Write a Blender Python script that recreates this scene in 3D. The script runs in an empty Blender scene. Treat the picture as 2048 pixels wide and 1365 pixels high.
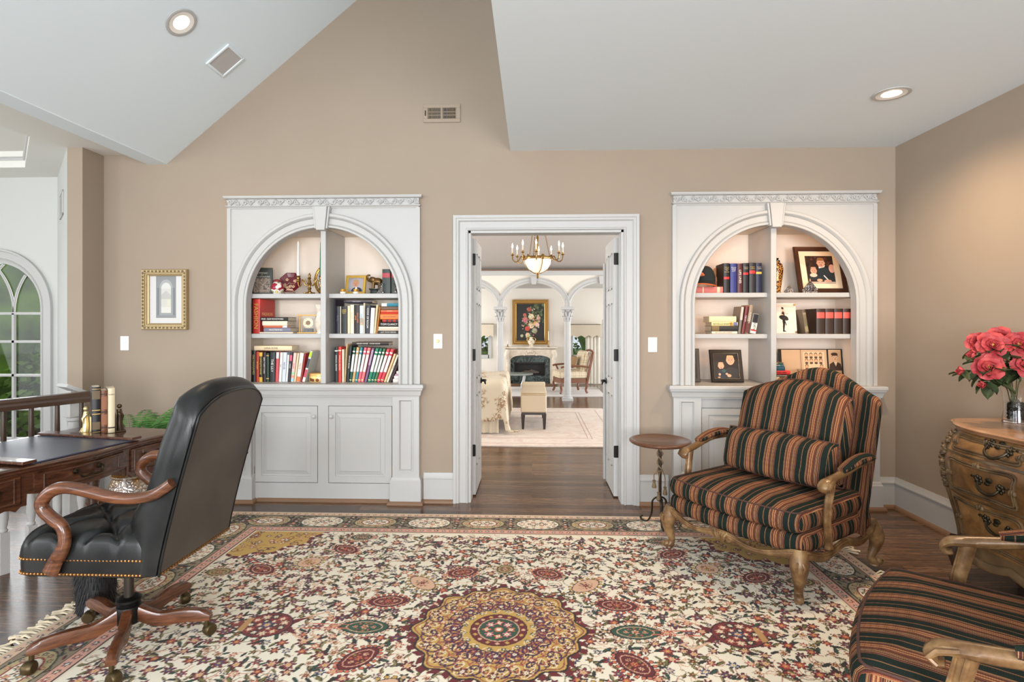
import bpy, bmesh, math, random
import numpy as np
from mathutils import Vector, Matrix, Euler
random.seed(7)
C = bpy.context.scene.collection
PI = math.pi
sin, cos = math.sin, math.cos
R = math.radians
# ---- photograph geometry: camera at the origin of x and y, height EYE, turned YAW off the back wall's normal
FOC, EYE, HOR, YAW = 1100.0, 1.385, 650.0, 0.0366
CA, SA = cos(YAW), sin(YAW)
def ray(px, py):
    u = (px-1024)/FOC
    return (u*CA-SA, CA+u*SA, (HOR-py)/FOC)
def at_y(px, py, Y):
    d = ray(px, py); t = Y/d[1]
    return Vector((d[0]*t, Y, EYE+d[2]*t))
def at_z(px, py, Z):
    d = ray(px, py); t = (Z-EYE)/d[2]
    return Vector((d[0]*t, d[1]*t, Z))
def at_x(px, py, X):
    d = ray(px, py); t = X/d[0]
    return Vector((X, d[1]*t, EYE+d[2]*t))
def lin(c):
    if isinstance(c, str):
        c = tuple(int(c[i:i+2], 16) for i in (0, 2, 4))
    r = []
    for v in c:
        v = v/255.0
        r.append(v/12.92 if v <= .04045 else ((v+.055)/1.055)**2.4)
    return tuple(r)
# ---- materials
MATS = {}
def mat(name, c=(200, 200, 200), rough=.5, metal=0, spec=.5, trans=0, ior=1.45, emit=None, es=0, coat=0, alpha=None):
    if name in MATS: return MATS[name]
    m = bpy.data.materials.new(name); m.use_nodes = True
    b = m.node_tree.nodes['Principled BSDF']
    b.inputs['Base Color'].default_value = (*lin(c), 1)
    b.inputs['Roughness'].default_value = rough
    b.inputs['Metallic'].default_value = metal
    b.inputs['Specular IOR Level'].default_value = spec
    b.inputs['IOR'].default_value = ior
    b.inputs['Transmission Weight'].default_value = trans
    b.inputs['Coat Weight'].default_value = coat
    if emit:
        b.inputs['Emission Color'].default_value = (*lin(emit), 1)
        b.inputs['Emission Strength'].default_value = es
    MATS[name] = m
    return m
class NT:
    def __init__(s, m): s.m = m; s.t = m.node_tree; s.b = s.t.nodes['Principled BSDF']
    def n(s, typ, **kw):
        x = s.t.nodes.new(typ)
        for k, v in kw.items():
            if hasattr(x, k): setattr(x, k, v)
        return x
    def l(s, a, b): s.t.links.new(a, b)
    def coord(s, out='Object', scale=(1, 1, 1), rot=(0, 0, 0), loc=(0, 0, 0)):
        tc = s.n('ShaderNodeTexCoord'); mp = s.n('ShaderNodeMapping')
        mp.inputs['Scale'].default_value = scale; mp.inputs['Rotation'].default_value = rot; mp.inputs['Location'].default_value = loc
        s.l(tc.outputs[out], mp.inputs['Vector']); return mp.outputs['Vector']
    def noise(s, vec, scale=5, detail=4, rough=.5, dist=0):
        x = s.n('ShaderNodeTexNoise'); x.inputs['Scale'].default_value = scale; x.inputs['Detail'].default_value = detail
        x.inputs['Roughness'].default_value = rough; x.inputs['Distortion'].default_value = dist
        s.l(vec, x.inputs['Vector']); return x
    def ramp(s, fac, stops, interp='LINEAR'):
        x = s.n('ShaderNodeValToRGB'); x.color_ramp.interpolation = interp
        e = x.color_ramp.elements
        while len(e) > 1: e.remove(e[-1])
        e[0].position = stops[0][0]; e[0].color = (*lin(stops[0][1]), 1)
        for p, c in stops[1:]:
            k = e.new(p); k.color = (*lin(c), 1)
        s.l(fac, x.inputs['Fac']); return x.outputs['Color']
    def mix(s, fac, a, b, mode='MIX'):
        x = s.n('ShaderNodeMix', data_type='RGBA', blend_type=mode)
        for sock, v in ((x.inputs[0], fac), (x.inputs[6], a), (x.inputs[7], b)):
            if isinstance(v, (int, float)): sock.default_value = v
            elif isinstance(v, tuple): sock.default_value = (*v, 1) if len(v) == 3 else v
            else: s.l(v, sock)
        return x.outputs[2]
    def math(s, op, a, b=None):
        x = s.n('ShaderNodeMath', operation=op)
        for i, v in enumerate((a, b)):
            if v is None: continue
            if isinstance(v, (int, float)): x.inputs[i].default_value = v
            else: s.l(v, x.inputs[i])
        return x.outputs[0]
    def bump(s, h, strength=.2, dist=.01):
        x = s.n('ShaderNodeBump'); x.inputs['Strength'].default_value = strength; x.inputs['Distance'].default_value = dist
        s.l(h, x.inputs['Height']); s.l(x.outputs[0], s.b.inputs['Normal'])
    def col(s, c): s.l(c, s.b.inputs['Base Color'])
def pmat(name, base, fn, **kw):
    if name in MATS: return MATS[name]
    m = mat(name, base, **kw); fn(NT(m)); return m
# ---- mesh builder
class MB:
    def __init__(s): s.v = []; s.f = []; s.sm = []; s.uv = None
    def add(s, vs, fs, M=None, smooth=True):
        b = len(s.v)
        for p in vs:
            p = Vector(p)
            s.v.append(M @ p if M else p)
        for f in fs:
            s.f.append([b+i for i in f]); s.sm.append(smooth)
        return s
    def box(s, x0, x1, y0, y1, z0, z1, M=None):
        if x0 > x1: x0, x1 = x1, x0
        if y0 > y1: y0, y1 = y1, y0
        if z0 > z1: z0, z1 = z1, z0
        v = [(x0, y0, z0), (x1, y0, z0), (x1, y1, z0), (x0, y1, z0), (x0, y0, z1), (x1, y0, z1), (x1, y1, z1), (x0, y1, z1)]
        f = [(0, 3, 2, 1), (4, 5, 6, 7), (0, 1, 5, 4), (1, 2, 6, 5), (2, 3, 7, 6), (3, 0, 4, 7)]
        return s.add(v, f, M, False)
    def rings(s, rings, close=True, cap=True, smooth=True, loop=False, M=None):
        """rings: list of equally long point lists; close: each ring is a loop; loop: last ring joins the first"""
        n = len(rings[0]); v = [p for r in rings for p in r]; f = []
        m = len(rings)
        for i in range(m if loop else m-1):
            for j in range(n if close else n-1):
                a = i*n+j; b = i*n+(j+1) % n; i2 = (i+1) % m
                f.append((a, b, i2*n+(j+1) % n, i2*n+j))
        if cap and close and not loop:
            f.append(tuple(range(n-1, -1, -1))); f.append(tuple((m-1)*n+j for j in range(n)))
        return s.add(v, f, M, smooth)
    def lathe(s, prof, n=24, M=None, cap=True, sx=1, sy=1):
        return s.rings([[(r*cos(2*PI*k/n)*sx, r*sin(2*PI*k/n)*sy, z) for k in range(n)] for r, z in prof], True, cap, True, False, M)
    def tube(s, pts, r, n=8, M=None, cap=True, loop=False, flat=None, up=None):
        """pts: path, r: radius or list of radii or (rw, rh) pairs; up: fixed reference"""
        pts = [Vector(p) for p in pts]; m = len(pts); out = []
        prev = None
        for i, p in enumerate(pts):
            if loop: t = pts[(i+1) % m]-pts[i-1]
            else: t = pts[min(i+1, m-1)]-pts[max(i-1, 0)]
            if t.length < 1e-9: t = Vector((0, 0, 1))
            t.normalize()
            if up is not None:
                w = t.cross(Vector(up))
                if w.length < 1e-4: w = t.cross(Vector((.3, 1, .2)))
            elif prev is None:
                w = t.cross(Vector((0, 0, 1)) if abs(t.z) < .9 else Vector((0, 1, 0)))
            else:
                w = prev-t*prev.dot(t)
            w.normalize(); prev = w; h = w.cross(t); h.normalize()
            q = r[i] if isinstance(r, list) else r
            rw, rh = q if isinstance(q, (list, tuple)) else (q, q)
            out.append([p+w*(rw*cos(2*PI*k/n))+h*(rh*sin(2*PI*k/n)) for k in range(n)])
        return s.rings(out, True, cap, True, loop, M)
    def ball(s, c, r, n=12, m=8, M=None):
        rx, ry, rz = r if isinstance(r, (tuple, list)) else (r, r, r)
        T = Matrix.Translation(Vector(c)); T = M @ T if M else T
        rg = []
        for i in range(m+1):
            a = -PI/2+PI*i/m
            rr = max(cos(a), 1e-3)
            rg.append([(rx*rr*cos(2*PI*k/n), ry*rr*sin(2*PI*k/n), rz*sin(a)) for k in range(n)])
        return s.rings(rg, True, True, True, False, T)
    def prism(s, poly, d0, d1, axis='y', M=None, smooth=False):
        """poly: 2-D outline; extruded along axis from d0 to d1. axis y: (x,z); z: (x,y); x: (y,z)"""
        def P(a, b, d): return {'y': (a, d, b), 'z': (a, b, d), 'x': (d, a, b)}[axis]
        n = len(poly)
        v = [P(a, b, d0) for a, b in poly]+[P(a, b, d1) for a, b in poly]
        f = [tuple(range(n)), tuple(range(2*n-1, n-1, -1))]
        base = len(s.v); s.add(v, f, M, False)
        for i in range(n):
            j = (i+1) % n; s.f.append([base+i, base+n+i, base+n+j, base+j]); s.sm.append(smooth)
        return s
    def sheet(s, fn, nu, nv, M=None, wrap_u=False, smooth=True):
        v = [fn(i/(nu if wrap_u else nu-1), j/(nv-1)) for j in range(nv) for i in range(nu)]
        f = []
        for j in range(nv-1):
            for i in range(nu if wrap_u else nu-1):
                k = (i+1) % nu
                f.append((j*nu+i, j*nu+k, (j+1)*nu+k, (j+1)*nu+i))
        return s.add(v, f, M, smooth)
    def pillow(s, w, d, h, M=None, n=14, p=.45, crown=0, m=None):
        """soft box (squircle in plan, rounded in section), centred, half-thickness h"""
        m = m or n
        def top(sg):
            def fn(u, v):
                a, b = 2*u-1, 2*v-1
                k = max(0, (1-abs(a)**4))**p*max(0, (1-abs(b)**4))**p
                return (a*w*(1-.03*(1-k)), b*d*(1-.03*(1-k)), sg*(h*k+crown*k*k))
            return fn
        s.sheet(top(1), n, m, M); 
        b = len(s.f); s.sheet(top(-1), n, m, M)
        for k in range(b, len(s.f)): s.f[k].reverse()
        return s
    def mesh(s, name, sharp=38, weld=1e-5):
        me = bpy.data.meshes.new(name)
        me.from_pydata([tuple(p) for p in s.v], [], s.f)
        bm = bmesh.new(); bm.from_mesh(me)
        for f, k in zip(bm.faces, s.sm): f.smooth = k
        if weld: bmesh.ops.remove_doubles(bm, verts=bm.verts, dist=weld)
        bmesh.ops.recalc_face_normals(bm, faces=bm.faces)
        if sharp:
            lim = R(sharp)
            for e in bm.edges:
                if len(e.link_faces) != 2 or e.calc_face_angle(0) > lim: e.smooth = False
        for f in bm.faces: f.smooth = True
        bm.to_mesh(me); bm.free(); me.update()
        return me
    def build(s, name, m=None, parent=None, bevel=0, sub=0, sharp=38, seg=2, loc=None, rot=None, solid=0, weld=1e-5):
        me = s.mesh(name, sharp, weld)
        o = bpy.data.objects.new(name, me); C.objects.link(o)
        if m:
            for q in (m if isinstance(m, (list, tuple)) else [m]): me.materials.append(q)
        if parent: o.parent = parent
        if loc: o.location = loc
        if rot: o.rotation_euler = rot
        if solid:
            k = o.modifiers.new('solid', 'SOLIDIFY'); k.thickness = solid; k.offset = 0
        if bevel:
            k = o.modifiers.new('bevel', 'BEVEL'); k.width = bevel; k.segments = seg; k.limit_method = 'ANGLE'; k.angle_limit = R(40)
            k.harden_normals = False
        if sub:
            k = o.modifiers.new('sub', 'SUBSURF'); k.levels = sub; k.render_levels = sub
        return o
def thing(name, label, cat, loc=(0, 0, 0), rz=0, group=None, rot=None):
    o = bpy.data.objects.new(name, None); C.objects.link(o); o.empty_display_size = .05
    o.location = loc; o.rotation_euler = rot if rot else (0, 0, rz)
    return tag(o, label, cat, group)
def tag(o, label, cat, group=None):
    o['label'] = label; o['category'] = cat
    if group: o['group'] = group
    return o
def struct(o):
    o['kind'] = 'structure'; return o
def dup(o, loc=None, rz=None, label=None, parent=None, name=None):
    c = o.copy(); C.objects.link(c)
    if parent: c.parent = parent
    for ch in list(o.children): dup(ch, parent=c)
    if loc is not None: c.location = loc
    if rz is not None: c.rotation_euler = (0, 0, rz)
    if label: c['label'] = label
    return c
def arc(cx, cy, r, a0, a1, n):
    return [(cx+r*cos(R(a0+(a1-a0)*i/n)), cy+r*sin(R(a0+(a1-a0)*i/n))) for i in range(n+1)]
def spline(pts, n=6):
    """Catmull-Rom through pts (tuples of any length)"""
    P = [np.array(p, float) for p in pts]; P = [2*P[0]-P[1]]+P+[2*P[-1]-P[-2]]
    out = []
    for i in range(1, len(P)-2):
        a, b, c, d = P[i-1:i+3]
        for k in range(n):
            t = k/n
            out.append(tuple(.5*((2*b)+(-a+c)*t+(2*a-5*b+4*c-d)*t*t+(-a+3*b-3*c+d)*t**3)))
    out.append(tuple(P[-2])); return out
def text(name, s, h, m, parent, loc, rot=(PI/2, 0, 0), align='CENTER', wide=1.0, ext=.0004, valign='CENTER', maxw=None):
    cu = bpy.data.curves.new(name, 'FONT'); cu.body = s; cu.size = h; cu.align_x = align; cu.align_y = valign
    cu.extrude = ext; cu.resolution_u = 2
    t = bpy.data.objects.new('tmp', cu)
    me = bpy.data.meshes.new_from_object(t)
    bpy.data.objects.remove(t); bpy.data.curves.remove(cu)
    xs = [v.co.x for v in me.vertices]
    if xs and maxw:
        w = max(xs)-min(xs)
        if w*wide > maxw: wide = maxw/w
    for v in me.vertices: v.co.x *= wide
    me.materials.append(m)
    o = bpy.data.objects.new(name, me); C.objects.link(o); o.parent = parent; o.location = loc; o.rotation_euler = rot
    return o
# ---- flat pictures: colours worked out per grid point and stored on the mesh
class Canvas:
    def __init__(s, w, h, res, bg=(255, 255, 255)):
        s.w, s.h = w, h; s.nx = int(round(w/res))+1; s.ny = int(round(h/res))+1
        s.x = np.linspace(-w/2, w/2, s.nx); s.y = np.linspace(-h/2, h/2, s.ny)
        s.a = np.empty((s.ny, s.nx, 3)); s.a[:] = bg
    def win(s, cx, cy, r):
        i0, i1 = np.searchsorted(s.x, [cx-r, cx+r]); j0, j1 = np.searchsorted(s.y, [cy-r, cy+r])
        if i0 >= i1 or j0 >= j1: return None
        X, Y = np.meshgrid(s.x[i0:i1]-cx, s.y[j0:j1]-cy)
        return X, Y, s.a[j0:j1, i0:i1]
    def ell(s, cx, cy, rx, ry=None, c=(0, 0, 0), ang=0, soft=0):
        ry = ry or rx
        w = s.win(cx, cy, max(rx, ry)*1.05+1e-9)
        if not w: return s
        X, Y, A = w; ca, sa = cos(ang), sin(ang)
        q = ((X*ca+Y*sa)/rx)**2+((-X*sa+Y*ca)/ry)**2
        if soft:
            k = np.clip((1-q)/soft, 0, 1)[..., None]; A[:] = A*(1-k)+np.array(c, float)*k
        else: A[q < 1] = c
        return s
    def rect(s, x0, y0, x1, y1, c):
        i0, i1 = np.searchsorted(s.x, [x0, x1]); j0, j1 = np.searchsorted(s.y, [y0, y1])
        s.a[j0:j1, i0:i1] = c; return s
    def poly(s, pts, c):
        pts = np.array(pts, float); cx, cy = (pts.min(0)+pts.max(0))/2; r = (pts.max(0)-pts.min(0)).max()/2+1e-6
        w = s.win(cx, cy, r)
        if not w: return s
        X, Y, A = w; X = X+cx; Y = Y+cy; ins = np.zeros(X.shape, bool); n = len(pts)
        for i in range(n):
            x1, y1 = pts[i]; x2, y2 = pts[(i+1) % n]
            if y1 == y2: continue
            cond = ((y1 > Y) != (y2 > Y)) & (X < (x2-x1)*(Y-y1)/(y2-y1)+x1); ins ^= cond
        A[ins] = c; return s
    def star(s, cx, cy, r, n, depth, c, ph=0):
        w = s.win(cx, cy, r*1.02)
        if not w: return s
        X, Y, A = w; q = np.hypot(X, Y); th = np.arctan2(Y, X)
        A[q < r*(1-depth*(.5+.5*np.cos(n*th+ph)))] = c; return s
    def line(s, pts, wd, c):
        for (x1, y1), (x2, y2) in zip(pts[:-1], pts[1:]):
            w = s.win((x1+x2)/2, (y1+y2)/2, max(abs(x2-x1), abs(y2-y1))/2+wd)
            if not w: continue
            X, Y, A = w; X = X+(x1+x2)/2; Y = Y+(y1+y2)/2; dx, dy = x2-x1, y2-y1; L = dx*dx+dy*dy+1e-12
            t = np.clip(((X-x1)*dx+(Y-y1)*dy)/L, 0, 1)
            A[np.hypot(X-x1-t*dx, Y-y1-t*dy) < wd/2] = c
        return s
    def build(s, name, parent=None, rough=.6, plane='xz', loc=(0, 0, 0), rot=(0, 0, 0), m=None, rows=None, thick=0):
        ny, nx = s.ny, s.nx
        X, Y = np.meshgrid(s.x, s.y)
        co = np.zeros((ny*nx, 3), np.float32); co[:, 0] = X.ravel()
        co[:, 2 if plane == 'xz' else 1] = Y.ravel()
        idx = np.arange(ny*nx).reshape(ny, nx)
        q = np.stack([idx[:-1, :-1], idx[:-1, 1:], idx[1:, 1:], idx[1:, :-1]], -1).reshape(-1, 4)
        me = bpy.data.meshes.new(name); n = len(q)
        me.vertices.add(ny*nx); me.vertices.foreach_set('co', co.ravel())
        me.loops.add(n*4); me.loops.foreach_set('vertex_index', q.ravel().astype(np.int32))
        me.polygons.add(n); me.polygons.foreach_set('loop_start', np.arange(0, n*4, 4, dtype=np.int32))
        try: me.polygons.foreach_set('loop_total', np.full(n, 4, np.int32))
        except Exception: pass
        me.update(calc_edges=True)
        at = me.color_attributes.new('paint', 'FLOAT_COLOR', 'POINT')
        a = np.clip(s.a.reshape(-1, 3)/255, 0, 1); l = np.where(a <= .04045, a/12.92, ((a+.055)/1.055)**2.4)
        at.data.foreach_set('color', np.concatenate([l, np.ones((len(l), 1))], 1).astype(np.float32).ravel())
        me.materials.append(m or paint_mat(rough))
        o = bpy.data.objects.new(name, me); C.objects.link(o); o.location = loc; o.rotation_euler = rot
        if parent: o.parent = parent
        return o
def paint_mat(rough=.6):
    k = 'printed_surface_%d' % int(rough*100)
    if k in MATS: return MATS[k]
    def fn(t):
        v = t.n('ShaderNodeVertexColor'); v.layer_name = 'paint'; t.col(v.outputs['Color'])
    return pmat(k, (200, 200, 200), fn, rough=rough)
# ================= materials of the room
def f_wall(t):
    v = t.coord('Object'); n = t.noise(v, 3, 3); n2 = t.noise(v, 260, 2)
    c = t.mix(n.outputs['Fac'], lin((161, 146, 130)), lin((156, 141, 125)))
    t.col(c); t.bump(n2.outputs['Fac'], .12, .002)
M_WALL = pmat('tan_wall_paint', (185, 164, 140), f_wall, rough=.85, spec=.2)
M_CEIL = mat('ceiling_white', (228, 238, 242), .9, spec=.2)
M_TRIM = mat('white_trim_paint', (183, 182, 179), .42)
M_GREY = mat('pale_grey_paint', (198, 199, 195), .85, spec=.2)
M_CREAM = mat('cream_wall_paint', (222, 215, 203), .85, spec=.2)
M_VAULT = mat('taupe_vault_paint', (176, 168, 160), .9, spec=.2)
M_NICHE = mat('niche_beige_paint', (236, 224, 210), .7, spec=.3)
def f_floor(t):
    v = t.coord('Object')
    br = t.n('ShaderNodeTexBrick'); br.offset = .37; br.offset_frequency = 2; br.squash = 1
    br.inputs['Scale'].default_value = 1; br.inputs['Brick Width'].default_value = 1.3; br.inputs['Row Height'].default_value = .083
    br.inputs['Mortar Size'].default_value = .0012; br.inputs['Mortar Smooth'].default_value = .4; br.inputs['Bias'].default_value = 0
    br.inputs['Color1'].default_value = (0, 0, 0, 1); br.inputs['Color2'].default_value = (1, 1, 1, 1); br.inputs['Mortar'].default_value = (.5, .5, .5, 1)
    t.l(v, br.inputs['Vector'])
    g = t.noise(t.coord('Object', (2.2, 34, 1)), 2.2, 6, .62, .6)
    g2 = t.noise(t.coord('Object', (9, 210, 1)), 2, 3, .6)
    c1 = t.ramp(g.outputs['Fac'], [(.25, (76, 52, 37)), (.5, (118, 88, 66)), (.72, (162, 130, 103))])
    c2 = t.ramp(br.outputs['Color'], [(0, (160, 150, 140)), (1, (255, 250, 242))])
    c = t.mix(1, c1, c2, 'MULTIPLY')
    c = t.mix(t.ramp(g2.outputs['Fac'], [(.35, (255, 255, 255)), (.5, (0, 0, 0))]), c, lin((58, 40, 29)))
    c = t.mix(br.outputs['Fac'], c, lin((38, 26, 19)))
    t.col(c); t.bump(g2.outputs['Fac'], .08, .002)
    r = t.math('MULTIPLY_ADD', g.outputs['Fac'], .22); t.l(r, t.b.inputs['Roughness'])
    r.node.inputs[2].default_value = .08
M_FLOOR = pmat('dark_oak_boards', (90, 62, 45), f_floor, rough=.3)
M_SHOE = mat('brown_shoe_mould', (128, 98, 74), .5)
M_BLACK = mat('black_iron', (26, 25, 24), .4, .6)
M_BRASS = mat('aged_brass', (152, 120, 70), .34, .9)
M_GLASS = mat('clear_glass', (255, 255, 255), .02, trans=1, ior=1.45)
def f_pane(t):
    tr = t.n('ShaderNodeBsdfTransparent'); gl = t.n('ShaderNodeBsdfGlossy'); gl.inputs['Roughness'].default_value = .02
    mx = t.n('ShaderNodeMixShader'); mx.inputs[0].default_value = .03
    t.l(tr.outputs[0], mx.inputs[1]); t.l(gl.outputs[0], mx.inputs[2])
    out = [n for n in t.t.nodes if n.type == 'OUTPUT_MATERIAL'][0]; t.l(mx.outputs[0], out.inputs['Surface'])
M_PANE = pmat('window_pane_glass', (255, 255, 255), f_pane)

YW = 4.27           # face of the wall with the bookcases
XR, XL = 2.75, -3.417
XV = -.17           # where the vault stops and the flat ceiling begins
ZF = 2.735          # flat ceiling
SL = .832           # slope of the vault
XB = -2.9           # foot of the vault
def vault(x): return 2.667+SL*(x-XB)
CXL, CXR, BHALF = -1.635, 1.835, .76    # bookcase centres
DX0, DX1, DZ = -.525, .775, 2.125       # doorway opening
DX0 = at_y(937, 700, YW).x; DX1 = at_y(1247, 700, YW).x
DZ = at_y(1092, 461, YW).z
def wall_with_openings(mb, x0, x1, bot, top, openings, d0, d1, extra=(), step=.05):
    """openings: (xa, xb, sill, fn(x)->head). One prism per vertical strip."""
    xs = {x0, x1, *extra}
    for xa, xb, sill, head in openings:
        n = 1 if head(xa+1e-6) == head((xa+xb)/2) else max(8, int((xb-xa)/step))
        for i in range(n+1): xs.add(xa+(xb-xa)*(.5-.5*cos(PI*i/n)))
    xs = sorted(x for x in xs if x0-1e-9 <= x <= x1+1e-9)
    for a, b in zip(xs[:-1], xs[1:]):
        if b-a < 1e-5: continue
        m = (a+b)/2; e = 1e-6
        o = [q for q in openings if q[0] < m < q[1]]
        if not o:
            mb.prism([(a, bot), (b, bot), (b, top(b-e)), (a, top(a+e))], d0, d1)
        else:
            xa, xb, sill, head = o[0]
            if sill > bot+1e-4: mb.prism([(a, bot), (b, bot), (b, sill), (a, sill)], d0, d1)
            mb.prism([(a, head(a+e)), (b, head(b-e)), (b, top(b-e)), (a, top(a+e))], d0, d1)
# ================= floor
mb = MB(); mb.box(-6.6, 4.6, -3.4, 13.2, -.1, 0)
struct(mb.build('floor', M_FLOOR, weld=0))
# ================= wall with the bookcases and the doorway
def top_main(x): return ZF+.06 if x > XV else (vault(x)+.05 if x > XB else 2.78)
mb = MB()
nic = lambda c: (c-.725, c+.725, 0, lambda x: 2.2)
wall_with_openings(mb, XL-.05, XR+.1, 0, top_main, [nic(CXL), nic(CXR), (DX0, DX1, 0, lambda x: DZ)], YW, YW+.12, extra=(XB, XV))
struct(mb.build('wall_back', M_WALL, sharp=20))
mb = MB(); mb.box(XR, XR+.12, -3.3, YW+.12, 0, ZF+.1)
struct(mb.build('wall_right', M_WALL, weld=0))
mb = MB(); mb.prism([(XL, YW+.1), (XL, 4.06), (-3.537, 4.06), (-3.537, YW+.1)], 0, ZF, 'z')
struct(mb.build('wall_pillar', M_WALL, weld=0))
mb = MB(); mb.prism([(-3.537, 4.06), (-4.334, 4.87), (-4.25, 4.96), (-3.537, 4.235)], 0, ZF, 'z')
struct(mb.build('wall_diagonal', M_GREY, weld=0))
# wall of the stair bay with the arched window
WX0, WX1, WSP, WSILL = -5.36, -4.475, 1.54, .3
WC = (WX0+WX1)/2; WR = (WX1-WX0)/2
mb = MB()
wall_with_openings(mb, -6.5, -4.30, 0, lambda x: ZF+.05, [(WX0, WX1, WSILL, lambda x: WSP+math.sqrt(max(0, WR*WR-(x-WC)**2)))], 4.87, 4.99)
struct(mb.build('wall_stair_bay', M_GREY, sharp=20))
# left and rear walls, out of the picture, with the tall windows that light the room
mb = MB()
for y0, y1, z0, z1 in ((-3.3, -2.2, 0, 2.8), (-.2, 1.0, 0, 2.8), (3.6, 4.99, 0, 2.8), (-2.2, -.2, 0, .5), (-2.2, -.2, 2.45, 2.8), (1.0, 3.6, 0, .35), (1.0, 3.6, 2.45, 2.8)):
    mb.box(-6.6, -6.5, y0, y1, z0, z1)
struct(mb.build('wall_left', M_GREY, weld=0))
mb = MB()
wall_with_openings(mb, -6.6, XR+.12, 0, lambda x: 5.05 if x < XV+.1 and x > XB-.2 else 2.8, [(-5.6, -3.6, .5, lambda x: 2.4), (-2.6, -.4, .35, lambda x: 2.5), (.5, 2.3, .5, lambda x: 2.4)], -3.42, -3.3, extra=(XV+.1, XB-.2))
struct(mb.build('wall_rear', M_WALL, sharp=20))
# ================= ceilings
mb = MB()
mb.prism([(XB, vault(XB)), (XV, vault(XV)), (XV, vault(XV)+.1), (XB-.05, vault(XB)+.1)], -3.35, YW, 'y')
struct(mb.build('ceiling_vault', M_CEIL, weld=0))
mb = MB(); mb.box(XV, XR, -3.35, YW, ZF, ZF+.1)
struct(mb.build('ceiling_flat', M_CEIL, weld=0))
mb = MB(); mb.box(XV, XV+.08, -3.35, YW, ZF+.1, vault(XV)+.1)
struct(mb.build('wall_vault_side', M_CEIL, weld=0))
mb = MB(); mb.prism([(-3.06, 2.662), (XB, 2.662), (XB, 2.83), (-3.06, 2.83)], -3.35, YW, 'y')
struct(mb.build('ceiling_beam', M_CEIL, weld=0))
oct_ = [(-4.344, 4.558), (-3.6, 3.814), (-3.6, 2.3), (-4.3, 1.6), (-5.6, 1.6), (-6.2, 2.3), (-6.2, 3.814), (-5.5, 4.558)]
rect_ = [(-4.344, 4.99), (-3.06, 4.99), (-3.06, 2.3), (-3.06, -3.35), (-5.6, -3.35), (-6.55, -3.35), (-6.55, 3.814), (-6.55, 4.99)]
mb = MB(); n = 8
v = [(x, y, ZF) for x, y in oct_]+[(x, y, ZF) for x, y in rect_]+[(x, y, ZF+.17) for x, y in oct_]+[(x, y, ZF+.17) for x, y in rect_]
f = []
for i in range(n):
    j = (i+1) % n
    f += [(i, j, n+j, n+i), (i, 2*n+i, 2*n+j, j), (2*n+i, 3*n+i, 3*n+j, 2*n+j), (n+i, n+j, 3*n+j, 3*n+i)]
mb.add(v, f, None, False); mb.prism(oct_, ZF+.14, ZF+.2, 'z')
struct(mb.build('ceiling_stair_bay', mat('bay_ceiling_white', (226, 225, 218), .9, spec=.2), weld=0))
mb = MB()
mb.tube([(x, y, ZF+.075) for x, y in oct_], .018, 6, loop=True)
struct(mb.build('trim_7', M_TRIM))
# ================= baseboards
def base(name, a, b, y=True, h=.232):
    """skirting from point a to b on the floor; the room lies to the left of a->b seen from above"""
    a, b = Vector((*a, 0)), Vector((*b, 0)); d = (b-a); L = d.length; d.normalize(); nrm = Vector((-d.y, d.x, 0))
    M = Matrix((( d.x, nrm.x, 0, a.x), (d.y, nrm.y, 0, a.y), (0, 0, 1, 0), (0, 0, 0, 1)))
    mb = MB(); prof = [(0, .0), (.016, 0), (.016, h-.05), (.022, h-.046), (.022, h-.038), (.014, h-.022), (.010, h), (0, h)]
    mb.rings([[(s, p, z) for p, z in prof] for s in (0, L)], True, True, False, False, M)
    o = struct(mb.build(name, M_TRIM, sharp=20, weld=0))
    mb = MB(); prof = [(.016, 0), (.036, 0), (.034, .012), (.027, .022), (.016, .026)]
    mb.rings([[(s, p, z) for p, z in prof] for s in (0, L)], True, True, False, False, M)
    mb.build('shoe_mould', M_SHOE, o, weld=0)
base('baseboard_back', (DX0-.115, YW), (CXL+BHALF+.03, YW))
base('baseboard_back.001', (CXR-BHALF-.03, YW), (DX1+.115, YW))
base('baseboard_back.002', (CXL-BHALF-.03, YW), (XL, YW))
base('baseboard_back.003', (XR, YW), (CXR+BHALF+.03, YW))
base('baseboard_right', (XR, -3.2), (XR, YW))
base('baseboard_pillar', (XL, YW), (XL, 4.06))
# ================= door casing and jamb
def casing(name, x0, x1, zt, y, out=-1, m=M_TRIM):
    prof = [(0, -.004), (0, .012), (.006, .02), (.014, .02), (.02, .012), (.066, .012), (.076, .026), (.092, .026), (.094, .034), (.116, .034), (.116, -.004)]
    mb = MB()
    mb.rings([[(x+nx*o, y+out*d, z+nz*o) for o, d in prof] for x, z, nx, nz in ((x0, 0, -1, 0), (x0, zt, -1, 1), (x1, zt, 1, 1), (x1, 0, 1, 0))], True, True, False)
    return struct(mb.build(name, m, weld=0))
casing('trim_1', DX0, DX1, DZ, YW)
mb = MB()
for xe, s in ((DX0, 1), (DX1, -1)): mb.box(xe-s*.012, xe+s*.018, YW-.002, YW+.135, 0, DZ)
mb.box(DX0, DX1, YW-.002, YW+.135, DZ-.018, DZ+.01)
struct(mb.build('trim_2', M_TRIM, weld=0))
casing('trim_3', DX0, DX1, DZ, YW+.135, 1)
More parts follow.
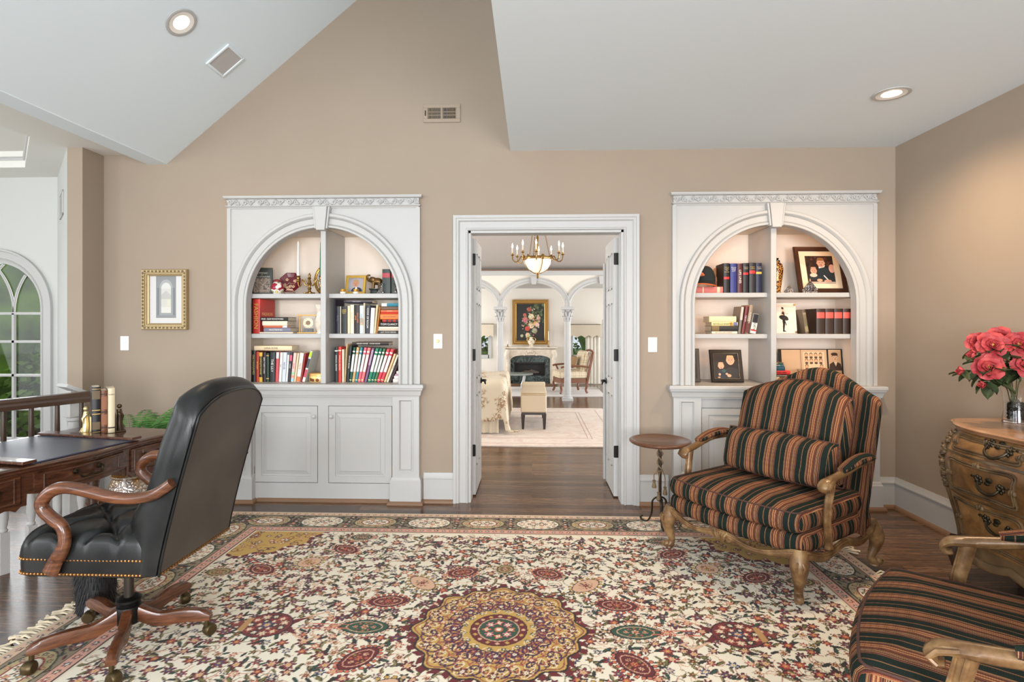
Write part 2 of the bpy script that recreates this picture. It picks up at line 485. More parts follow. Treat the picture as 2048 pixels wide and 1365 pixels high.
# ================= pair of six-panel doors, opened into the bedroom
def make_door(name, hx, side, W=.50):
    """hinge line at x = hx; side = +1: the leaf's visible face looks towards +x"""
    o = bpy.data.objects.new(name, None); C.objects.link(o); struct(o); o.location = (hx, YW+.155, .012)
    T = .042; H = DZ-.05
    mb = MB(); mb.box(0, side*T, 0, W, 0, H)
    mb.build('leaf', M_TRIM, o, bevel=.002, weld=0)
    mb = MB(); st = .085; px = side*T
    pans = [(.22, .80), (.93, 1.55), (1.66, H-.11)]
    for z0, z1 in pans:
        for y0, y1 in ((st, W/2-.03), (W/2+.03, W-st)):
            for face, sg in ((px, side), (0, -side)):
                for a, b, c, d in ((y0, y1, z0, z0+.014), (y0, y1, z1-.014, z1), (y0, y0+.014, z0, z1), (y1-.014, y1, z0, z1)):
                    mb.box(face-sg*.002, face+sg*.006, a, b, c, d)
                mb.prism([(y0+.03, z0+.03), (y1-.03, z0+.03), (y1-.03, z1-.03), (y0+.03, z1-.03)], face-sg*.002, face+sg*.005, 'x')
    mb.build('moulding', M_TRIM, o, bevel=.002, weld=0)
    for hz in (at_y(942, 523, 4.45).z, at_y(942, 713, 4.45).z, at_y(942, 903, 4.45).z):
        mb = MB()
        poly = arc(.030, .040, .008, 0, 90, 4)+[(-.012, .048), (-.012, -.048)]+arc(.030, -.040, .008, -90, 0, 4)
        mb.prism([(side*a, b) for a, b in poly], -.003, -.0005)
        mb.tube([(-side*.014, -.006, -.05), (-side*.014, -.006, .05)], .007, 8)
        mb.build('hinge', M_BLACK, o, loc=(side*.004, 0, hz), weld=0)
    mb = MB()
    for sg, face in ((side, px), (-side, 0)):
        mb.lathe([(.001, 0), (.026, 0), (.026, .008), (.012, .014), (.012, .045), (.001, .045)], 14, Matrix.Translation((face, W-.062, .88)) @ Matrix.Rotation(sg*PI/2, 4, 'Y'))
        mb.tube([(face+sg*.04, W-.055, .88), (face+sg*.045, W-.10, .885), (face+sg*.045, W-.15, .875), (face+sg*.05, W-.165, .86)], [.009, .010, .008, .006], 8)
    mb.build('handle', M_BLACK, o, weld=0)
    return o
make_door('door_1', at_y(941, 700, 4.425).x, 1)
d2 = make_door('door_2', at_y(1238, 700, 4.425).x, -1)
mb = MB(); mb.box(-.043, -.062, .47, .51, .006, DZ-.20); mb.build('astragal', M_TRIM, d2, bevel=.003, weld=0)

# ================= arched window of the stair bay
mb = MB()
def arch_sweep(mb, prof, cx, r_in, spring, z0, y, n=28, k=1.0):
    """prof: (offset outward from the opening edge, depth towards -y)"""
    path = [(cx-r_in, z0, -1, 0)]+[(cx-r_in, spring, -1, 0)]
    path += [(cx+r_in*cos(R(a)), spring+k*r_in*sin(R(a)), cos(R(a)), sin(R(a))) for a in [180-180*i/n for i in range(1, n)]]
    path += [(cx+r_in, spring, 1, 0), (cx+r_in, z0, 1, 0)]
    mb.rings([[(x+nx*o, y-d, z+nz*o) for o, d in prof] for x, z, nx, nz in path], True, True, False)
arch_sweep(mb, [(0, -.02), (0, .018), (.012, .024), (.018, .014), (.075, .014), (.082, .03), (.1, .03), (.1, -.02)], WC, WR, WSP, WSILL, 4.87)
struct(mb.build('trim_4', M_TRIM, sharp=25))
w = bpy.data.objects.new('window_1', None); C.objects.link(w); struct(w)
mb = MB()
arch_sweep(mb, [(0, -.05), (0, -.01), (-.03, -.01), (-.03, -.05)], WC, WR, WSP, WSILL, 4.87)
mb.box(WX0, WX1, 4.88, 4.92, WSILL, WSILL+.045)
mb.build('window_frame', M_TRIM, w, sharp=25)
mb = MB(); yb = 4.895; b = .011; third = (WX1-WX0)/3
m1, m2 = WX0+third, WX0+2*third
for mx in (m1, m2): mb.box(mx-b, mx+b, yb-.012, yb+.012, WSILL, WSP-.05)
for z in (WSILL+.31, WSILL+.62, WSILL+.93, WSP-.05): mb.box(WX0, WX1, yb-.012, yb+.012, z-b, z+b)
for mx in (m1, m2):
    for sg in (1, -1):
        r = .62; cx = mx+sg*r
        pts = []
        for i in range(15):
            a = PI-i*.075 if sg > 0 else i*.075
            x, z = cx+r*cos(a), WSP-.05+r*sin(a)
            if (x-WC)**2+max(0, z-WSP)**2 < (WR-.01)**2: pts.append((x, yb, z))
        if len(pts) > 2: mb.tube(pts, .011, 6)
mb.build('muntins', M_TRIM, w)
mb = MB(); pts = [(WX0, WSILL), (WX1, WSILL)]+[(WC+WR*cos(R(a)), WSP+WR*sin(R(a))) for a in range(0, 181, 10)]
mb.prism(pts, 4.903, 4.907); mb.build('window_glass', M_PANE, w, weld=0)

# ================= bedroom and sitting room beyond the doors
YA, YF = 10.1, 12.95       # arcade, far wall
mb = MB(); mb.box(-3.4, -3.3, 4.39, 13.0, 0, 2.4)
for y0, y1, z0, z1 in ((4.39, 5.2, 2.4, 5.6), (5.2, 13, 2.4, 5.6)): mb.box(-3.4, -3.3, y0, y1, z0, z1)
struct(mb.build('wall_bedroom_left', M_CREAM, weld=0))
mb = MB()
for y0, y1, z0, z1 in ((4.39, 5.6, 0, 5.6), (9.4, 13, 0, 5.6), (5.6, 9.4, 0, .4), (5.6, 9.4, 2.6, 5.6)): mb.box(4.4, 4.5, y0, y1, z0, z1)
struct(mb.build('wall_bedroom_right', M_CREAM, weld=0))
ACX, ASP_, AST = .03, 1.715, 1.235
def arch_head(c): return lambda x: ASP_+.435*math.sqrt(max(0, 1-((x-c)/.565)**2))
mb = MB()
xs = []
for k in (-2, -1, 0, 1, 2):
    c = ACX+k*AST; h = arch_head(c); n = 30
    q = [c-.565*cos(PI*i/n) for i in range(n+1)]
    for a, b in zip(q[:-1], q[1:]): mb.prism([(a, h(a)), (b, h(b)), (b, 2.37), (a, 2.37)], YA-.06, YA+.06)
    mb.box(c+.565, c+.67, YA-.06, YA+.06, ASP_, 2.37)
    if k == -2: mb.box(-3.3, c-.565, YA-.06, YA+.06, 0, 2.37)
    if k == 2: mb.box(c+.67, 4.4, YA-.06, YA+.06, 0, 2.37)
struct(mb.build('wall_arcade', M_CREAM, sharp=20))
mb = MB()
for k in (-2, -1, 0, 1, 2):
    c = ACX+k*AST
    path = [(c+.565*cos(R(a)), ASP_+.435*sin(R(a)), cos(R(a)), sin(R(a))) for a in range(180, -1, -6)]
    mb.rings([[(x+nx*o, YA-d, z+nz*o) for o, d in [(0, .05), (0, .075), (.03, .085), (.035, .075), (.075, .078), (.085, .09), (.1, .085), (.1, .05)]] for x, z, nx, nz in path], True, True, False)
    mb.prism([(c-.04, 2.12), (c+.04, 2.12), (c+.06, 2.27), (c-.06, 2.27)], YA-.11, YA-.05)
mb.box(-3.3, 4.4, YA-.09, YA-.05, 2.285, 2.36); mb.box(-3.3, 4.4, YA-.12, YA-.05, 2.345, 2.365)
struct(mb.build('trim_5', M_TRIM, sharp=25))
mb = MB(); mb.box(-3.3, 4.4, YA-.13, YA-.055, 2.366, 2.385); struct(mb.build('trim_6', mat('brown_picture_rail', (128, 100, 80), .6)))
mb = MB(); mb.prism([(YA+.1, 2.385), (YA+.1, 2.6), (4.3, 6.0), (4.3, 5.75)], -4.3, 4.5, 'x')
struct(mb.build('ceiling_bedroom', M_VAULT, weld=0))
mb = MB(); mb.box(-3.3, 4.4, YW+.12, YW+.14, 2.85, 5.9); struct(mb.build('wall_bedroom_front', M_CREAM, weld=0))
mb = MB(); mb.box(-3.3, 4.4, YA+.06, 13.05, 2.24, 2.34); struct(mb.build('ceiling_sitting_room', M_TRIM, weld=0))
FW = []
for pa, pb in ((945, 978), (1144, 1173)):
    FW.append((at_y(pa, 680, YF).x, at_y(pb, 680, YF).x))
wz0, wz1 = at_y(1150, 712, YF).z, at_y(1150, 656, YF).z
mb = MB()
wall_with_openings(mb, -3.3, 4.4, 0, lambda x: 2.3, [(a, b, wz0, lambda x: wz1) for a, b in FW], YF, YF+.1)
struct(mb.build('wall_far', M_CREAM, sharp=20))
for i, (a, b) in enumerate(FW):
    w = bpy.data.objects.new('window_%d' % (i+2), None); C.objects.link(w); struct(w)
    mb = MB(); t = .06
    for x0, x1, z0, z1 in ((a-t, a+.02, wz0-t, wz1+t), (b-.02, b+t, wz0-t, wz1+t), (a, b, wz0-t, wz0+.02), (a, b, wz1-.02, wz1+t)): mb.box(x0, x1, YF-.03, YF+.05, z0, z1)
    mb.build('window_frame', M_TRIM, w, weld=0)
    mb = MB(); mb.box(a, b, YF+.04, YF+.045, wz0, wz1); mb.build('window_glass', M_PANE, w, weld=0)
# fluted columns of the arcade
for i, k in enumerate((-1.5, -.5, .5, 1.5)):
    cx = ACX+k*AST+.0
    o = bpy.data.objects.new('column', None); C.objects.link(o); struct(o); o.location = (cx, YA, 0)
    def shaft(u, v):
        a = 2*PI*u; r = (.064-.008*v)*(1-.07*(1-abs(sin(8*a)))**2)
        return (r*cos(a), r*sin(a), .09+v*1.36)
    mb = MB(); mb.sheet(shaft, 96, 5, wrap_u=True); mb.build('shaft', M_TRIM, o)
    mb = MB(); mb.box(-.10, .10, -.10, .10, 0, .035); mb.lathe([(.095, .035), (.1, .05), (.09, .062), (.074, .07), (.08, .08), (.066, .092)], 24)
    mb.build('plinth', M_TRIM, o)
    mb = MB(); mb.lathe([(.058, 1.44), (.064, 1.45), (.06, 1.46), (.06, 1.60), (.09, 1.655)], 20); mb.box(-.118, .118, -.118, .118, 1.66, 1.70); mb.box(-.105, .105, -.105, .105, 1.70, 1.718)
    for row, (z, h, rr) in enumerate(((1.46, .09, .066), (1.51, .12, .07))):
        for q in range(8):
            a = 2*PI*(q+.5*row)/8
            pts = [(rr*cos(a), rr*sin(a), z), ((rr+.006)*cos(a), (rr+.006)*sin(a), z+h*.6), ((rr+.026)*cos(a), (rr+.026)*sin(a), z+h*.95), ((rr+.036)*cos(a), (rr+.036)*sin(a), z+h*.86)]
            mb.tube(pts, [(.018, .006), (.02, .006), (.014, .006), (.008, .005)], 6, up=(0, 0, 1))
    for q in range(4):
        a = PI/4+q*PI/2; mb.ball((.11*cos(a), .11*sin(a), 1.635), .022, 8, 6)
    mb.build('capital', M_TRIM, o)
# ================= built-in bookcases
ZC = .925                      # counter
SH1, SH2 = 1.633, 1.314        # tops of the two shelves
RI, SPR = .60, 1.543           # arch opening
def box_door(name, x0, x1, z0, z1, y, m, parent):
    st, bv = .05, .034
    mb = MB()
    mb.box(x0, x0+st, y-.02, y, z0, z1); mb.box(x1-st, x1, y-.02, y, z0, z1)
    mb.box(x0+st, x1-st, y-.02, y, z0, z0+st); mb.box(x0+st, x1-st, y-.02, y, z1-st, z1)
    a, b, c, d = x0+st, x1-st, z0+st, z1-st
    def loop(i, yy): return [(a+i, yy, c+i), (b-i, yy, c+i), (b-i, yy, d-i), (a+i, yy, d-i)]
    mb.rings([loop(0, y-.004), loop(0, y-.011), loop(.004, y-.011), loop(.008, y-.008), loop(bv+.004, y-.015), loop(bv+.007, y-.019)], True, True, False)
    return mb.build(name, m, parent, sharp=15, weld=0)
def make_bookcase(cx, label):
    o = thing('bookcase', label, 'bookcase', (cx, YW, 0), group='built-in arched bookcases')
    mb = MB()
    RO = RI+.006; head = lambda x: SPR+math.sqrt(max(0, RO*RO-x*x))
    wall_with_openings(mb, -.764, .764, ZC, lambda x: 2.30, [(-RO, RO, ZC, head)], -.022, .03, step=.04)
    for s in (-1, 1): mb.box(s*.735, s*.764, -.03, -.02, ZC, 2.30)
    mb.build('surround', M_TRIM, o, sharp=18)
    mb = MB()
    arch_sweep(mb, [(0, -.05), (0, .026), (.004, .03), (.016, .03), (.02, .024), (.026, .014), (.03, .02), (.07, .02), (.074, .014), (.078, .024), (.088, .036), (.106, .036), (.112, .028), (.112, -.01)], 0, RI, SPR, ZC, -.022, 36)
    mb.build('arch_casing', M_TRIM, o, sharp=22)
    mb = MB()
    mb.prism([(-.034, 2.118), (.034, 2.118), (.052, 2.302), (-.052, 2.302)], -.083, -.02)
    for s in (-1, 1): mb.prism([(s*.036, 2.13), (s*.05, 2.13), (s*.07, 2.302), (s*.054, 2.302)], -.072, -.02)
    mb.build('keystone', M_TRIM, o, bevel=.004, weld=0)
    mb = MB(); prof = [(-.02, 2.296), (.0, 2.296), (.004, 2.304), (.018, 2.314), (.018, 2.318), (.004, 2.32), (.004, 2.370), (.020, 2.372), (.026, 2.374), (.026, 2.378), (.03, 2.384), (.03, 2.392), (-.02, 2.392)]
    hw, yy = .752, -.028
    mb.rings([[(sx*(hw+q), y-sy*q, z) for q, z in prof] for sx, sy, y in ((-1, 0, .0), (-1, 1, yy), (1, 1, yy), (1, 0, .0))], True, True, False)
    mb.build('crown', M_TRIM, o, sharp=18, weld=0)
    mb = MB(); n = 13; u = 2*.768/n; y0 = yy-.009
    for i in range(n):
        xc = -.768+u*(i+.5); sg = 1 if i % 2 else -1
        for q in (-1, 1):
            pts = []
            for k in range(11):
                a = k*.62; r = .0185*(1-k/13)
                pts.append((xc+q*.026+q*r*cos(a), y0-.001, 2.344+sg*q*r*sin(a)))
            mb.tube(pts, [.0072*(1-k/20) for k in range(11)], 5)
        mb.tube([(xc-.05, y0, 2.344-sg*.018), (xc-.02, y0-.003, 2.344+sg*.02), (xc+.02, y0-.003, 2.344-sg*.02), (xc+.05, y0, 2.344+sg*.018)], .0066, 5)
        mb.ball((xc, y0-.001, 2.344), (.009, .010, .009), 8, 5)
        for q in (-1, 1): mb.ball((xc+q*.045, y0, 2.344+q*sg*.017), (.008, .008, .006), 6, 4)
    mb.build('carved_frieze', M_TRIM, o)
    mb = MB()
    mb.box(-.72, .72, .43, .45, ZC-.03, 2.16); mb.box(-.72, -.70, .02, .44, ZC-.03, 2.16); mb.box(.70, .72, .02, .44, ZC-.03, 2.16)
    mb.box(-.72, .72, .02, .45, 2.142, 2.162)
    mb.build('niche_lining', M_NICHE, o, weld=0)
    mb = MB(); mb.box(-.018, .018, .0, .43, ZC, 2.142); mb.box(-.021, .021, -.022, .006, ZC, 2.142); mb.build('divider', M_TRIM, o, bevel=.004, weld=0)
    for z in (SH1, SH2):
        for s in (-1, 1):
            mb = MB(); mb.box(s*.019, s*.70, .045, .43, z-.036, z); mb.build('shelf', M_TRIM, o, bevel=.004, weld=0)
    mb = MB(); mb.box(-.72, .72, -.05, .44, ZC-.028, ZC)
    prof = [(-.03, .826), (.002, .826), (.004, .836), (.012, .84), (.014, .852), (.02, .872), (.03, .884), (.032, .897), (.038, .9), (.038, .918), (.034, .925), (-.03, .925)]
    hw, yy = .764, -.06
    mb.rings([[(sx*(hw+q), y-sy*q, z) for q, z in prof] for sx, sy, y in ((-1, 0, -.001), (-1, 1, yy), (1, 1, yy), (1, 0, -.001))], True, True, False)
    mb.build('countertop', M_TRIM, o, sharp=18, weld=0)
    mb = MB()                                           # face frame and carcass
    mb.box(-.555, .555, -.022, 0, .0, .145); mb.box(-.555, .555, -.022, 0, .752, .83)
    mb.box(-.041, .041, -.022, 0, .145, .752)
    for s in (-1, 1): mb.box(s*.546, s*.60, -.022, 0, .145, .752)
    mb.box(-.7, .7, .0, .02, .0, .85); mb.box(-.764, .764, -.06, .0, .83, .84)
    mb.build('face_frame', M_TRIM, o, weld=0)
    for s in (-1, 1):
        x0, x1 = sorted((s*.0455, s*.5415))
        d = box_door('door', x0, x1, .1495, .7475, -.003, M_TRIM, o)
        mb = MB(); mb.lathe([(.001, 0), (.008, 0), (.006, .006), (.008, .012), (.014, .017), (.016, .022), (.013, .027), (.006, .030), (.001, .030)], 16, Matrix.Translation((s*.069, -.023, .668)) @ Matrix.Rotation(PI/2, 4, 'X'))
        mb.build('knob', M_TRIM, d)
        for z in (.245, .655):
            mb = MB(); mb.tube([(s*.5445, -.026, z-.025), (s*.5445, -.026, z+.025)], .0028, 6); mb.ball((s*.5445, -.026, z+.027), .003, 6, 4); mb.ball((s*.5445, -.026, z-.027), .003, 6, 4)
            mb.build('hinge', M_BRASS, d)
        mb = MB()
        a, b = s*.556, s*.764; pa, pb = s*.604, s*.714; q = s
        mb.box(a, pa, -.06, 0, .18, .83); mb.box(pb, b, -.06, 0, .18, .83); mb.box(pa, pb, -.06, 0, .18, .252); mb.box(pa, pb, -.06, 0, .808, .83)
        mb.box(pa, pb, -.046, 0, .25, .81)
        lo, hi = min(pa, pb), max(pa, pb)
        def L(i, y): return [(lo+i, y, .252+i), (hi-i, y, .252+i), (hi-i, y, .808-i), (lo+i, y, .808-i)]
        mb.rings([L(-.002, -.058), L(-.002, -.066), L(.006, -.066), L(.014, -.05), L(.016, -.045)], True, False, False)
        mb.build('pilaster', M_TRIM, o, sharp=18, weld=0)
        mb = MB(); prof = [(-.03, 0), (.016, 0), (.016, .182), (.010, .19), (.006, .202), (0, .21), (-.03, .21)]
        lo, hi = min(a, b), max(a, b)
        mb.rings([[(x+sx*t, y-sy*t, z) for t, z in prof] for x, sx, sy, y in ((lo, -1, 0, 0), (lo, -1, 1, -.06), (hi, 1, 1, -.06), (hi, 1, 0, 0))], True, True, False)
        mb.box(lo, hi, -.055, 0, 0, .2)
        mb.build('plinth', M_TRIM, o, sharp=18, weld=0)
        mb = MB(); prof = [(0, 0), (.019, 0), (.018, .012), (.01, .022), (0, .025)]
        lo, hi = lo-.016, hi+.016
        mb.rings([[(x+sx*t, y-sy*t, z) for t, z in prof] for x, sx, sy, y in ((lo, -1, 0, 0), (lo, -1, 1, -.076), (hi, 1, 1, -.076), (hi, 1, 0, 0))], True, True, False)
        mb.build('shoe_mould', M_SHOE, o, sharp=18, weld=0)
    mb = MB(); prof = [(0, 0), (.019, 0), (.018, .012), (.01, .022), (0, .025)]
    mb.rings([[(x, -.022-t, z) for t, z in prof] for x in (-.52, .52)], True, True, False)
    mb.build('shoe_mould', M_SHOE, o, sharp=18, weld=0)
    return o
bc = make_bookcase(CXL, 'white arched built-in bookcase behind the black leather desk chair')
dup(bc, (CXR, YW, 0), label='white arched built-in bookcase behind the striped armchair')
# ================= books
M_PAGES = pmat('book_pages', (226, 214, 190), lambda t: t.col(t.ramp(t.noise(t.coord('Object', (400, 6, 6)), 3, 2).outputs['Fac'], [(.3, (206, 192, 166)), (.7, (234, 224, 203))])), rough=.8)
def cmat(c, rough=.45, metal=0):
    return mat('cover_%02x%02x%02x_%d%d' % (*c, int(rough*10), int(metal*10)), c, rough, metal)
ORD = 'zeroth first second third fourth fifth sixth seventh eighth ninth tenth eleventh twelfth thirteenth fourteenth fifteenth sixteenth seventeenth eighteenth nineteenth twentieth'.split()
WHITE, CREAM, GOLD, BLK = (232, 228, 220), (222, 206, 176), (206, 164, 82), (30, 28, 30)
RDOWN = Matrix(((0, 1, 0), (0, 0, -1), (-1, 0, 0))).to_euler()
def book(label, t, h, d, c, title=None, tc=WHITE, bands=(), group=None, hard=True, tsize=None, upright_text=False, name='book', page=None):
    """standing book: spine towards -y, thickness along +x, origin at the spine's bottom corner"""
    o = thing(name, label, 'book', group=group)
    b = min(.0022, t*.18); ov = .003 if hard else .0005; m = cmat(c)
    mb = MB()
    sp = [(0, .004), (t*.12, .001), (t*.5, -.001), (t*.88, .001), (t, .004), (t, .004+b), (t*.5, b), (0, .004+b)] if hard else [(0, 0), (t, 0), (t, b), (0, b)]
    mb.prism(sp, 0, h, 'z'); mb.box(0, b, .004, d, 0, h); mb.box(t-b, t, .004, d, 0, h)
    mb.build('cover', m, o, weld=0)
    mb = MB(); mb.box(b, t-b, .004+b*.5, d-ov*1.3, ov, h-ov); mb.build('pages', page or M_PAGES, o, weld=0)
    for z0, z1, bc_ in bands:
        mb = MB(); y = -.0016 if hard else -.0006
        mb.prism([(t*.02, y+.0035 if hard else y), (t*.12, y), (t*.5, y-.0006), (t*.88, y), (t*.98, y+.0035 if hard else y), (t*.5, .003)], z0*h, z1*h, 'z')
        mb.build('spine_band', cmat(bc_), o, weld=0)
    if title:
        y = -.0032
        if upright_text:
            lines = title.split('\n'); th = tsize or min(t*.26, .02)
            for i, s in enumerate(lines): text('title', s, th, cmat(tc, .4), o, (t/2, y, h*.86-i*th*1.05), maxw=t*.88)
        else:
            text('title', title, tsize or t*.62, cmat(tc, .4), o, (t/2, y, h*.55), rot=RDOWN, maxw=h*.78)
    return o
def X(px, Y): return at_y(px, 650, Y).x
def row(spec, Y, zb, shelf, group, ox, oy, sc_, d=.17):
    """spec rows: crop x0, crop x1, crop top, lean degrees, colour, title, title colour, description, extra"""
    out = []
    for i, s in enumerate(spec):
        x0, x1, top, lean, c, ti, tc, desc = s[:8]; kw = dict(s[8]) if len(s) > 8 else {}
        a, b = X(ox+x0/sc_, Y), X(ox+x1/sc_, Y)
        L = R(lean); h = min(at_y(ox+x0/sc_, oy+top/sc_, Y).z-zb, {SH2: SH1-SH2, ZC: SH2-ZC}.get(zb, 9)-.041)/cos(L); t = (b-a)*cos(L)-.0012
        if t < .006: t = .006
        h -= t*sin(abs(L))
        lab = '%s, %s upright, %s' % (desc, ORD[i+1], shelf)
        dd = kw.pop('d', d*(.92+.16*((i*7) % 5)/4))
        o = book(lab, t, h, dd, c, ti, tc, group=group, **kw)
        o.location = (b-t*cos(L), Y, zb+t*sin(L)+.0006) if lean >= 0 else (a, Y, zb+.0006)
        o.rotation_euler = (0, L, 0)
        out.append((o, a, b, zb+h*cos(L)+t*sin(abs(L))))
    return out
def lay(spec, Y, zb, where, group, ox, oy, sc_, d=.16, rz=None):
    """lying books listed from the bottom up: crop x0, x1, y0, y1, colour, title, title colour, description, extra"""
    z = zb+.0006
    for i, s in enumerate(spec):
        x0, x1, y0, y1, c, ti, tc, desc = s[:8]; kw = dict(s[8]) if len(s) > 8 else {}
        a, b = X(ox+x0/sc_, Y), X(ox+x1/sc_, Y)
        t = at_y(ox, oy+y0/sc_, Y).z-at_y(ox, oy+y1/sc_, Y).z
        o = book('%s, %s' % (desc, where), t-.0006, b-a, kw.pop('d', d), c, ti, tc, group=group, **kw)
        o.location = (b, Y, z); o.rotation_euler = (0, -PI/2, 0); z += t
    return z
bands3 = lambda c: ((.86, .90, WHITE), (.30, .80, (226, 224, 214)), (.05, .075, (214, 200, 150)))
YB = 4.345
# -- window-side bookcase, lowest shelf by the leather chair
S = 'low shelf by leather chair'; G = 'books on the lowest shelf by the leather chair'
low1 = row([
 (85, 143, 832, 0, (40, 36, 36), 'ONLYWANAMED', (214, 196, 120), 'black book with yellow lettering'),
 (148, 188, 846, 0, (190, 66, 42), 'SETTLING', (240, 200, 120), 'orange-red paperback with pale lettering'),
 (189, 238, 852, 0, (38, 36, 34), 'COMPLETE HOUSE', (232, 200, 70), 'black and yellow paperback', {'bands': ((0, .16, (224, 178, 60)), (.86, .99, (224, 178, 60)))}),
 (241, 283, 852, 0, (52, 32, 34), 'BEEN THERE WHEN', WHITE, 'dark book with large white lettering'),
 (285, 326, 868, 0, (34, 58, 44), None, WHITE, 'thin dark green book', {'bands': ((.9, .93, GOLD), (.1, .13, GOLD))}),
 (330, 403, 852, 1, (36, 40, 38), 'THE LILY', WHITE, 'thick charcoal book with white lettering'),
 (408, 452, 850, 2, (196, 78, 84), None, WHITE, 'pink and grey paperback', {'bands': ((.78, .99, (206, 206, 206)),)}),
 (455, 494, 855, 3, (222, 216, 210), 'ARS', (150, 140, 140), 'white paperback with faint title'),
 (497, 548, 855, 3, (204, 212, 222), 'HOUSE', (60, 74, 110), 'pale blue book with navy lettering'),
 (550, 578, 890, 4, (226, 224, 218), None, WHITE, 'narrow white booklet'),
 (580, 615, 860, 5, (46, 44, 54), 'LAURA', WHITE, 'dark book with pink top band', {'bands': ((.72, .92, (206, 92, 120)),)}),
 (618, 662, 860, 6, (226, 190, 176), 'FOOD', (214, 70, 90), 'pastel patchwork cookbook', {'bands': ((.02, .12, (150, 200, 210)), (.14, .22, (236, 150, 120)), (.25, .33, (150, 200, 160)))}),
 (664, 690, 865, 7, (228, 206, 168), None, WHITE, 'slim cream and tan book'),
 (693, 746, 860, 8, (232, 222, 208), 'TASTE', (190, 80, 50), 'white and orange book', {'bands': ((.01, .18, (226, 120, 70)),)}),
 (748, 772, 866, 9, (150, 38, 36), None, WHITE, 'thin dark red book'),
 (776, 812, 835, 15, (214, 214, 206), None, WHITE, 'tilted magazine with lime patch', {'bands': ((.8, .98, (176, 206, 40)), (.45, .75, (60, 62, 72)), (.15, .4, (190, 70, 90))), 'hard': False}),
], YB, ZC, S, G, 490, 580, 6.825)
z = max(b[3] for b in low1[:13])
lay([(125, 640, 788, 850, (226, 206, 170), 'LENA ROSE', (120, 96, 70), 'long cream hardcover lying flat', {'d': .15})], YB+.012, z+.001, 'on top of the upright row by the leather chair', G, 490, 580, 6.825)
# -- window-side bookcase, middle shelf by the leather chair
S = 'middle shelf by leather chair'; G = 'books on the middle shelf by the leather chair'
row([(78, 96, 106, 0, (34, 30, 30), None, WHITE, 'thin black book'),], YB+.03, SH2, S, G, 490, 580, 6.825)
a = X(490+98/6.825, YB+.02); hh = SH1-SH2-.041
o = book('large red hardcover with gold spine lettering, standing on the middle shelf', .062, hh, .235, (186, 52, 44), None, group=G); o.location = (a+.002, YB+.02, SH2+.0006); o.rotation_euler = (0, 0, R(-3))
text('title', 'FASHION', .052, cmat(GOLD, .3), o, (.031, -.0035, hh*.5), rot=RDOWN, maxw=hh*.72)
text('title', 'FASHION', .04, cmat((226, 170, 110), .4), o, (.0625, .118, hh*.56), rot=(PI/2, 0, PI/2), maxw=.2)
lay([
 (200, 655, 571, 593, (222, 206, 186), None, WHITE, 'cream large-format book at the bottom', {'d': .2}),
 (255, 625, 514, 570, (122, 122, 140), 'MASTERING', WHITE, 'blue-grey hardcover with white lettering'),
 (250, 580, 481, 511, (196, 98, 62), None, WHITE, 'orange book with white end', {'bands': ((.01, .2, (206, 206, 214)),)}),
 (236, 576, 414, 477, (228, 216, 192), None, WHITE, 'thick cream hardcover with page edges showing'),
 (205, 588, 358, 411, (36, 32, 32), 'FEAR - BOB WOODWARD', WHITE, 'black hardcover with white lettering', {'tsize': .0185}),
], YB-.005, SH2, 'in the flat pile before the red book', G, 490, 580, 6.825)
# -- window-side bookcase, lowest shelf by the doorway
S = 'low shelf by doorway'; G = 'books on the lowest shelf by the doorway'
gr, gr2, pk, rd = (30, 92, 68), (36, 44, 44), (226, 104, 118), (206, 66, 74)
rows = [
 (95, 141, 785, 0, gr2, 'ANNUAL RECIPES', WHITE, 'black yearbook with white lettering', {'bands': ((.88, .91, WHITE),)}),
 (143, 187, 780, 0, (206, 62, 54), 'ANNUAL RECIPES', (250, 214, 190), 'red yearbook with pale lettering', {'bands': ((.88, .91, (240, 220, 190)),)}),
 (194, 224, 815, 0, (228, 216, 190), None, WHITE, 'short cream paperback'),
 (226, 244, 742, 3, (214, 184, 140), None, WHITE, 'tall thin tan book'),
 (252, 290, 762, 5, gr2, 'ANNUAL RECIPES', WHITE, 'tall charcoal yearbook'),
 (291, 326, 785, 7, (28, 82, 64), None, WHITE, 'dark green yearbook with white panel', {'bands': bands3(0)}),
 (329, 366, 785, 8, (200, 162, 110), None, WHITE, 'tan yearbook with white panel', {'bands': bands3(0)}),
 (369, 404, 785, 9, (60, 140, 150), None, WHITE, 'teal yearbook with white panel', {'bands': bands3(0)}),
 (406, 444, 787, 11, pk, None, WHITE, 'pink yearbook with white panel', {'bands': bands3(0)}),
 (447, 488, 790, 12, (230, 120, 124), None, WHITE, 'salmon yearbook with white panel', {'bands': bands3(0)}),
 (498, 532, 795, 13, (126, 92, 130), None, WHITE, 'mottled purple yearbook', {'bands': ((.5, .95, (176, 150, 176)),)}),
 (540, 584, 795, 14, (34, 128, 92), None, WHITE, 'bright green yearbook with white panel', {'bands': bands3(0)}),
 (587, 624, 798, 15, (36, 112, 92), None, WHITE, 'green and blue yearbook', {'bands': bands3(0)}),
 (627, 662, 802, 16, (74, 118, 74), None, WHITE, 'olive green yearbook with white panel', {'bands': bands3(0)}),
 (665, 708, 805, 17.5, (214, 62, 84), None, WHITE, 'crimson yearbook with white panel', {'bands': bands3(0)}),
 (711, 757, 805, 18.5, rd, None, WHITE, 'red yearbook with white panel', {'bands': bands3(0)}),
 (762, 795, 872, 20, (222, 190, 140), None, WHITE, 'cream and orange paperback'),
 (798, 828, 885, 21, (230, 220, 196), 'PRAIRIE', (150, 90, 70), 'slanted ivory book'),
 (835, 866, 890, 23, (58, 38, 36), None, WHITE, 'dark brown book at the end'),
]
low2 = row(rows, YB, ZC, S, G, 655, 580, 6.825, d=.15)
z = max(b[3] for b in low2[4:14])
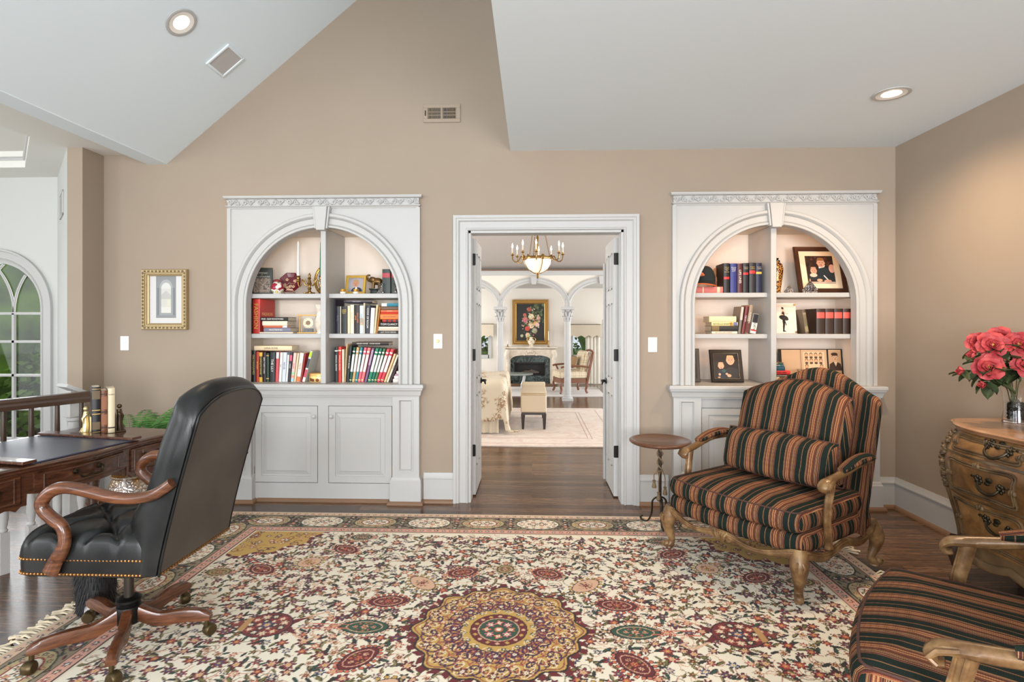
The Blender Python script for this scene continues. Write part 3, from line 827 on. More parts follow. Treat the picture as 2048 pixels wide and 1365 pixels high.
lay([(335, 835, 752, 798, (38, 34, 34), 'GOOD HOUSE   COOK BOOK', WHITE, 'black cookbook lying flat', {'d': .14, 'tsize': .014})], YB+.01, z+.001, 'across the top of the leaning yearbooks', G, 655, 580, 6.825)
lay([
 (893, 1010, 1196, 1248, (226, 212, 206), None, WHITE, 'pink-white paperback at the bottom'),
 (909, 1010, 1153, 1194, (236, 232, 226), None, WHITE, 'white paperback second from the bottom'),
 (921, 1010, 1126, 1151, (196, 160, 176), None, WHITE, 'mauve paperback third from the bottom'),
 (941, 1010, 1086, 1124, (232, 226, 220), None, WHITE, 'small white paperback on top'),
], YB-.02, ZC, 'in the short pile beside the yearbooks', G, 655, 580, 6.825, d=.13)
# -- window-side bookcase, middle shelf by the doorway
S = 'middle shelf by doorway'; G = 'books on the middle shelf by the doorway'
mid2 = row([
 (92, 108, 130, 0, (50, 42, 62), None, WHITE, 'tall dark purple book', {'d': .2}),
 (110, 166, 226, 0, (38, 38, 46), 'APRIL', (96, 96, 110), 'black book with grey lettering'),
 (168, 183, 228, 0, (228, 222, 206), None, WHITE, 'very thin white booklet'),
 (186, 268, 226, 0, (34, 34, 36), 'ROSES\nLINDA\nDAY', (228, 196, 80), 'thick black book with yellow title', {'upright_text': True}),
 (270, 306, 220, 0, (226, 208, 172), None, WHITE, 'slim cream book'),
 (307, 359, 206, 0, (232, 220, 192), 'ANNIE LEE', (200, 186, 156), 'ivory book'),
 (361, 433, 208, 0, (38, 30, 30), 'SAUL AND\nJANE', (226, 130, 70), 'thick black book with orange lettering', {'tsize': .017}),
 (436, 488, 216, 0, (204, 216, 220), 'COASTS', (110, 130, 150), 'pale blue and cream book', {'bands': ((.3, .55, (196, 170, 140)),)}),
 (489, 508, 182, 0, (224, 212, 190), None, WHITE, 'tall narrow cream book'),
 (510, 570, 212, 2, (40, 44, 56), 'CODE OF ROOM', WHITE, 'blue-black book with white lettering'),
 (573, 626, 246, 3, (232, 230, 224), None, WHITE, 'white book'),
 (629, 655, 207, 5, (222, 204, 160), None, WHITE, 'cream paperback'),
 (658, 680, 238, 7, (188, 120, 52), None, WHITE, 'tan and brown book'),
], YB, SH2, S, G, 655, 580, 6.825)
z = max(b[3] for b in mid2[1:9])
lay([(222, 610, 150, 186, (40, 40, 54), 'THE NIGHT', (150, 150, 170), 'dark blue book lying flat')], YB+.012, z+.001, 'on top of the black uprights by the doorway', G, 655, 580, 6.825)
lay([
 (686, 1010, 562, 600, (52, 50, 48), 'LAST MOVIE HEROES', WHITE, 'dark grey book with white lettering at the bottom'),
 (691, 1006, 538, 561, (226, 206, 184), None, WHITE, 'pale tan paperback second from the bottom'),
 (696, 1010, 503, 537, (232, 220, 196), None, WHITE, 'cream paperback third from the bottom'),
 (712, 1000, 441, 502, (36, 32, 32), 'TOM CLANCY', WHITE, 'black thick paperback with white lettering'),
 (748, 1010, 402, 440, (170, 50, 42), None, WHITE, 'red and black paperback', {'bands': ((.2, .3, BLK), (.45, .55, BLK), (.7, .8, BLK))}),
 (720, 1010, 328, 400, (226, 128, 62), 'BEST OF FRANCIS', (110, 60, 40), 'thick orange book with brown lettering', {'tsize': .013}),
 (724, 1010, 300, 327, (204, 56, 40), None, WHITE, 'scarlet book'),
 (727, 1000, 271, 299, (226, 112, 70), 'BUILDING', (250, 226, 190), 'coral orange book'),
 (731, 1010, 222, 270, (112, 84, 66), None, WHITE, 'brown book'),
 (733, 1010, 176, 221, (40, 120, 140), None, WHITE, 'teal and white book on top', {'bands': ((.72, .98, (226, 216, 206)),)}),
], YB, SH2, 'tall pile beside the arch casing', G, 655, 580, 6.825)
# -- window-side bookcase, top shelf
S = 'top shelf by doorway'; G = 'dark green volumes on the top shelf'
row([(1112, 1272, 378, 0, (52, 60, 56), None, WHITE, 'thick dark green volume with red label', {'bands': ((.66, .84, (176, 62, 70)),), 'd': .2}),
     (1288, 1450, 384, 0, (58, 64, 58), None, WHITE, 'dark green red-labelled volume cut off by the arch', {'bands': ((.66, .84, (176, 62, 70)),), 'd': .2})], YB+.04, SH1, S, G, 650, 500, 9.75)
# -- armchair-side bookcase, top shelf
S = 'top shelf under warm light'; G = 'thick books on the top shelf under the warm light'
RDC, NV = (214, 48, 48), (30, 34, 62)
row([
 (527, 608, 252, 0, (34, 32, 32), 'Robert\nLudlum\nThe\nBourne', (200, 176, 120), 'black volume with a red strip', {'upright_text': True, 'bands': ((.46, .54, RDC),)}),
 (618, 708, 255, 0, (46, 54, 122), 'Stories\nKING\nLAST', WHITE, 'royal blue volume with white lettering', {'upright_text': True, 'tsize': .013}),
 (714, 784, 256, 0, (84, 40, 44), 'LIFE LINES', WHITE, 'maroon volume with slanted white writing'),
 (790, 868, 250, 0, (36, 34, 38), 'Robert\nLudlum', (200, 190, 160), 'black volume with red strip and white disc', {'upright_text': True, 'bands': ((.61, .68, RDC),)}),
 (877, 962, 246, 0, (44, 42, 44), 'Robert\nLudlum', (206, 170, 90), 'charcoal volume with red strip and gold lettering', {'upright_text': True, 'bands': ((.64, .74, RDC),)}),
 (967, 1050, 248, 0, NV, 'Robert\nLudlum', (190, 180, 160), 'navy volume with yellow strip', {'upright_text': True, 'bands': ((.63, .70, (214, 176, 70)),)}),
], YB, SH1, S, G, 1370, 490, 6.825, d=.2)
lay([(108, 518, 562, 647, (206, 112, 104), None, WHITE, 'rose-pink hardcover lying flat under the dark cap', {'bands': ((.64, .68, (232, 200, 160)), (.1, .2, (226, 190, 160)))})], YB, SH1, 'on the top shelf', 'books lying on the top shelf', 1370, 490, 6.825, d=.22)
S = 'middle shelf near side table'; G = 'books on the middle shelf near the side table'
row([
 (722, 762, 842, 7, (118, 108, 96), None, WHITE, 'grey book showing its photographic cover', {'d': .16, 'bands': ((.5, .98, (190, 182, 170)),)}),
 (768, 812, 838, 9, (112, 46, 46), 'THE IVY', WHITE, 'maroon book with large white lettering'),
 (816, 868, 820, 10, (150, 130, 110), 'FLASHMAN', WHITE, 'mottled book with white lettering', {'bands': ((.02, .42, (100, 52, 44)),)}),
 (884, 962, 938, 10.5, (226, 218, 204), 'THE FOURTH', BLK, 'white and black paperback with red line', {'hard': False, 'bands': ((.55, .99, (40, 38, 40)), (.12, .2, (200, 50, 50)))}),
], YB, SH2, S, G, 1370, 490, 6.825)
z1 = lay([
 (366, 716, 1183, 1217, (230, 218, 196), 'THE ODDS AND SUMMER', (140, 120, 100), 'cream book with small lettering at the bottom'),
 (357, 722, 1105, 1180, (44, 40, 38), None, WHITE, 'thick black book with page edges showing', {'bands': ((.7, .98, (120, 98, 60)),)}),
 (362, 722, 1052, 1102, (226, 214, 150), 'NOVELLA ENSEMBLE', (60, 60, 50), 'yellow and white paperback', {'bands': ((.02, .16, (110, 110, 150)), (.2, .3, (226, 160, 60)))}),
 (330, 700, 966, 1045, (232, 206, 164), None, WHITE, 'thick cream open-edged book on top'),
], YB, SH2, 'flat pile near the side table', G, 1370, 490, 6.825)
# -- armchair-side bookcase, set of dark volumes and the pile behind the armchair
S = 'middle shelf above armchair'; G = 'dark volumes with red labels above the armchair'
vol = []
for i, (a, b) in enumerate(((640, 744), (750, 854), (860, 962), (968, 1068))):
    vol.append((a, b, 918, 0, (58, 44, 36), None, WHITE, 'dark brown volume with a red label, of four', {'bands': ((.62, .86, (220, 92, 80)),), 'd': .2}))
row(vol, YB, SH2, S, G, 1530, 470, 6.205)
row([(505, 552, 928, -9, (96, 80, 62), None, WHITE, 'leaning brown book with a patterned spine', {'bands': ((.08, .88, (150, 132, 98)), (.3, .8, (170, 158, 126)))}),], YB-.02, SH2, 'beside the acrylic picture', G, 1530, 470, 6.205)
lay([
 (160, 590, 955, 1030, (38, 34, 36), 'FLOATS HEROES', WHITE, 'black paperback with white script at the bottom'),
 (160, 600, 872, 950, (222, 200, 160), 'ANGELS', (120, 70, 60), 'cream book with brown middle, second from the bottom', {'bands': ((.35, .65, (110, 84, 66)),)}),
 (160, 550, 818, 868, (40, 36, 38), 'COLLECTED BAKING', WHITE, 'black book with white lettering, third from the bottom'),
 (160, 548, 733, 816, (212, 60, 56), 'AFTER FIRE', BLK, 'red book with black lettering'),
 (160, 432, 640, 730, (44, 84, 104), None, WHITE, 'deep blue book'),
 (160, 412, 592, 636, (70, 110, 112), 'BRASTE', WHITE, 'slim teal book with white lettering'),
 (160, 405, 548, 590, (150, 120, 96), None, WHITE, 'brown and green book on top', {'bands': ((.1, .5, (50, 84, 74)),)}),
], YB, ZC, 'pile behind the armchair', 'books piled behind the armchair', 1530, 670, 10.78)
# ================= striped armchairs
def stripe_stops():
    G, T, RU, CR, PU, OR = (27, 38, 33), (122, 86, 59), (92, 47, 37), (172, 134, 92), (50, 33, 41), (140, 84, 57)
    q = [(.0, G), (.20, T), (.235, G), (.435, RU), (.447, CR), (.455, PU), (.465, CR), (.48, RU), (.505, T), (.52, PU), (.535, RU), (.56, OR), (.58, CR), (.60, OR), (.625, RU), (.64, OR), (.66, CR), (.68, OR), (.705, RU), (.73, T), (.745, PU)]
    m = [(.76, RU), (.785, T), (.80, RU), (.82, CR), (.835, PU), (.855, CR), (.87, RU), (.895, PU), (.91, CR), (.925, RU), (.95, PU), (.965, T), (.985, RU)]
    return q+m
def f_stripe(t, period=.122, off=0.0):
    tc = t.n('ShaderNodeTexCoord'); sx = t.n('ShaderNodeSeparateXYZ'); t.l(tc.outputs['Object'], sx.inputs[0])
    nx = t.n('ShaderNodeSeparateXYZ'); t.l(tc.outputs['Normal'], nx.inputs[0])
    side = t.math('GREATER_THAN', t.math('ABSOLUTE', nx.outputs[0]), .78)
    k = t.n('ShaderNodeMix', data_type='FLOAT'); t.l(side, k.inputs[0]); t.l(sx.outputs[0], k.inputs[2]); t.l(sx.outputs[1], k.inputs[3])
    w = t.noise(tc.outputs['Object'], 9, 2)
    p = t.math('ADD', k.outputs[0], t.math('MULTIPLY', t.math('SUBTRACT', w.outputs['Fac'], .5), .012))
    fr = t.math('FRACT', t.math('ADD', t.math('DIVIDE', p, period), 50.27+off))
    st = stripe_stops()
    a = t.ramp(fr, [(q/.5 if q < .5 else 1, c) for q, c in st if q < .5], 'CONSTANT')
    b = t.ramp(fr, st[:0]+[(0, st[9][1])], 'CONSTANT')
    lo = t.ramp(t.math('MULTIPLY', fr, 2), [(q*2, c) for q, c in st if q < .5], 'CONSTANT')
    hi = t.ramp(t.math('MULTIPLY', t.math('SUBTRACT', fr, .5), 2), [((q-.5)*2 if q > .5 else 0, c) for q, c in st if q >= .5], 'CONSTANT')
    c = t.mix(t.math('GREATER_THAN', fr, .5), lo, hi)
    wv = t.n('ShaderNodeTexWave', wave_type='BANDS', bands_direction='Y'); wv.inputs['Scale'].default_value = 60; wv.inputs['Distortion'].default_value = .6
    t.l(tc.outputs['Object'], wv.inputs['Vector'])
    wz = t.n('ShaderNodeTexWave', wave_type='BANDS', bands_direction='Z'); wz.inputs['Scale'].default_value = 60
    t.l(tc.outputs['Object'], wz.inputs['Vector'])
    weave = t.math('MULTIPLY', wv.outputs['Fac'], wz.outputs['Fac'])
    c = t.mix(t.math('MULTIPLY', weave, .35), c, lin((34, 25, 23)))
    t.col(c); t.bump(weave, .25, .002)
    t.b.inputs['Sheen Weight'].default_value = 0
M_STRIPE = pmat('striped_upholstery', (120, 80, 60), f_stripe, rough=.9, spec=.15)
M_PIPE = mat('dark_rust_piping', (74, 46, 38), .8)
def f_gold(t):
    v = t.coord('Object'); n = t.noise(v, 14, 5, .6); n2 = t.noise(v, 90, 3)
    t.col(t.ramp(n.outputs['Fac'], [(.3, (76, 51, 32)), (.5, (120, 89, 57)), (.68, (156, 124, 83))])); t.bump(n2.outputs['Fac'], .08, .002)
M_GOLDWOOD = pmat('antiqued_gold_wood', (140, 110, 70), f_gold, rough=.32, metal=.1)
def cushion(mb, outline, z0, z1, crown, rim=.018, bulge=.008):
    """upholstered pad: outline (x,y) seen from above"""
    cx = sum(p[0] for p in outline)/len(outline); cy = sum(p[1] for p in outline)/len(outline)
    n = len(outline)
    def off(d):
        out = []
        for i, (x, y) in enumerate(outline):
            a, b = outline[i-1], outline[(i+1) % n]; tx, ty = b[0]-a[0], b[1]-a[1]; L = math.hypot(tx, ty) or 1
            out.append((x+ty/L*d, y-tx/L*d))
        return out
    H = z1-z0; r = []
    for d, z in ((-rim*1.4, z0), (-rim*.35, z0+H*.08), (bulge*.6, z0+H*.25), (bulge, z0+H*.5), (bulge*.6, z0+H*.75), (-rim*.2, z0+H*.93), (-rim*.9, z1)):
        r.append([(x, y, z) for x, y in off(d)])
    top = off(-rim*.9)
    for k in range(1, 9):
        s = 1-k/8.6
        r.append([(cx+(x-cx)*s, cy+(y-cy)*s, z1+crown*(1-s**2.4)) for x, y in top])
    mb.rings(r, True, True, True)
    return [(x, y, z1-.004) for x, y in off(-rim*.55)]
def rounded_outline(w, y0, y1, bow=.03, r=.05, n=14):
    """ccw outline, front (y0) bowed outwards"""
    pts = []
    for i in range(n+1):
        a = -1+2*i/n; pts.append((a*(w-r), y0-bow*(1-a*a)))
    pts += [(w-r+r*sin(R(q)), y0+r-r*cos(R(q))) for q in (30, 60, 90)]
    pts += [(w, y0+(y1-y0)*k) for k in (.3, .5, .7)]
    pts += [(w-r+r*cos(R(q)), y1-r+r*sin(R(q))) for q in (0, 45, 90)]
    pts += [((w-r)*(1-2*k), y1) for k in (.25, .5, .75)]
    pts += [(-(w-r)-r*sin(R(q)), y1-r+r*cos(R(q))) for q in (0, 45, 90)]
    pts += [(-w, y0+(y1-y0)*k) for k in (.7, .5, .3)]
    pts += [(-(w-r)-r*cos(R(q)), y0+r-r*sin(R(q))) for q in (0, 30, 60)]
    return pts
def scroll(mb, c, r0, turns, axis, wd, a0=0, sg=1, n=22, rad=.012):
    """flat spiral in the plane (axis, z) starting at angle a0, width wd across"""
    pts = []; rr = []
    ax = Vector(axis)
    for i in range(n+1):
        a = a0+sg*2*PI*turns*i/n; r = r0*(1-.8*i/n)
        pts.append(Vector(c)+ax*(r*cos(a))+Vector((0, 0, r*sin(a)))); rr.append((wd*(1-.15*i/n), rad*(1-.4*i/n)))
    mb.tube(pts, rr, 8, up=ax.cross(Vector((0, 0, 1))).cross(ax).cross(ax) if False else None)
def make_armchair(label):
    o = thing('armchair', label, 'armchair', group='striped upholstered armchairs')
    zt = lambda x: .945+.15*(cos(PI*min(abs(x-.03), .44)/.88)**2)
    bow = lambda x: -.035*(1-(x/.40)**2)
    # seat deck and cushion
    ol = rounded_outline(.415, .0, .74, .03, .05)
    mb = MB(); cushion(mb, ol, .225, .325, .01, .016, .008); mb.build('seat_deck', M_STRIPE, o)
    ol = rounded_outline(.405, -.012, .66, .035, .05)
    mb = MB(); pipe = cushion(mb, ol, .328, .435, .035, .02, .012); sc_ = mb.build('seat_cushion', M_STRIPE, o)
    mb = MB(); mb.tube(pipe, .005, 6, loop=True); mb.tube([(x*1.012, y, .342) for x, y, z in pipe], .005, 6, loop=True); mb.build('piping', M_PIPE, sc_)
    # back
    mb = MB(); rings = []; n = 34
    for i in range(n+1):
        q_ = -1+2*i/n; x = .03+.42*q_; e = min(1, (1.0002-abs(q_))*9)**.5; top = zt(x)-.03*(1-e); lo = .23
        yf = lambda z: .655+.235*(z-.3)/.8-.10*abs(q_)**3
        th = .035+.055*e; rg = []
        for k in range(9):
            z = lo+(top-.03-lo)*k/8; rg.append((x, yf(z), z))
        for a in (30, 60, 90, 120, 150): rg.append((x, yf(top-.03)+th*(.5-.5*cos(R(a))), top-.03+.03*sin(R(a))))
        for k in range(9):
            z = top-.03-(top-.03-lo)*k/8; rg.append((x, yf(z)+th, z))
        rings.append(rg)
    mb.rings(rings); mb.build('back', M_STRIPE, o, sharp=60)
    # back cushion
    mb = MB()
    def bc_(sg):
        def fn(u, v):
            a, b = 2*u-1, 2*v-1; k = (max(0, 1-abs(a)**5)**.42)*(max(0, 1-abs(b)**5)**.42)
            hump = .06*cos(PI*a/2)**1.5*max(0, b) if abs(a) < 1 else 0
            z = .71+.255*b+hump-.03*max(0, b)*abs(a)**6; x = -.005+.355*a*(1-.05*max(0, b)**3)*(1-.03*(1-k)); y = .555+.20*(z-.45)/.6
            return (x, y-sg*.095*k+(.008*sin(x*60)*(1-k)), z)
        return fn
    mb.sheet(bc_(1), 26, 20); mb.sheet(bc_(-1), 26, 20); cu = mb.build('back_cushion', M_STRIPE, o, weld=1e-4, sharp=0)
    mb = MB()
    ed = [bc_(1)(i/25, 0) for i in range(26)]+[bc_(1)(1, j/19) for j in range(1, 20)]+[bc_(1)(1-i/25, 1) for i in range(1, 26)]+[bc_(1)(0, 1-j/19) for j in range(1, 19)]
    mb.tube(ed, .005, 6, loop=True); mb.build('piping', M_PIPE, cu)
    # show-wood
    mb = MB(); pts = []; rr = []
    for i in range(41):
        x = -.40+.8*i/40; pts.append((x, bow(x)-.012, .208+.014*cos(PI*x/.2)+.02*(abs(x)/.4)**4)); rr.append((.014, .018+.005*cos(PI*x/.2)))
    mb.tube(pts, rr, 10, up=(0, 0, 1))
    for s in (-1, 1):
        mb.tube([(x*.98, y-.012, z+.012) for x, y, z in pts], .006, 6)
    for k in range(-2, 3): mb.tube([(k*.008, -.062, .195), (k*.015, -.068, .222), (k*.02, -.056, .24)], [.007, .009, .005], 6)
    for s in (-1, 1): scroll(mb, (s*.05, -.056, .213), .017, 1.2, (s, 0, 0), .008, PI, 1, 16, .006)
    mb.build('front_rail', M_GOLDWOOD, o)
    for s in (-1, 1):
        mb = MB(); pts = []; rr = []
        for i in range(25):
            y = .01+.75*i/24; pts.append((s*(.418+.01*sin(PI*i/24)), y, .205+.016*cos(2*PI*i/12)+.015*abs(1-i/12)**4)); rr.append((.014, .024))
        mb.tube(pts, rr, 10, up=(0, 0, 1)); mb.tube([(x+s*.012, y, z+.014) for x, y, z in pts], .006, 6)
        mb.build('side_rail', M_GOLDWOOD, o)
        for front in (1, 0):
            dx, dy = (s*.6, -.8) if front else (s*.5, .85)
            bx, by = (s*.392, .012) if front else (s*.395, .74)
            mb = MB(); K = 1.0 if front else 1.5
            path = spline([(0, .255), (.012*K, .215), (.026*K, .17), (.024*K, .12), (.010*K, .075), (.006*K, .045), (.022*K, .022), (.040*K, .017)], 4)
            rad = spline([(.040,), (.046,), (.044,), (.032,), (.023,), (.021,), (.022,), (.016,)], 4)
            mb.tube([(bx+dx*q, by+dy*q, z) for q, z in path], [(r[0], r[0]*.9) for r in rad], 12)
            mb.ball((bx+dx*.034*K, by+dy*.034*K, .028), (.021, .021, .021), 10, 8)
            mb.lathe([(.018, 0), (.022, .006), (.02, .014), (.01, .02)], 12, Matrix.Translation((bx+dx*.02*K, by+dy*.02*K, .0)))
            scroll(mb, (bx+dx*.045*K, by+dy*.045*K, .032), .017, 1.1, (dx, dy, 0), .016, -PI/2, 1, 14, .005)
            if front:
                for q in (-1, 1): mb.tube([(bx+dx*.06-q*dy*.012, by+dy*.06+q*dx*.012, .21), (bx+dx*.068-q*dy*.02, by+dy*.068+q*dx*.02, .19), (bx+dx*.058-q*dy*.008, by+dy*.058+q*dx*.008, .15)], [.007, .008, .003], 6)
            mb.build('leg', M_GOLDWOOD, o)
        mb = MB()
        path = spline([(s*.425, .70, .615), (s*.44, .60, .622), (s*.448, .48, .62), (s*.446, .38, .604), (s*.44, .29, .585), (s*.436, .225, .575), (s*.434, .18, .566), (s*.434, .158, .545), (s*.434, .172, .527), (s*.434, .19, .53)], 5)
        rad = spline([(.018, .018), (.02, .018), (.021, .018), (.021, .02), (.021, .022), (.026, .02), (.03, .017), (.028, .013), (.024, .011), (.02, .009)], 5)
        mb.tube(path, [tuple(r) for r in rad], 10, up=(0, 0, 1) if False else None)
        mb.tube([(s*.463, .22, .578), (s*.466, .175, .565), (s*.466, .158, .545), (s*.465, .175, .53)], [.007, .009, .008, .006], 6)
        post = spline([(s*.437, .235, .565), (s*.434, .222, .50), (s*.430, .208, .43), (s*.428, .208, .36), (s*.426, .22, .29), (s*.424, .235, .225)], 5)
        mb.tube(post, [(.019-.003*sin(PI*i/25), .024-.004*sin(PI*i/25)) for i in range(len(post))], 10, up=(0, 1, 0))
        mb.tube([(x+s*.018, y, z) for x, y, z in post], .006, 6); mb.tube([(x+s*.006, y-.022, z) for x, y, z in post], .006, 6)
        arm = mb.build('arm', M_GOLDWOOD, o)
        mb = MB(); pd = spline([(s*.432, .68, .632), (s*.446, .57, .648), (s*.45, .45, .642), (s*.447, .32, .614)], 6)
        mb.tube(pd, [(.039*sin(PI*(i+2.2)/(len(pd)+3.4))**.4, .027*sin(PI*(i+2.2)/(len(pd)+3.4))**.4) for i in range(len(pd))], 12, up=(0, 0, 1)); mb.build('arm_pad', M_STRIPE, arm)
    return o
ach = make_armchair('striped armchair with a bolster pillow, in front of the bookcase')
ach.location = (1.079, 3.083, .016); ach.rotation_euler = (0, 0, R(-54.5))
dup(ach, (1.14, 1.865, .016), R(-127.7), label='nearer striped armchair beside the carved chest, cropped by the frame')
# bolster pillow
pl = thing('bolster_pillow', 'striped bolster pillow lying on the armchair before the bookcase', 'pillow', (1.079, 3.083, .016), R(-54.5))
mb = MB(); 
def pf(sg):
    def fn(u, v):
        a, b = 2*u-1, 2*v-1; k = (max(0, 1-abs(a)**6)**.4)*(max(0, 1-abs(b)**4)**.5)
        return (.05+.335*a*(1-.02*(1-k)), .40-sg*.09*k+.03*b+.006*sin(a*40)*(1-k), .605+.125*b*(1+.04*cos(a*PI)))
    return fn
mb.sheet(pf(1), 30, 16); mb.sheet(pf(-1), 30, 16); mb.build('cover', M_STRIPE, pl, weld=1e-4, sharp=0)
mb = MB(); ed = [pf(1)(i/29, 0) for i in range(30)]+[pf(1)(1, j/15) for j in range(1, 16)]+[pf(1)(1-i/29, 1) for i in range(1, 30)]+[pf(1)(0, 1-j/15) for j in range(1, 15)]
mb.tube(ed, .005, 6, loop=True); mb.build('piping', M_PIPE, pl)
# ================= leather desk chair
def f_leather(t):
    v = t.coord('Object'); n = t.noise(v, 7, 4); n2 = t.noise(v, 160, 3)
    t.col(t.ramp(n.outputs['Fac'], [(.35, (19, 20, 20)), (.7, (33, 33, 32))])); t.bump(n2.outputs['Fac'], .1, .002)
    t.l(t.math('MULTIPLY_ADD', n.outputs['Fac'], .2), t.b.inputs['Roughness']); 
    for x in t.t.nodes:
        if x.type == 'MATH': x.inputs[2].default_value = .22
M_LEATHER = pmat('black_leather', (36, 36, 36), f_leather, rough=.32, spec=.38)
M_VINYL = pmat('grey_black_back_panel', (84, 78, 71), lambda t: t.col(t.ramp(t.noise(t.coord('Object'), 3, 4).outputs['Fac'], [(.3, (62, 58, 53)), (.7, (84, 78, 71))])), rough=.48)
def f_walnut(t):
    v = t.coord('Object', (3, 3, 3)); n = t.noise(t.coord('Object', (2, 2, 16)), 4, 5, .6, .5)
    t.col(t.ramp(n.outputs['Fac'], [(.3, (62, 34, 20)), (.55, (98, 58, 36)), (.75, (122, 76, 48))]))
M_WALNUT = pmat('red_brown_walnut', (96, 58, 36), f_walnut, rough=.26, coat=.3)
M_NAIL = mat('brass_nail_heads', (172, 124, 74), .3, .9)
ch = thing('desk_chair', 'black tufted leather swivel chair drawn up to the desk', 'desk chair', (-1.745, 2.32, .014))
OX, OY = -1.745, 2.32
# seat: x from -.27 (front) to .29, y +-.25
mb = MB()
sq = rounded_outline(.25, -.275, .29, .012, .05)
rot = lambda p: (p[1], -p[0])            # outline's front (low y) becomes low x
ring = [rot(p) for p in sq]
mb.rings([[(x*s, y*s, z) for x, y in ring] for s, z in ((.97, .388), (1.0, .395), (1.005, .43), (1.0, .462), (.96, .47))])
mb.build('seat_frame', M_LEATHER, ch)
mb = MB(); N = 71
def tuft(u, v):
    a, b = 2*u-1, 2*v-1
    k = (max(0, 1-abs(a)**7)**.36)*(max(0, 1-abs(b)**7)**.36)
    x = .008+.286*a*(1+.035*k**.5*(1-abs(a)**9))*(1-.06*b**6); y = .256*b*(1+.03*k)*(1-.06*a**6); px_, py_ = .118, .118
    z = .458+.118*k
    p, q = x/px_+.35, y/py_+.5
    i, j = round(p), round(q)
    dd = min(((p-ii)*px_)**2+((q-jj)*py_)**2 for ii, jj in ((math.floor(p*1)+m, math.floor(q)+n) for m in (0, 1) for n in (0, 1)) if (ii+jj) % 2 == 0)
    d1 = abs(((p+q)/2) % 1); d1 = min(d1, 1-d1); d2 = abs(((p-q)/2) % 1); d2 = min(d2, 1-d2)
    z -= k*(.054*math.exp(-dd/.0011)+.026*math.exp(-(min(d1, d2)*.118*1.4/.013)**2))
    return (x, y, z)
mb.sheet(tuft, N, N); mb.build('seat_cushion', M_LEATHER, ch, sharp=0)
per = [(x*1.006, y*1.006) for x, y in ring]
for z in (.402, .458):
    mb = MB(); L = 0; nxt = 0
    for i in range(len(per)):
        a, b = Vector(per[i]), Vector(per[(i+1) % len(per)]); d = (b-a).length
        while nxt < L+d:
            p = a+(b-a)*((nxt-L)/d) if d > 0 else a
            if p.x < .27: mb.ball((p.x, p.y, z), .0058, 6, 4)
            nxt += .0145
        L += d
    mb.build('nail_trim', M_NAIL, ch)
mb = MB()
for k in range(30): mb.ball((.309, -.235+.47*k/29, .405), .0055, 6, 4)
mb.build('nail_trim', M_NAIL, ch)
# back
mb = MB(); n = 32; rings = []; rear = []; front = []
ztop = lambda y: 1.05+.095*max(0, 1-(abs(y)/.256)**2.6)**.75
for i in range(n+1):
    y = -.255+.51*i/n; e = min(1, (1-abs(y)/.2551)*6)**.5; lo = .40
    top = ztop(y)-.04*(1-e)
    xr = lambda z: .297+.185*max(0, (z-.40)/.7)**1.15
    th = lambda z: (.05+.09*e)*(1-.15*max(0, (z-.9)/.25))*(1+.25*math.exp(-((z-.60)/.09)**2))
    rg = []
    for k in range(15):
        z = lo+(top-.05-lo)*k/14; rg.append((xr(z), y, z))
    for a in (20, 45, 70, 90, 110, 135, 160): rg.append((xr(top-.05)-th(top-.05)*(.5-.5*cos(R(a))), y, top-.05+.05*sin(R(a))))
    for k in range(15):
        z = top-.05-(top-.05-lo)*k/14; rg.append((xr(z)-th(z), y, z))
    rings.append(rg)
mb.rings(rings); mb.build('backrest', M_LEATHER, ch, sharp=70)
mb = MB(); rings = []; edge_l = []
def xr_(z): return .297+.185*max(0, (z-.40)/.7)**1.15
for i in range(n+1):
    y = -.242+.484*i/n; top = ztop(y)-.052
    rings.append([(xr_(z)+.001, y, z) for z in [.395+(top-.395)*k/16 for k in range(17)]]+[(xr_(z)+.007, y, z) for z in [top-(top-.395)*k/16 for k in range(17)]])
mb.rings(rings); bp = mb.build('back_panel', M_VINYL, ch, sharp=50)
mb = MB()
ed = [(xr_(z)+.005, -.244, z) for z in [.395+.62*k/16 for k in range(17)]]+[(xr_(ztop(y)-.05)+.005, y, ztop(y)-.05) for y in [-.24+.48*k/20 for k in range(21)]]+[(xr_(z)+.005, .244, z) for z in [1.02-.62*k/16 for k in range(17)]]
mb.tube(ed, .0055, 6); mb.build('piping', M_LEATHER, bp)
# arms
armpx = [(344, 966), (325, 980), (302, 992), (260, 998), (223, 995), (186, 986), (140, 976), (107, 981), (86, 1000), (85, 1018), (102, 1036), (123, 1053), (130, 1076), (125, 1100), (111, 1124), (101, 1146)]
path0 = [at_y(a, b, 2.052) for a, b in armpx]; path0 = [(p.x-OX, -.268, p.z-.014) for p in path0]
for s in (-1, 1):
    mb = MB(); path = spline([(x, -s*y if s > 0 else y, z) for x, y, z in path0], 4); m = len(path)
    rr = []
    for i in range(m):
        u = i/(m-1); w = .020+.004*sin(PI*u)+(.012*max(0, (u-.82)/.18)) ; rr.append((w*(.62 if u > .9 else .95), w))
    mb.tube(path, rr, 12, up=(0, 1, 0) if False else None); mb.build('arm', M_WALNUT, ch)
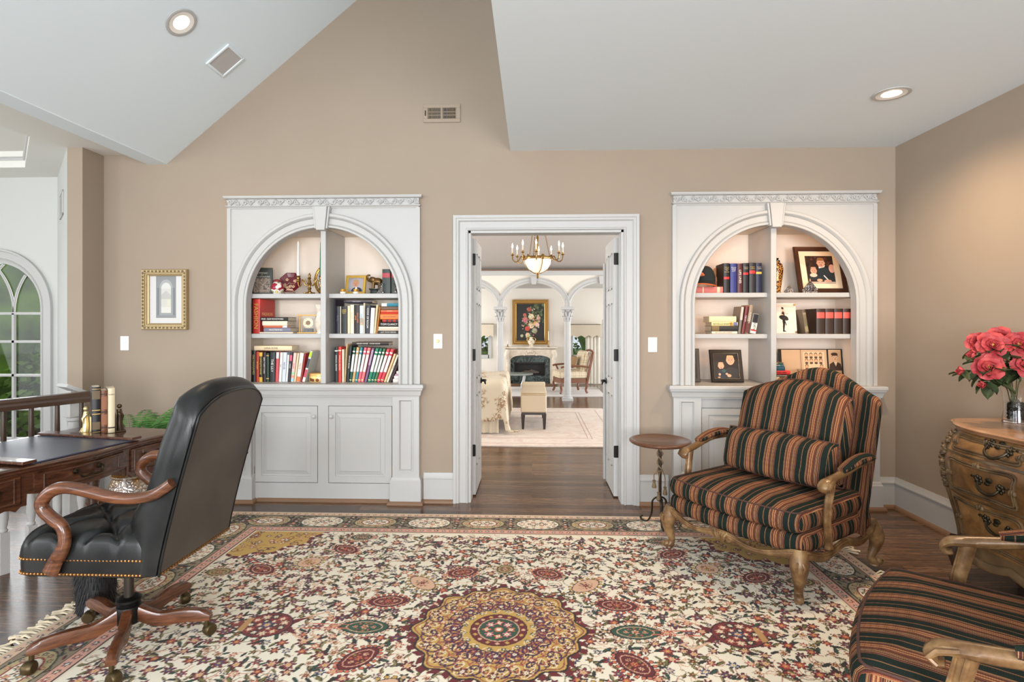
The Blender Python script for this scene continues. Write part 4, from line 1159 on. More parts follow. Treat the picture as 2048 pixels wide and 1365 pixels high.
# column, hub, five legs with casters
mb = MB(); mb.lathe([(.012, .2), (.017, .2), (.017, .40), (.06, .402), (.06, .41), (.01, .41)], 16)
mb.lathe([(.019, .165), (.019, .30), (.016, .302)], 16); mb.build('column', mat('dark_steel', (70, 64, 58), .35, .8), ch)
mb = MB(); mb.lathe([(.01, .085), (.045, .085), (.05, .10), (.05, .15), (.046, .158), (.040, .16), (.042, .172), (.048, .178), (.048, .188), (.04, .194), (.03, .196), (.01, .196)], 24); mb.build('hub', M_BLACK, ch)
for k in range(5):
    A = R(9+72*k); lg = MB(); rings = []
    for i in range(15):
        u = i/14; r = .035+.30*u; top = .162-.045*math.sin(min(1, u*2.2)*PI/2)+.012*math.sin(PI*max(0, (u-.3)/.7)); h = .062-.014*u
        if i == 14: r += .0; top -= .016; h -= .026
        if i == 13: top -= .004; h -= .006
        w = .021-.003*u
        sec = [(-w, 0), (w, 0), (w, h*.75), (w*.8, h*.93), (0, h), (-w*.8, h*.93), (-w, h*.75)]
        rings.append([(r*cos(A)-q*sin(A), r*sin(A)+q*cos(A), top-h+z) for q, z in sec])
    lg.rings(rings); L = lg.build('leg', M_WALNUT, ch, sharp=50)
    c = MB(); cx, cy = .318*cos(A), .318*sin(A)
    c.tube([(cx, cy, .085), (cx, cy, .045)], .009, 8)
    B = A+R(50)
    T = Matrix.Translation((cx+.012*cos(B), cy+.012*sin(B), .0265)) @ Matrix.Rotation(B, 4, 'Z') @ Matrix.Rotation(PI/2, 4, 'X')
    c.lathe([(.008, -.02), (.02, -.02), (.0255, -.014), (.0265, -.006), (.0265, .006), (.0255, .014), (.02, .02), (.008, .02)], 16, T)
    cs = c.build('caster', mat('dull_brass_caster', (84, 70, 46), .4, .7), L)
# ================= writing desk
DA = R(79.2)
def f_desk(t):
    n = t.noise(t.coord('Object', (2, 14, 14)), 4, 5, .6, .5)
    t.col(t.ramp(n.outputs['Fac'], [(.3, (48, 27, 17)), (.55, (78, 46, 30)), (.75, (104, 66, 43))]))
M_DESK = pmat('dark_walnut_desk', (78, 46, 30), f_desk, rough=.24, coat=.35)
dk = thing('writing_desk', 'carved walnut writing desk with brass pulls beside the window', 'desk', (-2.134, 2.541, 0), DA)
def edge(x): return -.03*cos(PI*min(1, abs(x)/.30))*(1 if abs(x) < .3 else 1) if abs(x) < .45 else .03-.0*x
HL, DD = .575, .66
def fr(x):                        # serpentine front line
    return -.022+.03*(abs(x)/HL)**2-.018*cos(2*PI*x/(HL*1.15))
topl = [(x, fr(x)) for x in [-HL+2*HL*i/36 for i in range(37)]]+[(HL+.01, .10), (HL+.01, DD-.08), (HL-.02, DD), (-HL+.02, DD), (-HL-.01, DD-.08), (-HL-.01, .10)]
def grow(pl, d):
    out = []; n = len(pl)
    for i, (x, y) in enumerate(pl):
        a, b = pl[i-1], pl[(i+1) % n]; tx, ty = b[0]-a[0], b[1]-a[1]; L = math.hypot(tx, ty) or 1; out.append((x+ty/L*d, y-tx/L*d))
    return out
mb = MB(); mb.rings([[(x, y, z) for x, y in grow(topl, d)] for d, z in ((-.02, .742), (0, .745), (.006, .752), (.004, .758), (.014, .763), (.016, .769), (.010, .774), (-.004, .776))])
mb.build('desk_top', M_DESK, dk, sharp=40)
mb = MB()
def strip(x0, x1, zb, yoff, m=16):
    """front panel following the serpentine; zb: bottom height function"""
    xs = [x0+(x1-x0)*i/m for i in range(m+1)]
    mb.rings([[(x, fr(x)+yoff, zb(x)), (x, fr(x)+yoff, .744), (x, fr(x)+yoff+.02, .744), (x, fr(x)+yoff+.02, zb(x))] for x in xs], True, True, True)
zb_c = lambda x: .632+.012*cos(PI*x/.24*2)*0+.018*(abs(x)/.24)**4
zb_s = lambda x: .568+.03*abs(sin(PI*(abs(x)-.24)/.31*2))**2 if abs(x) > .27 else .60
strip(-.24, .24, zb_c, .02); strip(.24, .55, zb_s, .02); strip(-.55, -.24, zb_s, .02)
for s in (-1, 1):
    mb.box(s*.54, s*.56, .03, DD-.04, .58, .744); mb.box(s*.235, s*.25, .02, DD-.05, .6, .744)
mb.box(-.55, .55, DD-.06, DD-.04, .62, .744)
mb.build('apron', M_DESK, dk, sharp=40, weld=0)
for x0, x1, z0, z1 in ((-.215, .215, .65, .735), (.265, .53, .61, .735), (-.53, -.265, .61, .735)):
    mb = MB(); m = 12; xs = [x0+(x1-x0)*i/m for i in range(m+1)]
    mb.rings([[(x, fr(x)+.02, z0), (x, fr(x)+.013, z0+.005), (x, fr(x)+.013, z1-.005), (x, fr(x)+.02, z1)] for x in xs], True, True, True)
    d = mb.build('drawer', M_DESK, dk, sharp=25)
    mb = MB()
    for za in (z0+.012, z1-.012): mb.tube([(x, fr(x)+.0125, za) for x in xs[1:-1]], .0035, 6)
    for xa in (xs[1], xs[-2]): mb.tube([(xa, fr(xa)+.0125, z0+.012), (xa, fr(xa)+.0125, z1-.012)], .0035, 6)
    mb.build('bead', M_DESK, d)
    xm = (x0+x1)/2; zm = (z0+z1)/2; mb = MB(); w = .058 if x1-x0 > .3 else .04
    for s in (-1, 1): mb.lathe([(.001, 0), (.014, 0), (.014, .004), (.008, .008), (.007, .018), (.009, .021), (.001, .023)], 12, Matrix.Translation((xm+s*w, fr(xm)+.014, zm+.012)) @ Matrix.Rotation(PI/2, 4, 'X'))
    mb.tube(spline([(xm-w, fr(xm)-.005, zm+.012), (xm-w*.85, fr(xm)-.014, zm-.012), (xm-w*.4, fr(xm)-.014, zm-.016), (xm, fr(xm)-.014, zm-.012), (xm+w*.4, fr(xm)-.014, zm-.016), (xm+w*.85, fr(xm)-.014, zm-.012), (xm+w, fr(xm)-.005, zm+.012)], 4), .005, 8)
    mb.build('handle', mat('dark_bronze', (62, 52, 38), .32, .85), d)
for sx in (-1, 1):
    for fy in (0, 1):
        bx, by = sx*.52, .07 if fy == 0 else DD-.09; dy = -1 if fy == 0 else 1
        mb = MB(); pth = spline([(0, .62), (.018, .54), (.022, .45), (.004, .28), (-.004, .12), (.006, .07), (.02, .043 if fy == 0 else .028)], 4); rad = spline([(.034,), (.036,), (.033,), (.024,), (.019,), (.02,), (.026,)], 4)
        mb.tube([(bx+sx*q*.7, by+dy*q*.7, z) for q, z in pth], [r[0] for r in rad], 10); mb.build('leg', M_DESK, dk)
# on the desk
ZD = .7772
bl = thing('desk_blotter', 'black desk blotter with wooden end rails on the walnut desk', 'blotter', (-2.134, 2.541, ZD), DA)
mb = MB(); mb.box(-.22, .265, .0, .60, 0, .006); mb.build('pad', mat('blotter_window_sheen', (64, 70, 86), .34), bl, bevel=.001, weld=0)  # black pad, blued and lightened in colour for the window's reflection
for x0, x1 in ((-.275, -.215), (.245, .305)):
    mb = MB(); mb.box(x0, x1, -.012, .615, .0065, .02); mb.build('end_rail', M_DESK, bl, bevel=.003, weld=0)
BR = R(42); bx0 = at_z(207, 868, ZD)
ux, uy = cos(BR), sin(BR)
q = -.052
for t, h, c, lab, bands, ti in ((.040, .262, (32, 30, 32), 'black book with gilt spine ornament, standing on the desk', ((.10, .26, (98, 80, 54)), (.74, .92, (98, 80, 54)), (.42, .435, GOLD), (.50, .515, GOLD), (.04, .05, GOLD), (.95, .96, GOLD)), None),
                            (.030, .240, (112, 68, 44), 'brown leather book between two others on the desk', ((.12, .16, (70, 40, 26)), (.48, .52, (70, 40, 26)), (.9, .93, (70, 40, 26)), (.2, .44, (140, 88, 58)), (.56, .86, (140, 88, 58))), None),
                            (.032, .250, (212, 196, 162), 'cream cloth book on the desk beside a bronze bookend', ((.10, .13, (60, 50, 40)),), 'The LEGACY')):
    o = book(lab, t, h, .15, c, ti, (90, 80, 60), bands, 'old books between the bookends', upright_text=True, tsize=.009)
    o.location = (bx0.x+ux*q+.03*0, bx0.y+uy*q, ZD+.0006); o.rotation_euler = (0, 0, BR); q += t+.001
def bookend(lab, off, c, flip):
    o = thing('bookend', lab, 'bookend', (bx0.x+ux*off, bx0.y+uy*off, ZD), BR, 'figural bookends on the desk')
    m = mat('bookend_metal_%d' % c[0], c, .35, .6); f = flip
    mb = MB(); mb.box(0, f*.05, 0, .11, 0, .008); mb.box(0, f*.006, 0, .11, .008, .10); mb.build('base', m, o, bevel=.001, weld=0)
    mb = MB(); body = spline([(f*.026, .035, .008), (f*.022, .035, .05), (f*.024, .04, .09), (f*.02, .045, .125)], 4)
    mb.tube(body, [.017-.004*i/12 for i in range(len(body))], 8); mb.ball((f*.022, .043, .142), .013, 8, 6)
    mb.tube([(f*.02, .055, .115), (f*.035, .06, .085), (f*.02, .05, .06)], [.008, .006, .005], 6); mb.tube([(f*.02, .025, .115), (f*.038, .022, .09), (f*.03, .03, .055)], [.008, .006, .005], 6)
    mb.tube([(f*.03, .05, .03), (f*.04, .045, .012)], [.014, .012], 6)
    mb.build('figure', m, o)
bookend('pale gold figural bookend holding the black book', -.0535, (206, 184, 132), -1)
bookend('dark bronze figural bookend beside the cream book', q+.001, (78, 62, 46), 1)
# hide-covered basket
wb = thing('wastebasket', 'shaggy black and white hide wastebasket beneath the desk chair', 'wastebasket', (-2.10, 2.575, .015))
mb = MB(); rnd = random.Random(3)
for th in range(1): mb.lathe([(.001, .0), (.075, .0), (.092, .26), (.084, .26), (.07, .02), (.001, .02)], 28)
def f_hide(t):
    n = t.noise(t.coord('Object'), 8, 2); t.col(t.ramp(n.outputs['Fac'], [(.62, (24, 23, 24)), (.66, (205, 200, 198))]))
M_HIDE = pmat('black_white_hide', (24, 23, 24), f_hide, rough=.6)
mb.build('bucket', M_HIDE, wb)
mb = MB()
for k in range(900):
    a = rnd.random()*2*PI; z = rnd.random()*.26; r = .075+.017*z/.26
    p = Vector((r*cos(a), r*sin(a), z)); q2 = p+Vector((cos(a)*.014, sin(a)*.014, -.02-.015*rnd.random())); w = Vector((-sin(a), cos(a), 0))*.003
    if q2.z < .002: q2.z = .002
    mb.add([p-w, p+w, q2], [(0, 1, 2)])
o = mb.build('fur', M_HIDE, wb, weld=0, sharp=0)
# ================= round side table
tb = thing('side_table', 'small round wood-topped side table on a twisted iron stand', 'side table', (.868, 3.77, .0))
mb = MB(); mb.lathe([(.001, .578), (.185, .578), (.196, .583), (.2, .588), (.206, .592), (.206, .600), (.200, .606), (.190, .608), (.178, .604), (.176, .603), (.001, .603)], 48)
def f_ttop(t):
    tc = t.coord('Object'); n = t.noise(t.coord('Object', (3, 18, 3)), 4, 5)
    c = t.ramp(n.outputs['Fac'], [(.3, (74, 44, 30)), (.7, (112, 72, 48))]); t.col(c)
mb.build('table_top', pmat('brown_table_wood', (96, 60, 40), f_ttop, rough=.3, coat=.2), tb)
IRON = mat('wrought_iron', (62, 54, 46), .45, .7)
mb = MB(); zt = .578
mb.tube([(0, 0, .19), (0, 0, zt)], .0105, 10); mb.lathe([(.013, .185), (.02, .19), (.02, .2), (.013, .205)], 12); mb.lathe([(.012, .55), (.05, .572), (.06, .578), (.001, .578)], 16)
mb.build('post', IRON, tb)
for k in range(3):
    A = R(-92+120*k); ca, sa = cos(A), sin(A); base_ = .021
    p = spline([(.006, .215), (.03, .205), (.052, .18), (.056, .13), (.062, .085), (.085, .04), (.112, base_+.012), (.132, base_+.018), (.138, base_+.036), (.126, base_+.042)], 4)
    mb = MB(); mb.tube([(q*ca, q*sa, z) for q, z in p], [(.011, .006)]*len(p), 8, up=(-sa, ca, .001) if False else None); mb.build('leg', IRON, tb)
CORD = mat('bronze_cord', (120, 98, 70), .6)
mb = MB()
for ph in (0, PI):
    mb.tube([(.018*cos(ph+i*.5), .018*sin(ph+i*.5), .565-.0095*i) for i in range(20)], .005, 6)
for (dx, dy, z0, z1) in ((-.042, -.01, .40, .335), (-.014, -.02, .40, .255), (.03, -.015, .40, .29)):
    mb.tube(spline([(.0, -.018, .40), (dx*.6, dy-.01, .385), (dx, dy, (z0+z1)/2), (dx, dy, z1)], 5), .0035, 6)
mb.build('twisted_cord', CORD, tb)
for (dx, dy, z1) in ((-.042, -.01, .335), (-.014, -.02, .255), (.03, -.015, .29)):
    mb = MB(); mb.lathe([(.001, 0), (.012, -.004), (.010, -.012), (.006, -.016), (.010, -.02), (.016, -.05), (.013, -.056), (.001, -.056)], 12, Matrix.Translation((dx, dy, z1))); mb.build('tassel', CORD, tb)

# ================= carved chest against the right wall
cs = thing('carved_chest', 'antiqued gold carved bombe chest of drawers under the flower vase', 'chest of drawers', (0, 0, 0))
half = [(2.742, 3.2), (2.40, 3.19), (2.32, 3.11), (2.262, 3.0), (2.235, 2.86), (2.25, 2.70), (2.26, 2.55)]
out = half+[(x, 5.1-y) for x, y in half[::-1][1:]]
out = [(p[0], p[1]) for p in spline(out, 4)]
fix = lambda pl: [(min(x, 2.744), y) for x, y in pl]
def ring_at(d, z): return [(x, y, z) for x, y in fix(grow(out, d))]
def f_chest(t):
    v = t.coord('Object'); n = t.noise(v, 6, 5, .6, .4); n2 = t.noise(v, 50, 4)
    c = t.ramp(n.outputs['Fac'], [(.28, (76, 51, 30)), (.48, (120, 84, 49)), (.62, (152, 112, 66)), (.8, (188, 148, 98))]); t.col(t.mix(t.ramp(n2.outputs['Fac'], [(.35, (120, 120, 120)), (.5, (0, 0, 0))]), c, lin((60, 44, 26))))
M_CHEST = pmat('antiqued_chest_paint', (120, 92, 54), f_chest, rough=.36, metal=.15)
M_CHESTD = pmat('dark_chest_frame', (96, 74, 50), lambda t: t.col(t.ramp(t.noise(t.coord('Object'), 8, 5).outputs['Fac'], [(.3, (66, 50, 34)), (.7, (122, 98, 68))])), rough=.38, metal=.15)
sgn = 1 if ring_at(.05, 0)[len(out)//2][0] < out[len(out)//2][0] else -1
BD = [(.83, -.03), (.78, .01), (.72, .038), (.65, .05), (.56, .042), (.46, .016), (.36, -.008), (.27, -.022), (.20, -.026)]
def bulge(z):
    for (z1, d1), (z0, d0) in zip(BD[:-1], BD[1:]):
        if z >= z0: 
            k = (z-z0)/(z1-z0); return d0+(d1-d0)*k
    return BD[-1][1]
mb = MB(); zs = [.83-.63*i/30 for i in range(31)]
mb.rings([ring_at(sgn*bulge(z), z) for z in zs]); mb.build('carcass', M_CHESTD, cs, sharp=50)
mb = MB(); mb.rings([ring_at(sgn*d, z) for d, z in ((-.04, .822), (-.01, .824), (.0, .832), (-.006, .836), (.006, .842), (.010, .850), (.004, .857), (-.004, .858))])
mb.build('chest_top', pmat('worn_chest_top', (150, 112, 78), lambda t: t.col(t.ramp(t.noise(t.coord('Object'), 5, 4).outputs['Fac'], [(.3, (140, 98, 66)), (.7, (184, 140, 104))])), rough=.22, coat=.2), cs, sharp=50)
# front surface: y -> x
def xf(y, z, lift=0):
    pl = ring_at(sgn*bulge(z), z); best = 9
    for (x1, y1, _), (x2, y2, _) in zip(pl, pl[1:]+pl[:1]):
        if (y1-y)*(y2-y) <= 0 and y1 != y2:
            x = x1+(x2-x1)*(y-y1)/(y2-y1); best = min(best, x)
    return best-lift
ORN = M_CHESTD
for di, (z0, z1, hz) in enumerate(((.722, .822, .782), (.515, .708, .606), (.262, .502, .41))):
    mb = MB(); ys = [2.07+.96*i/30 for i in range(31)]; zz = [z0+(z1-z0)*i/8 for i in range(9)]
    g = [[(xf(y, z, .006), y, z) for y in ys] for z in zz]
    g = [[(xf(y, z0, -.004), y, z0) for y in ys]]+g+[[(xf(y, z1, -.004), y, z1) for y in ys]]
    v = [p for r in g for p in r]; n = len(ys)
    mb.add(v, [(j*n+i, j*n+i+1, (j+1)*n+i+1, (j+1)*n+i) for j in range(len(g)-1) for i in range(n-1)]); dr = mb.build('drawer', M_CHEST, cs, sharp=45)
    mb = MB(); ca_, cb_ = (z0+z1)/2, (z1-z0)/2-.012
    for y0, y1 in ((2.585, 3.0), (2.10, 2.515)):
        ym, yw = (y0+y1)/2, (y1-y0)/2
        for grow_ in (0, .012):
            lp = []
            for k in range(48):
                a = 2*PI*k/48; cx, sy_ = cos(a), sin(a)
                yy = ym+(yw-grow_)*math.copysign(abs(cx)**.45, cx)*(1-.07*cos(4*a)); zz_ = ca_+(cb_-grow_)*math.copysign(abs(sy_)**.5, sy_)*(1-.10*cos(4*a))
                lp.append((xf(yy, zz_, .008), yy, zz_))
            mb.tube(lp, .0055, 6, loop=True)
        for yy, zz_ in ((ym, z1-.016), (y1-.02, ca_), (y0+.02, ca_)):
            for q in (-1, 0, 1):
                mb.ball((xf(yy, zz_, .010), yy+q*.013, zz_-abs(q)*.004), (.009, .008, .014), 8, 6)
    mb.build('carved_border', ORN, dr)
    for yc in (2.72, 2.38):
        mb = MB(); P = lambda dy, dz, l: (xf(yc+dy, hz+dz, l), yc+dy, hz+dz)
        mb.tube(spline([P(.055, .018, .012), P(.04, -.01, .03), P(.012, -.03, .034), P(-.02, -.034, .034), P(-.045, -.02, .028), P(-.055, .002, .012)], 4), [.006]*5+[.0075]*11+[.006]*5, 8)
        for (dy, dz), sg in (((.055, .02), 1), ((-.055, .004), -1)):
            for k in range(6):
                a = k*PI/3+.3; mb.ball(P(dy+.014*cos(a), dz+.016*sin(a), .010), (.007, .009, .010), 7, 5)
            mb.ball(P(dy, dz, .016), .009, 8, 6); mb.ball(P(dy+sg*.03, dz+.012, .010), (.006, .012, .007), 7, 5)
        mb.ball(P(0, .03, .010), (.007, .022, .012), 8, 5); mb.ball(P(.01, .012, .012), (.007, .016, .010), 8, 5)
        mb.build('pull', mat('blackened_bronze_pull', (58, 52, 40), .36, .8), dr)
mb = MB(); rnd = random.Random(5)                                    # foliage carving down the canted corner
for k in range(26):
    z = .80-.30*k/25; y = 3.105+.02*sin(k*1.3)
    p = Vector((xf(y, z, .006), y, z)); mb.ball(p, (.014+.006*sin(k*2.1), .016, .012), 7, 5)
    if k % 3 == 0: mb.tube([p, p+Vector((-.010, .010, .010)), p+Vector((-.006, .016, -.006))], [.008, .006, .003], 6)
mb.tube([(xf(3.1, z, .004), 3.1, z) for z in [.5-.28*i/12 for i in range(13)]], [.014-.0005*i for i in range(13)], 8)
mb.build('corner_carving', ORN, cs)
mb = MB()
lp = [(xf(y, .215, .004), y, .205-.03*abs(cos(PI*(y-2.55)/.3))) for y in [2.05+1.0*i/40 for i in range(41)]]
mb.tube(lp, (.014, .022), 8); mb.build('apron_carving', ORN, cs)
for fx, fy, dy in ((2.31, 3.06, .6), (2.31, 2.04, -.6), (2.66, 3.08, .4), (2.66, 2.02, -.4)):
    mb = MB(); p = spline([(0, .23), (.018, .17), (.012, .10), (.004, .05), (.018, .02), (.03, .018)], 4); rr = spline([(.045,), (.044,), (.03,), (.022,), (.026,), (.02,)], 4)
    sx = -.7 if fx < 2.5 else .1
    mb.tube([(fx+sx*q, fy+dy*q, z) for q, z in p], [r[0] for r in rr], 10); mb.lathe([(.001, 0), (.026, 0), (.028, .008), (.02, .014), (.001, .014)], 12, Matrix.Translation((fx+sx*.02, fy+dy*.02, 0)))
    mb.build('leg', mat('dark_foot_wood', (58, 42, 30), .4), cs)

# ================= glass vase with roses
VX, VY, VZ = 2.605, 3.06, .8585
va = thing('glass_vase', 'flared clear glass vase with dark pebbles on the carved chest', 'vase', (VX, VY, VZ))
prof = [(.056, 0), (.055, .02), (.050, .06), (.051, .11), (.058, .16), (.070, .205), (.078, .225)]
def sq(r, n=24, wob=.06): return [(r*(1+wob*abs(cos(4*2*PI*k/n)))*cos(2*PI*k/n), r*(1+wob*abs(cos(4*2*PI*k/n)))*sin(2*PI*k/n)) for k in range(n)]
mb = MB(); outr = [[(x, y, z) for x, y in sq(r)] for r, z in prof]; inr = [[(x, y, z) for x, y in sq(r-.004)] for r, z in prof[::-1][:-1]]+[[(x, y, .008) for x, y in sq(.05)]]
mb.rings(outr+inr); mb.build('glass', M_GLASS, va)
mb = MB(); rnd = random.Random(11)
for k in range(230):
    a, r, z = rnd.random()*2*PI, .036*math.sqrt(rnd.random()), .018+.088*rnd.random(); mb.ball((r*cos(a), r*sin(a), z), .007+.003*rnd.random(), 6, 4)
o = mb.build('pebbles', mat('dark_green_pebbles', (30, 32, 26), .35), va); o['kind'] = 'stuff'
M_PETAL = pmat('coral_petal', (200, 58, 64), lambda t: t.col(t.ramp(t.noise(t.coord('Object'), 18, 3).outputs['Fac'], [(.3, (146, 32, 42)), (.7, (198, 78, 76))])), rough=.6)
M_PETAL.node_tree.nodes['Principled BSDF'].inputs['Subsurface Weight'].default_value = 0
M_LEAF = pmat('rose_leaf', (52, 66, 40), lambda t: t.col(t.ramp(t.noise(t.coord('Object'), 12, 3).outputs['Fac'], [(.3, (34, 48, 30)), (.7, (76, 88, 52))])), rough=.5)
M_STEM = mat('green_stem', (70, 84, 48), .6)
def petal(mb, M, L, W, cup, curl):
    def fn(u, v):
        a = 2*u-1; w = W*math.sin(PI*min(1, .12+.78*v))**.7; r = v*L
        return (a*w, r*cos(cup*v*.9)-0, r*sin(cup*(1-.3*v))+.25*w*a*a-curl*v**4+.002*sin(a*7))
    mb.sheet(fn, 7, 6, M)
def rose(lab, tip, size, full=True, seed=0, tilt=None, name='rose'):
    rn = random.Random(seed); o = thing(name, lab, 'flower', (VX, VY, VZ), group='coral roses in the glass vase')
    c = Vector(tip)-Vector((VX, VY, VZ)); d = (Vector(tilt) if tilt else Vector((c.x*.9-.25, c.y*.9-.55, .55))).normalized()
    q = d.to_track_quat('Z', 'Y').to_matrix().to_4x4(); B = Matrix.Translation(c) @ q
    mb = MB()
    layers = ((3, .35, 1.5, .0), (4, .55, 1.2, .002), (5, .78, .85, .006), (6, 1.0, .42, .012)) if full else ((3, .6, 1.52, 0), (4, .8, 1.38, .002))
    for li, (n, s_, cup, curl) in enumerate(layers):
        for k in range(n):
            M = B @ Matrix.Rotation(2*PI*(k+.5*li)/n+rn.random()*.3, 4, 'Z') @ Matrix.Translation((0, size*.03, size*.05*(3-li)))
            petal(mb, M, size*s_*(.9+.2*rn.random()), size*s_*(.52 if li > 1 else .45), cup*(.9+.2*rn.random()), curl)
    mb.build('bloom', M_PETAL, o, weld=0, sharp=0)
    if full:
        mb = MB()
        for k in range(9): mb.ball(B @ Vector((rn.uniform(-.1, .1)*size, rn.uniform(-.1, .1)*size, size*.26)), size*.035, 5, 4)
        mb.build('stamens', mat('yellow_stamen', (214, 166, 70), .6), o)
    mb = MB(); foot = Vector((rn.uniform(-.02, .02), rn.uniform(-.02, .02), .112)); neck = Vector((c.x*.25, c.y*.25, .225))
    mb.tube(spline([tuple(foot), tuple(neck*.9), tuple(neck+(c-neck)*.5), tuple(c-d*size*.05)], 5), .0025, 6); mb.build('stem', M_STEM, o)
    mb = MB()
    for k in range(13 if full else 7):
        p = neck+(c-neck)*(.35+.6*rn.random()); a = rn.random()*2*PI; dr = Vector((cos(a)+c.x*3, sin(a)+c.y*2-.3, rn.uniform(-.5, .5))).normalized()
        M = Matrix.Translation(p) @ dr.to_track_quat('Y', 'Z').to_matrix().to_4x4(); L = rn.uniform(.065, .105)
        mb.sheet(lambda u, v: ((2*u-1)*L*.32*math.sin(PI*min(1, .05+.95*v))**.8, v*L, .12*L*abs(2*u-1)-.35*L*v*v), 5, 7, M)
    mb.build('leaf_spray', M_LEAF, o, weld=0, sharp=0)
Y1, Y2 = 3.0, 3.1
for i, (px_, py_, Yq, sz, full, lab) in enumerate([
 (1976, 737, 2.97, .078, True, 'fully open coral rose at the front of the vase'),
 (1984, 692, 3.0, .074, True, 'open coral rose directly above the front rose'),
 (1957, 687, 3.06, .062, True, 'coral rose at the upper edge nearest the bookcase'),
 (2000, 676, 3.12, .062, True, 'coral rose at the very top of the bouquet'),
 (2036, 690, 3.02, .072, True, 'open coral rose nearest the wall'),
 (2052, 732, 2.98, .066, True, 'coral rose cut off at the edge of the picture'),
 (1998, 712, 3.06, .045, True, 'small coral rose behind the front rose'),
 (1928, 742, 3.02, .048, False, 'coral rosebud hanging lowest toward the bookcase'),
 (1949, 712, 3.0, .048, False, 'coral rosebud over the dark leaves, above the lowest bud'),
 (1967, 768, 2.97, .044, False, 'drooping coral rosebud below the front rose')]):
    p = at_y(px_, py_, Yq); rose(lab, p, sz, full, i, name='rose' if full else 'rosebud', tilt=(-.45, -.8, .35) if full else (p.x-VX, p.y-VY-.05, (p.z-VZ-.26)))
# ================= ornaments and photographs on the shelves
M_GOLD = mat('polished_gold', (176, 136, 70), .28, .9)
M_CRYS = mat('cut_crystal', (250, 250, 252), .03, trans=1, ior=1.52)
M_WAXW, M_WAXG = mat('white_candle', (232, 228, 224), .5), mat('green_candle', (26, 96, 74), .5)
SKIN, SKIN2 = (196, 140, 110), (212, 160, 130)
def face(cv, x, y, r, hair=(110, 80, 56), skin=SKIN, smile=True, cap=.55):
    cv.ell(x, y+r*.12, r*.92, r*1.12, hair); cv.ell(x, y-r*.05, r*.82, r, skin)
    cv.poly([(x-r*.85, y+r*cap), (x+r*.85, y+r*cap), (x+r*.6, y+r*1.2), (x-r*.6, y+r*1.2)], hair)
    for s in (-1, 1): cv.ell(x+s*r*.33, y+r*.08, r*.13, r*.08, (70, 46, 38)); cv.ell(x+s*r*.85, y-r*.02, r*.12, r*.2, skin)
    cv.ell(x, y-r*.22, r*.12, r*.16, tuple(int(v*.88) for v in skin)); cv.ell(x, y-r*.52, r*.3, r*.1 if smile else r*.06, (168, 78, 74))
    cv.ell(x-r*.5, y-r*.3, r*.18, r*.14, tuple(min(255, int(v*1.02)) for v in skin))
def pframe(name, lab, cat, w, h, prof, m, cv, loc, tilt=12, rz=0, mountw=0, mc=(232, 224, 206), inner=None, group=None):
    """standing picture: origin at the bottom edge of the outer frame, leaning back"""
    fo = max(q for q, d in prof)
    o = thing(name, lab, cat, loc, rz, group); o.rotation_euler = (-R(tilt), 0, rz)
    dz = h/2+fo
    mb = MB(); mb.rings([[(sx*(w/2+q), -d, dz+sz*(h/2+q)) for q, d in prof] for sx, sz in ((-1, -1), (1, -1), (1, 1), (-1, 1))], True, False, False, loop=True)
    f = mb.build('frame', m, o, sharp=20, weld=0)
    if inner:
        mb = MB(); mb.rings([[(sx*(w/2+q), -d, dz+sz*(h/2+q)) for q, d in ((.001, .002), (.001, .009), (.005, .010), (.006, .002))] for sx, sz in ((-1, -1), (1, -1), (1, 1), (-1, 1))], True, False, False, loop=True)
        mb.build('inner_line', inner, f, weld=0)
    mb = MB(); mb.box(-w/2-fo*.6, w/2+fo*.6, 0, .006, dz-h/2-fo*.6, dz+h/2+fo*.6); mb.build('backing', mat('dark_backing', (44, 36, 30), .8), o, weld=0)
    if mountw:
        mb = MB(); mb.box(-w/2-.002, w/2+.002, -.0025, 0, dz-h/2-.002, dz+h/2+.002); mb.build('mount', mat('cream_mount_%d' % mc[0], mc, .8), o, weld=0)
    cv.build('picture', o, .35, loc=(0, -.0035, dz))
    mb = MB(); mb.box(-w*.1, w*.1, 0, .004, 0, h*.7, Matrix.Translation((0, .008, .0)) @ Matrix.Rotation(R(-2), 4, 'X')); 
    return o
YM = 4.44
def f_clk(t):
    tr = t.n('ShaderNodeBsdfTransparent'); gl = t.n('ShaderNodeBsdfGlossy'); gl.inputs['Roughness'].default_value = .25
    mx = t.n('ShaderNodeMixShader'); mx.inputs[0].default_value = .02
    t.l(tr.outputs[0], mx.inputs[1]); t.l(gl.outputs[0], mx.inputs[2])
    out = [n for n in t.t.nodes if n.type == 'OUTPUT_MATERIAL'][0]; t.l(mx.outputs[0], out.inputs['Surface'])
M_CLK = pmat('thin_clock_glass', (255, 255, 255), f_clk)
def stand(px, py_base_z, Y): p = at_y(px, 650, Y); return (p.x, Y, py_base_z+.0006)
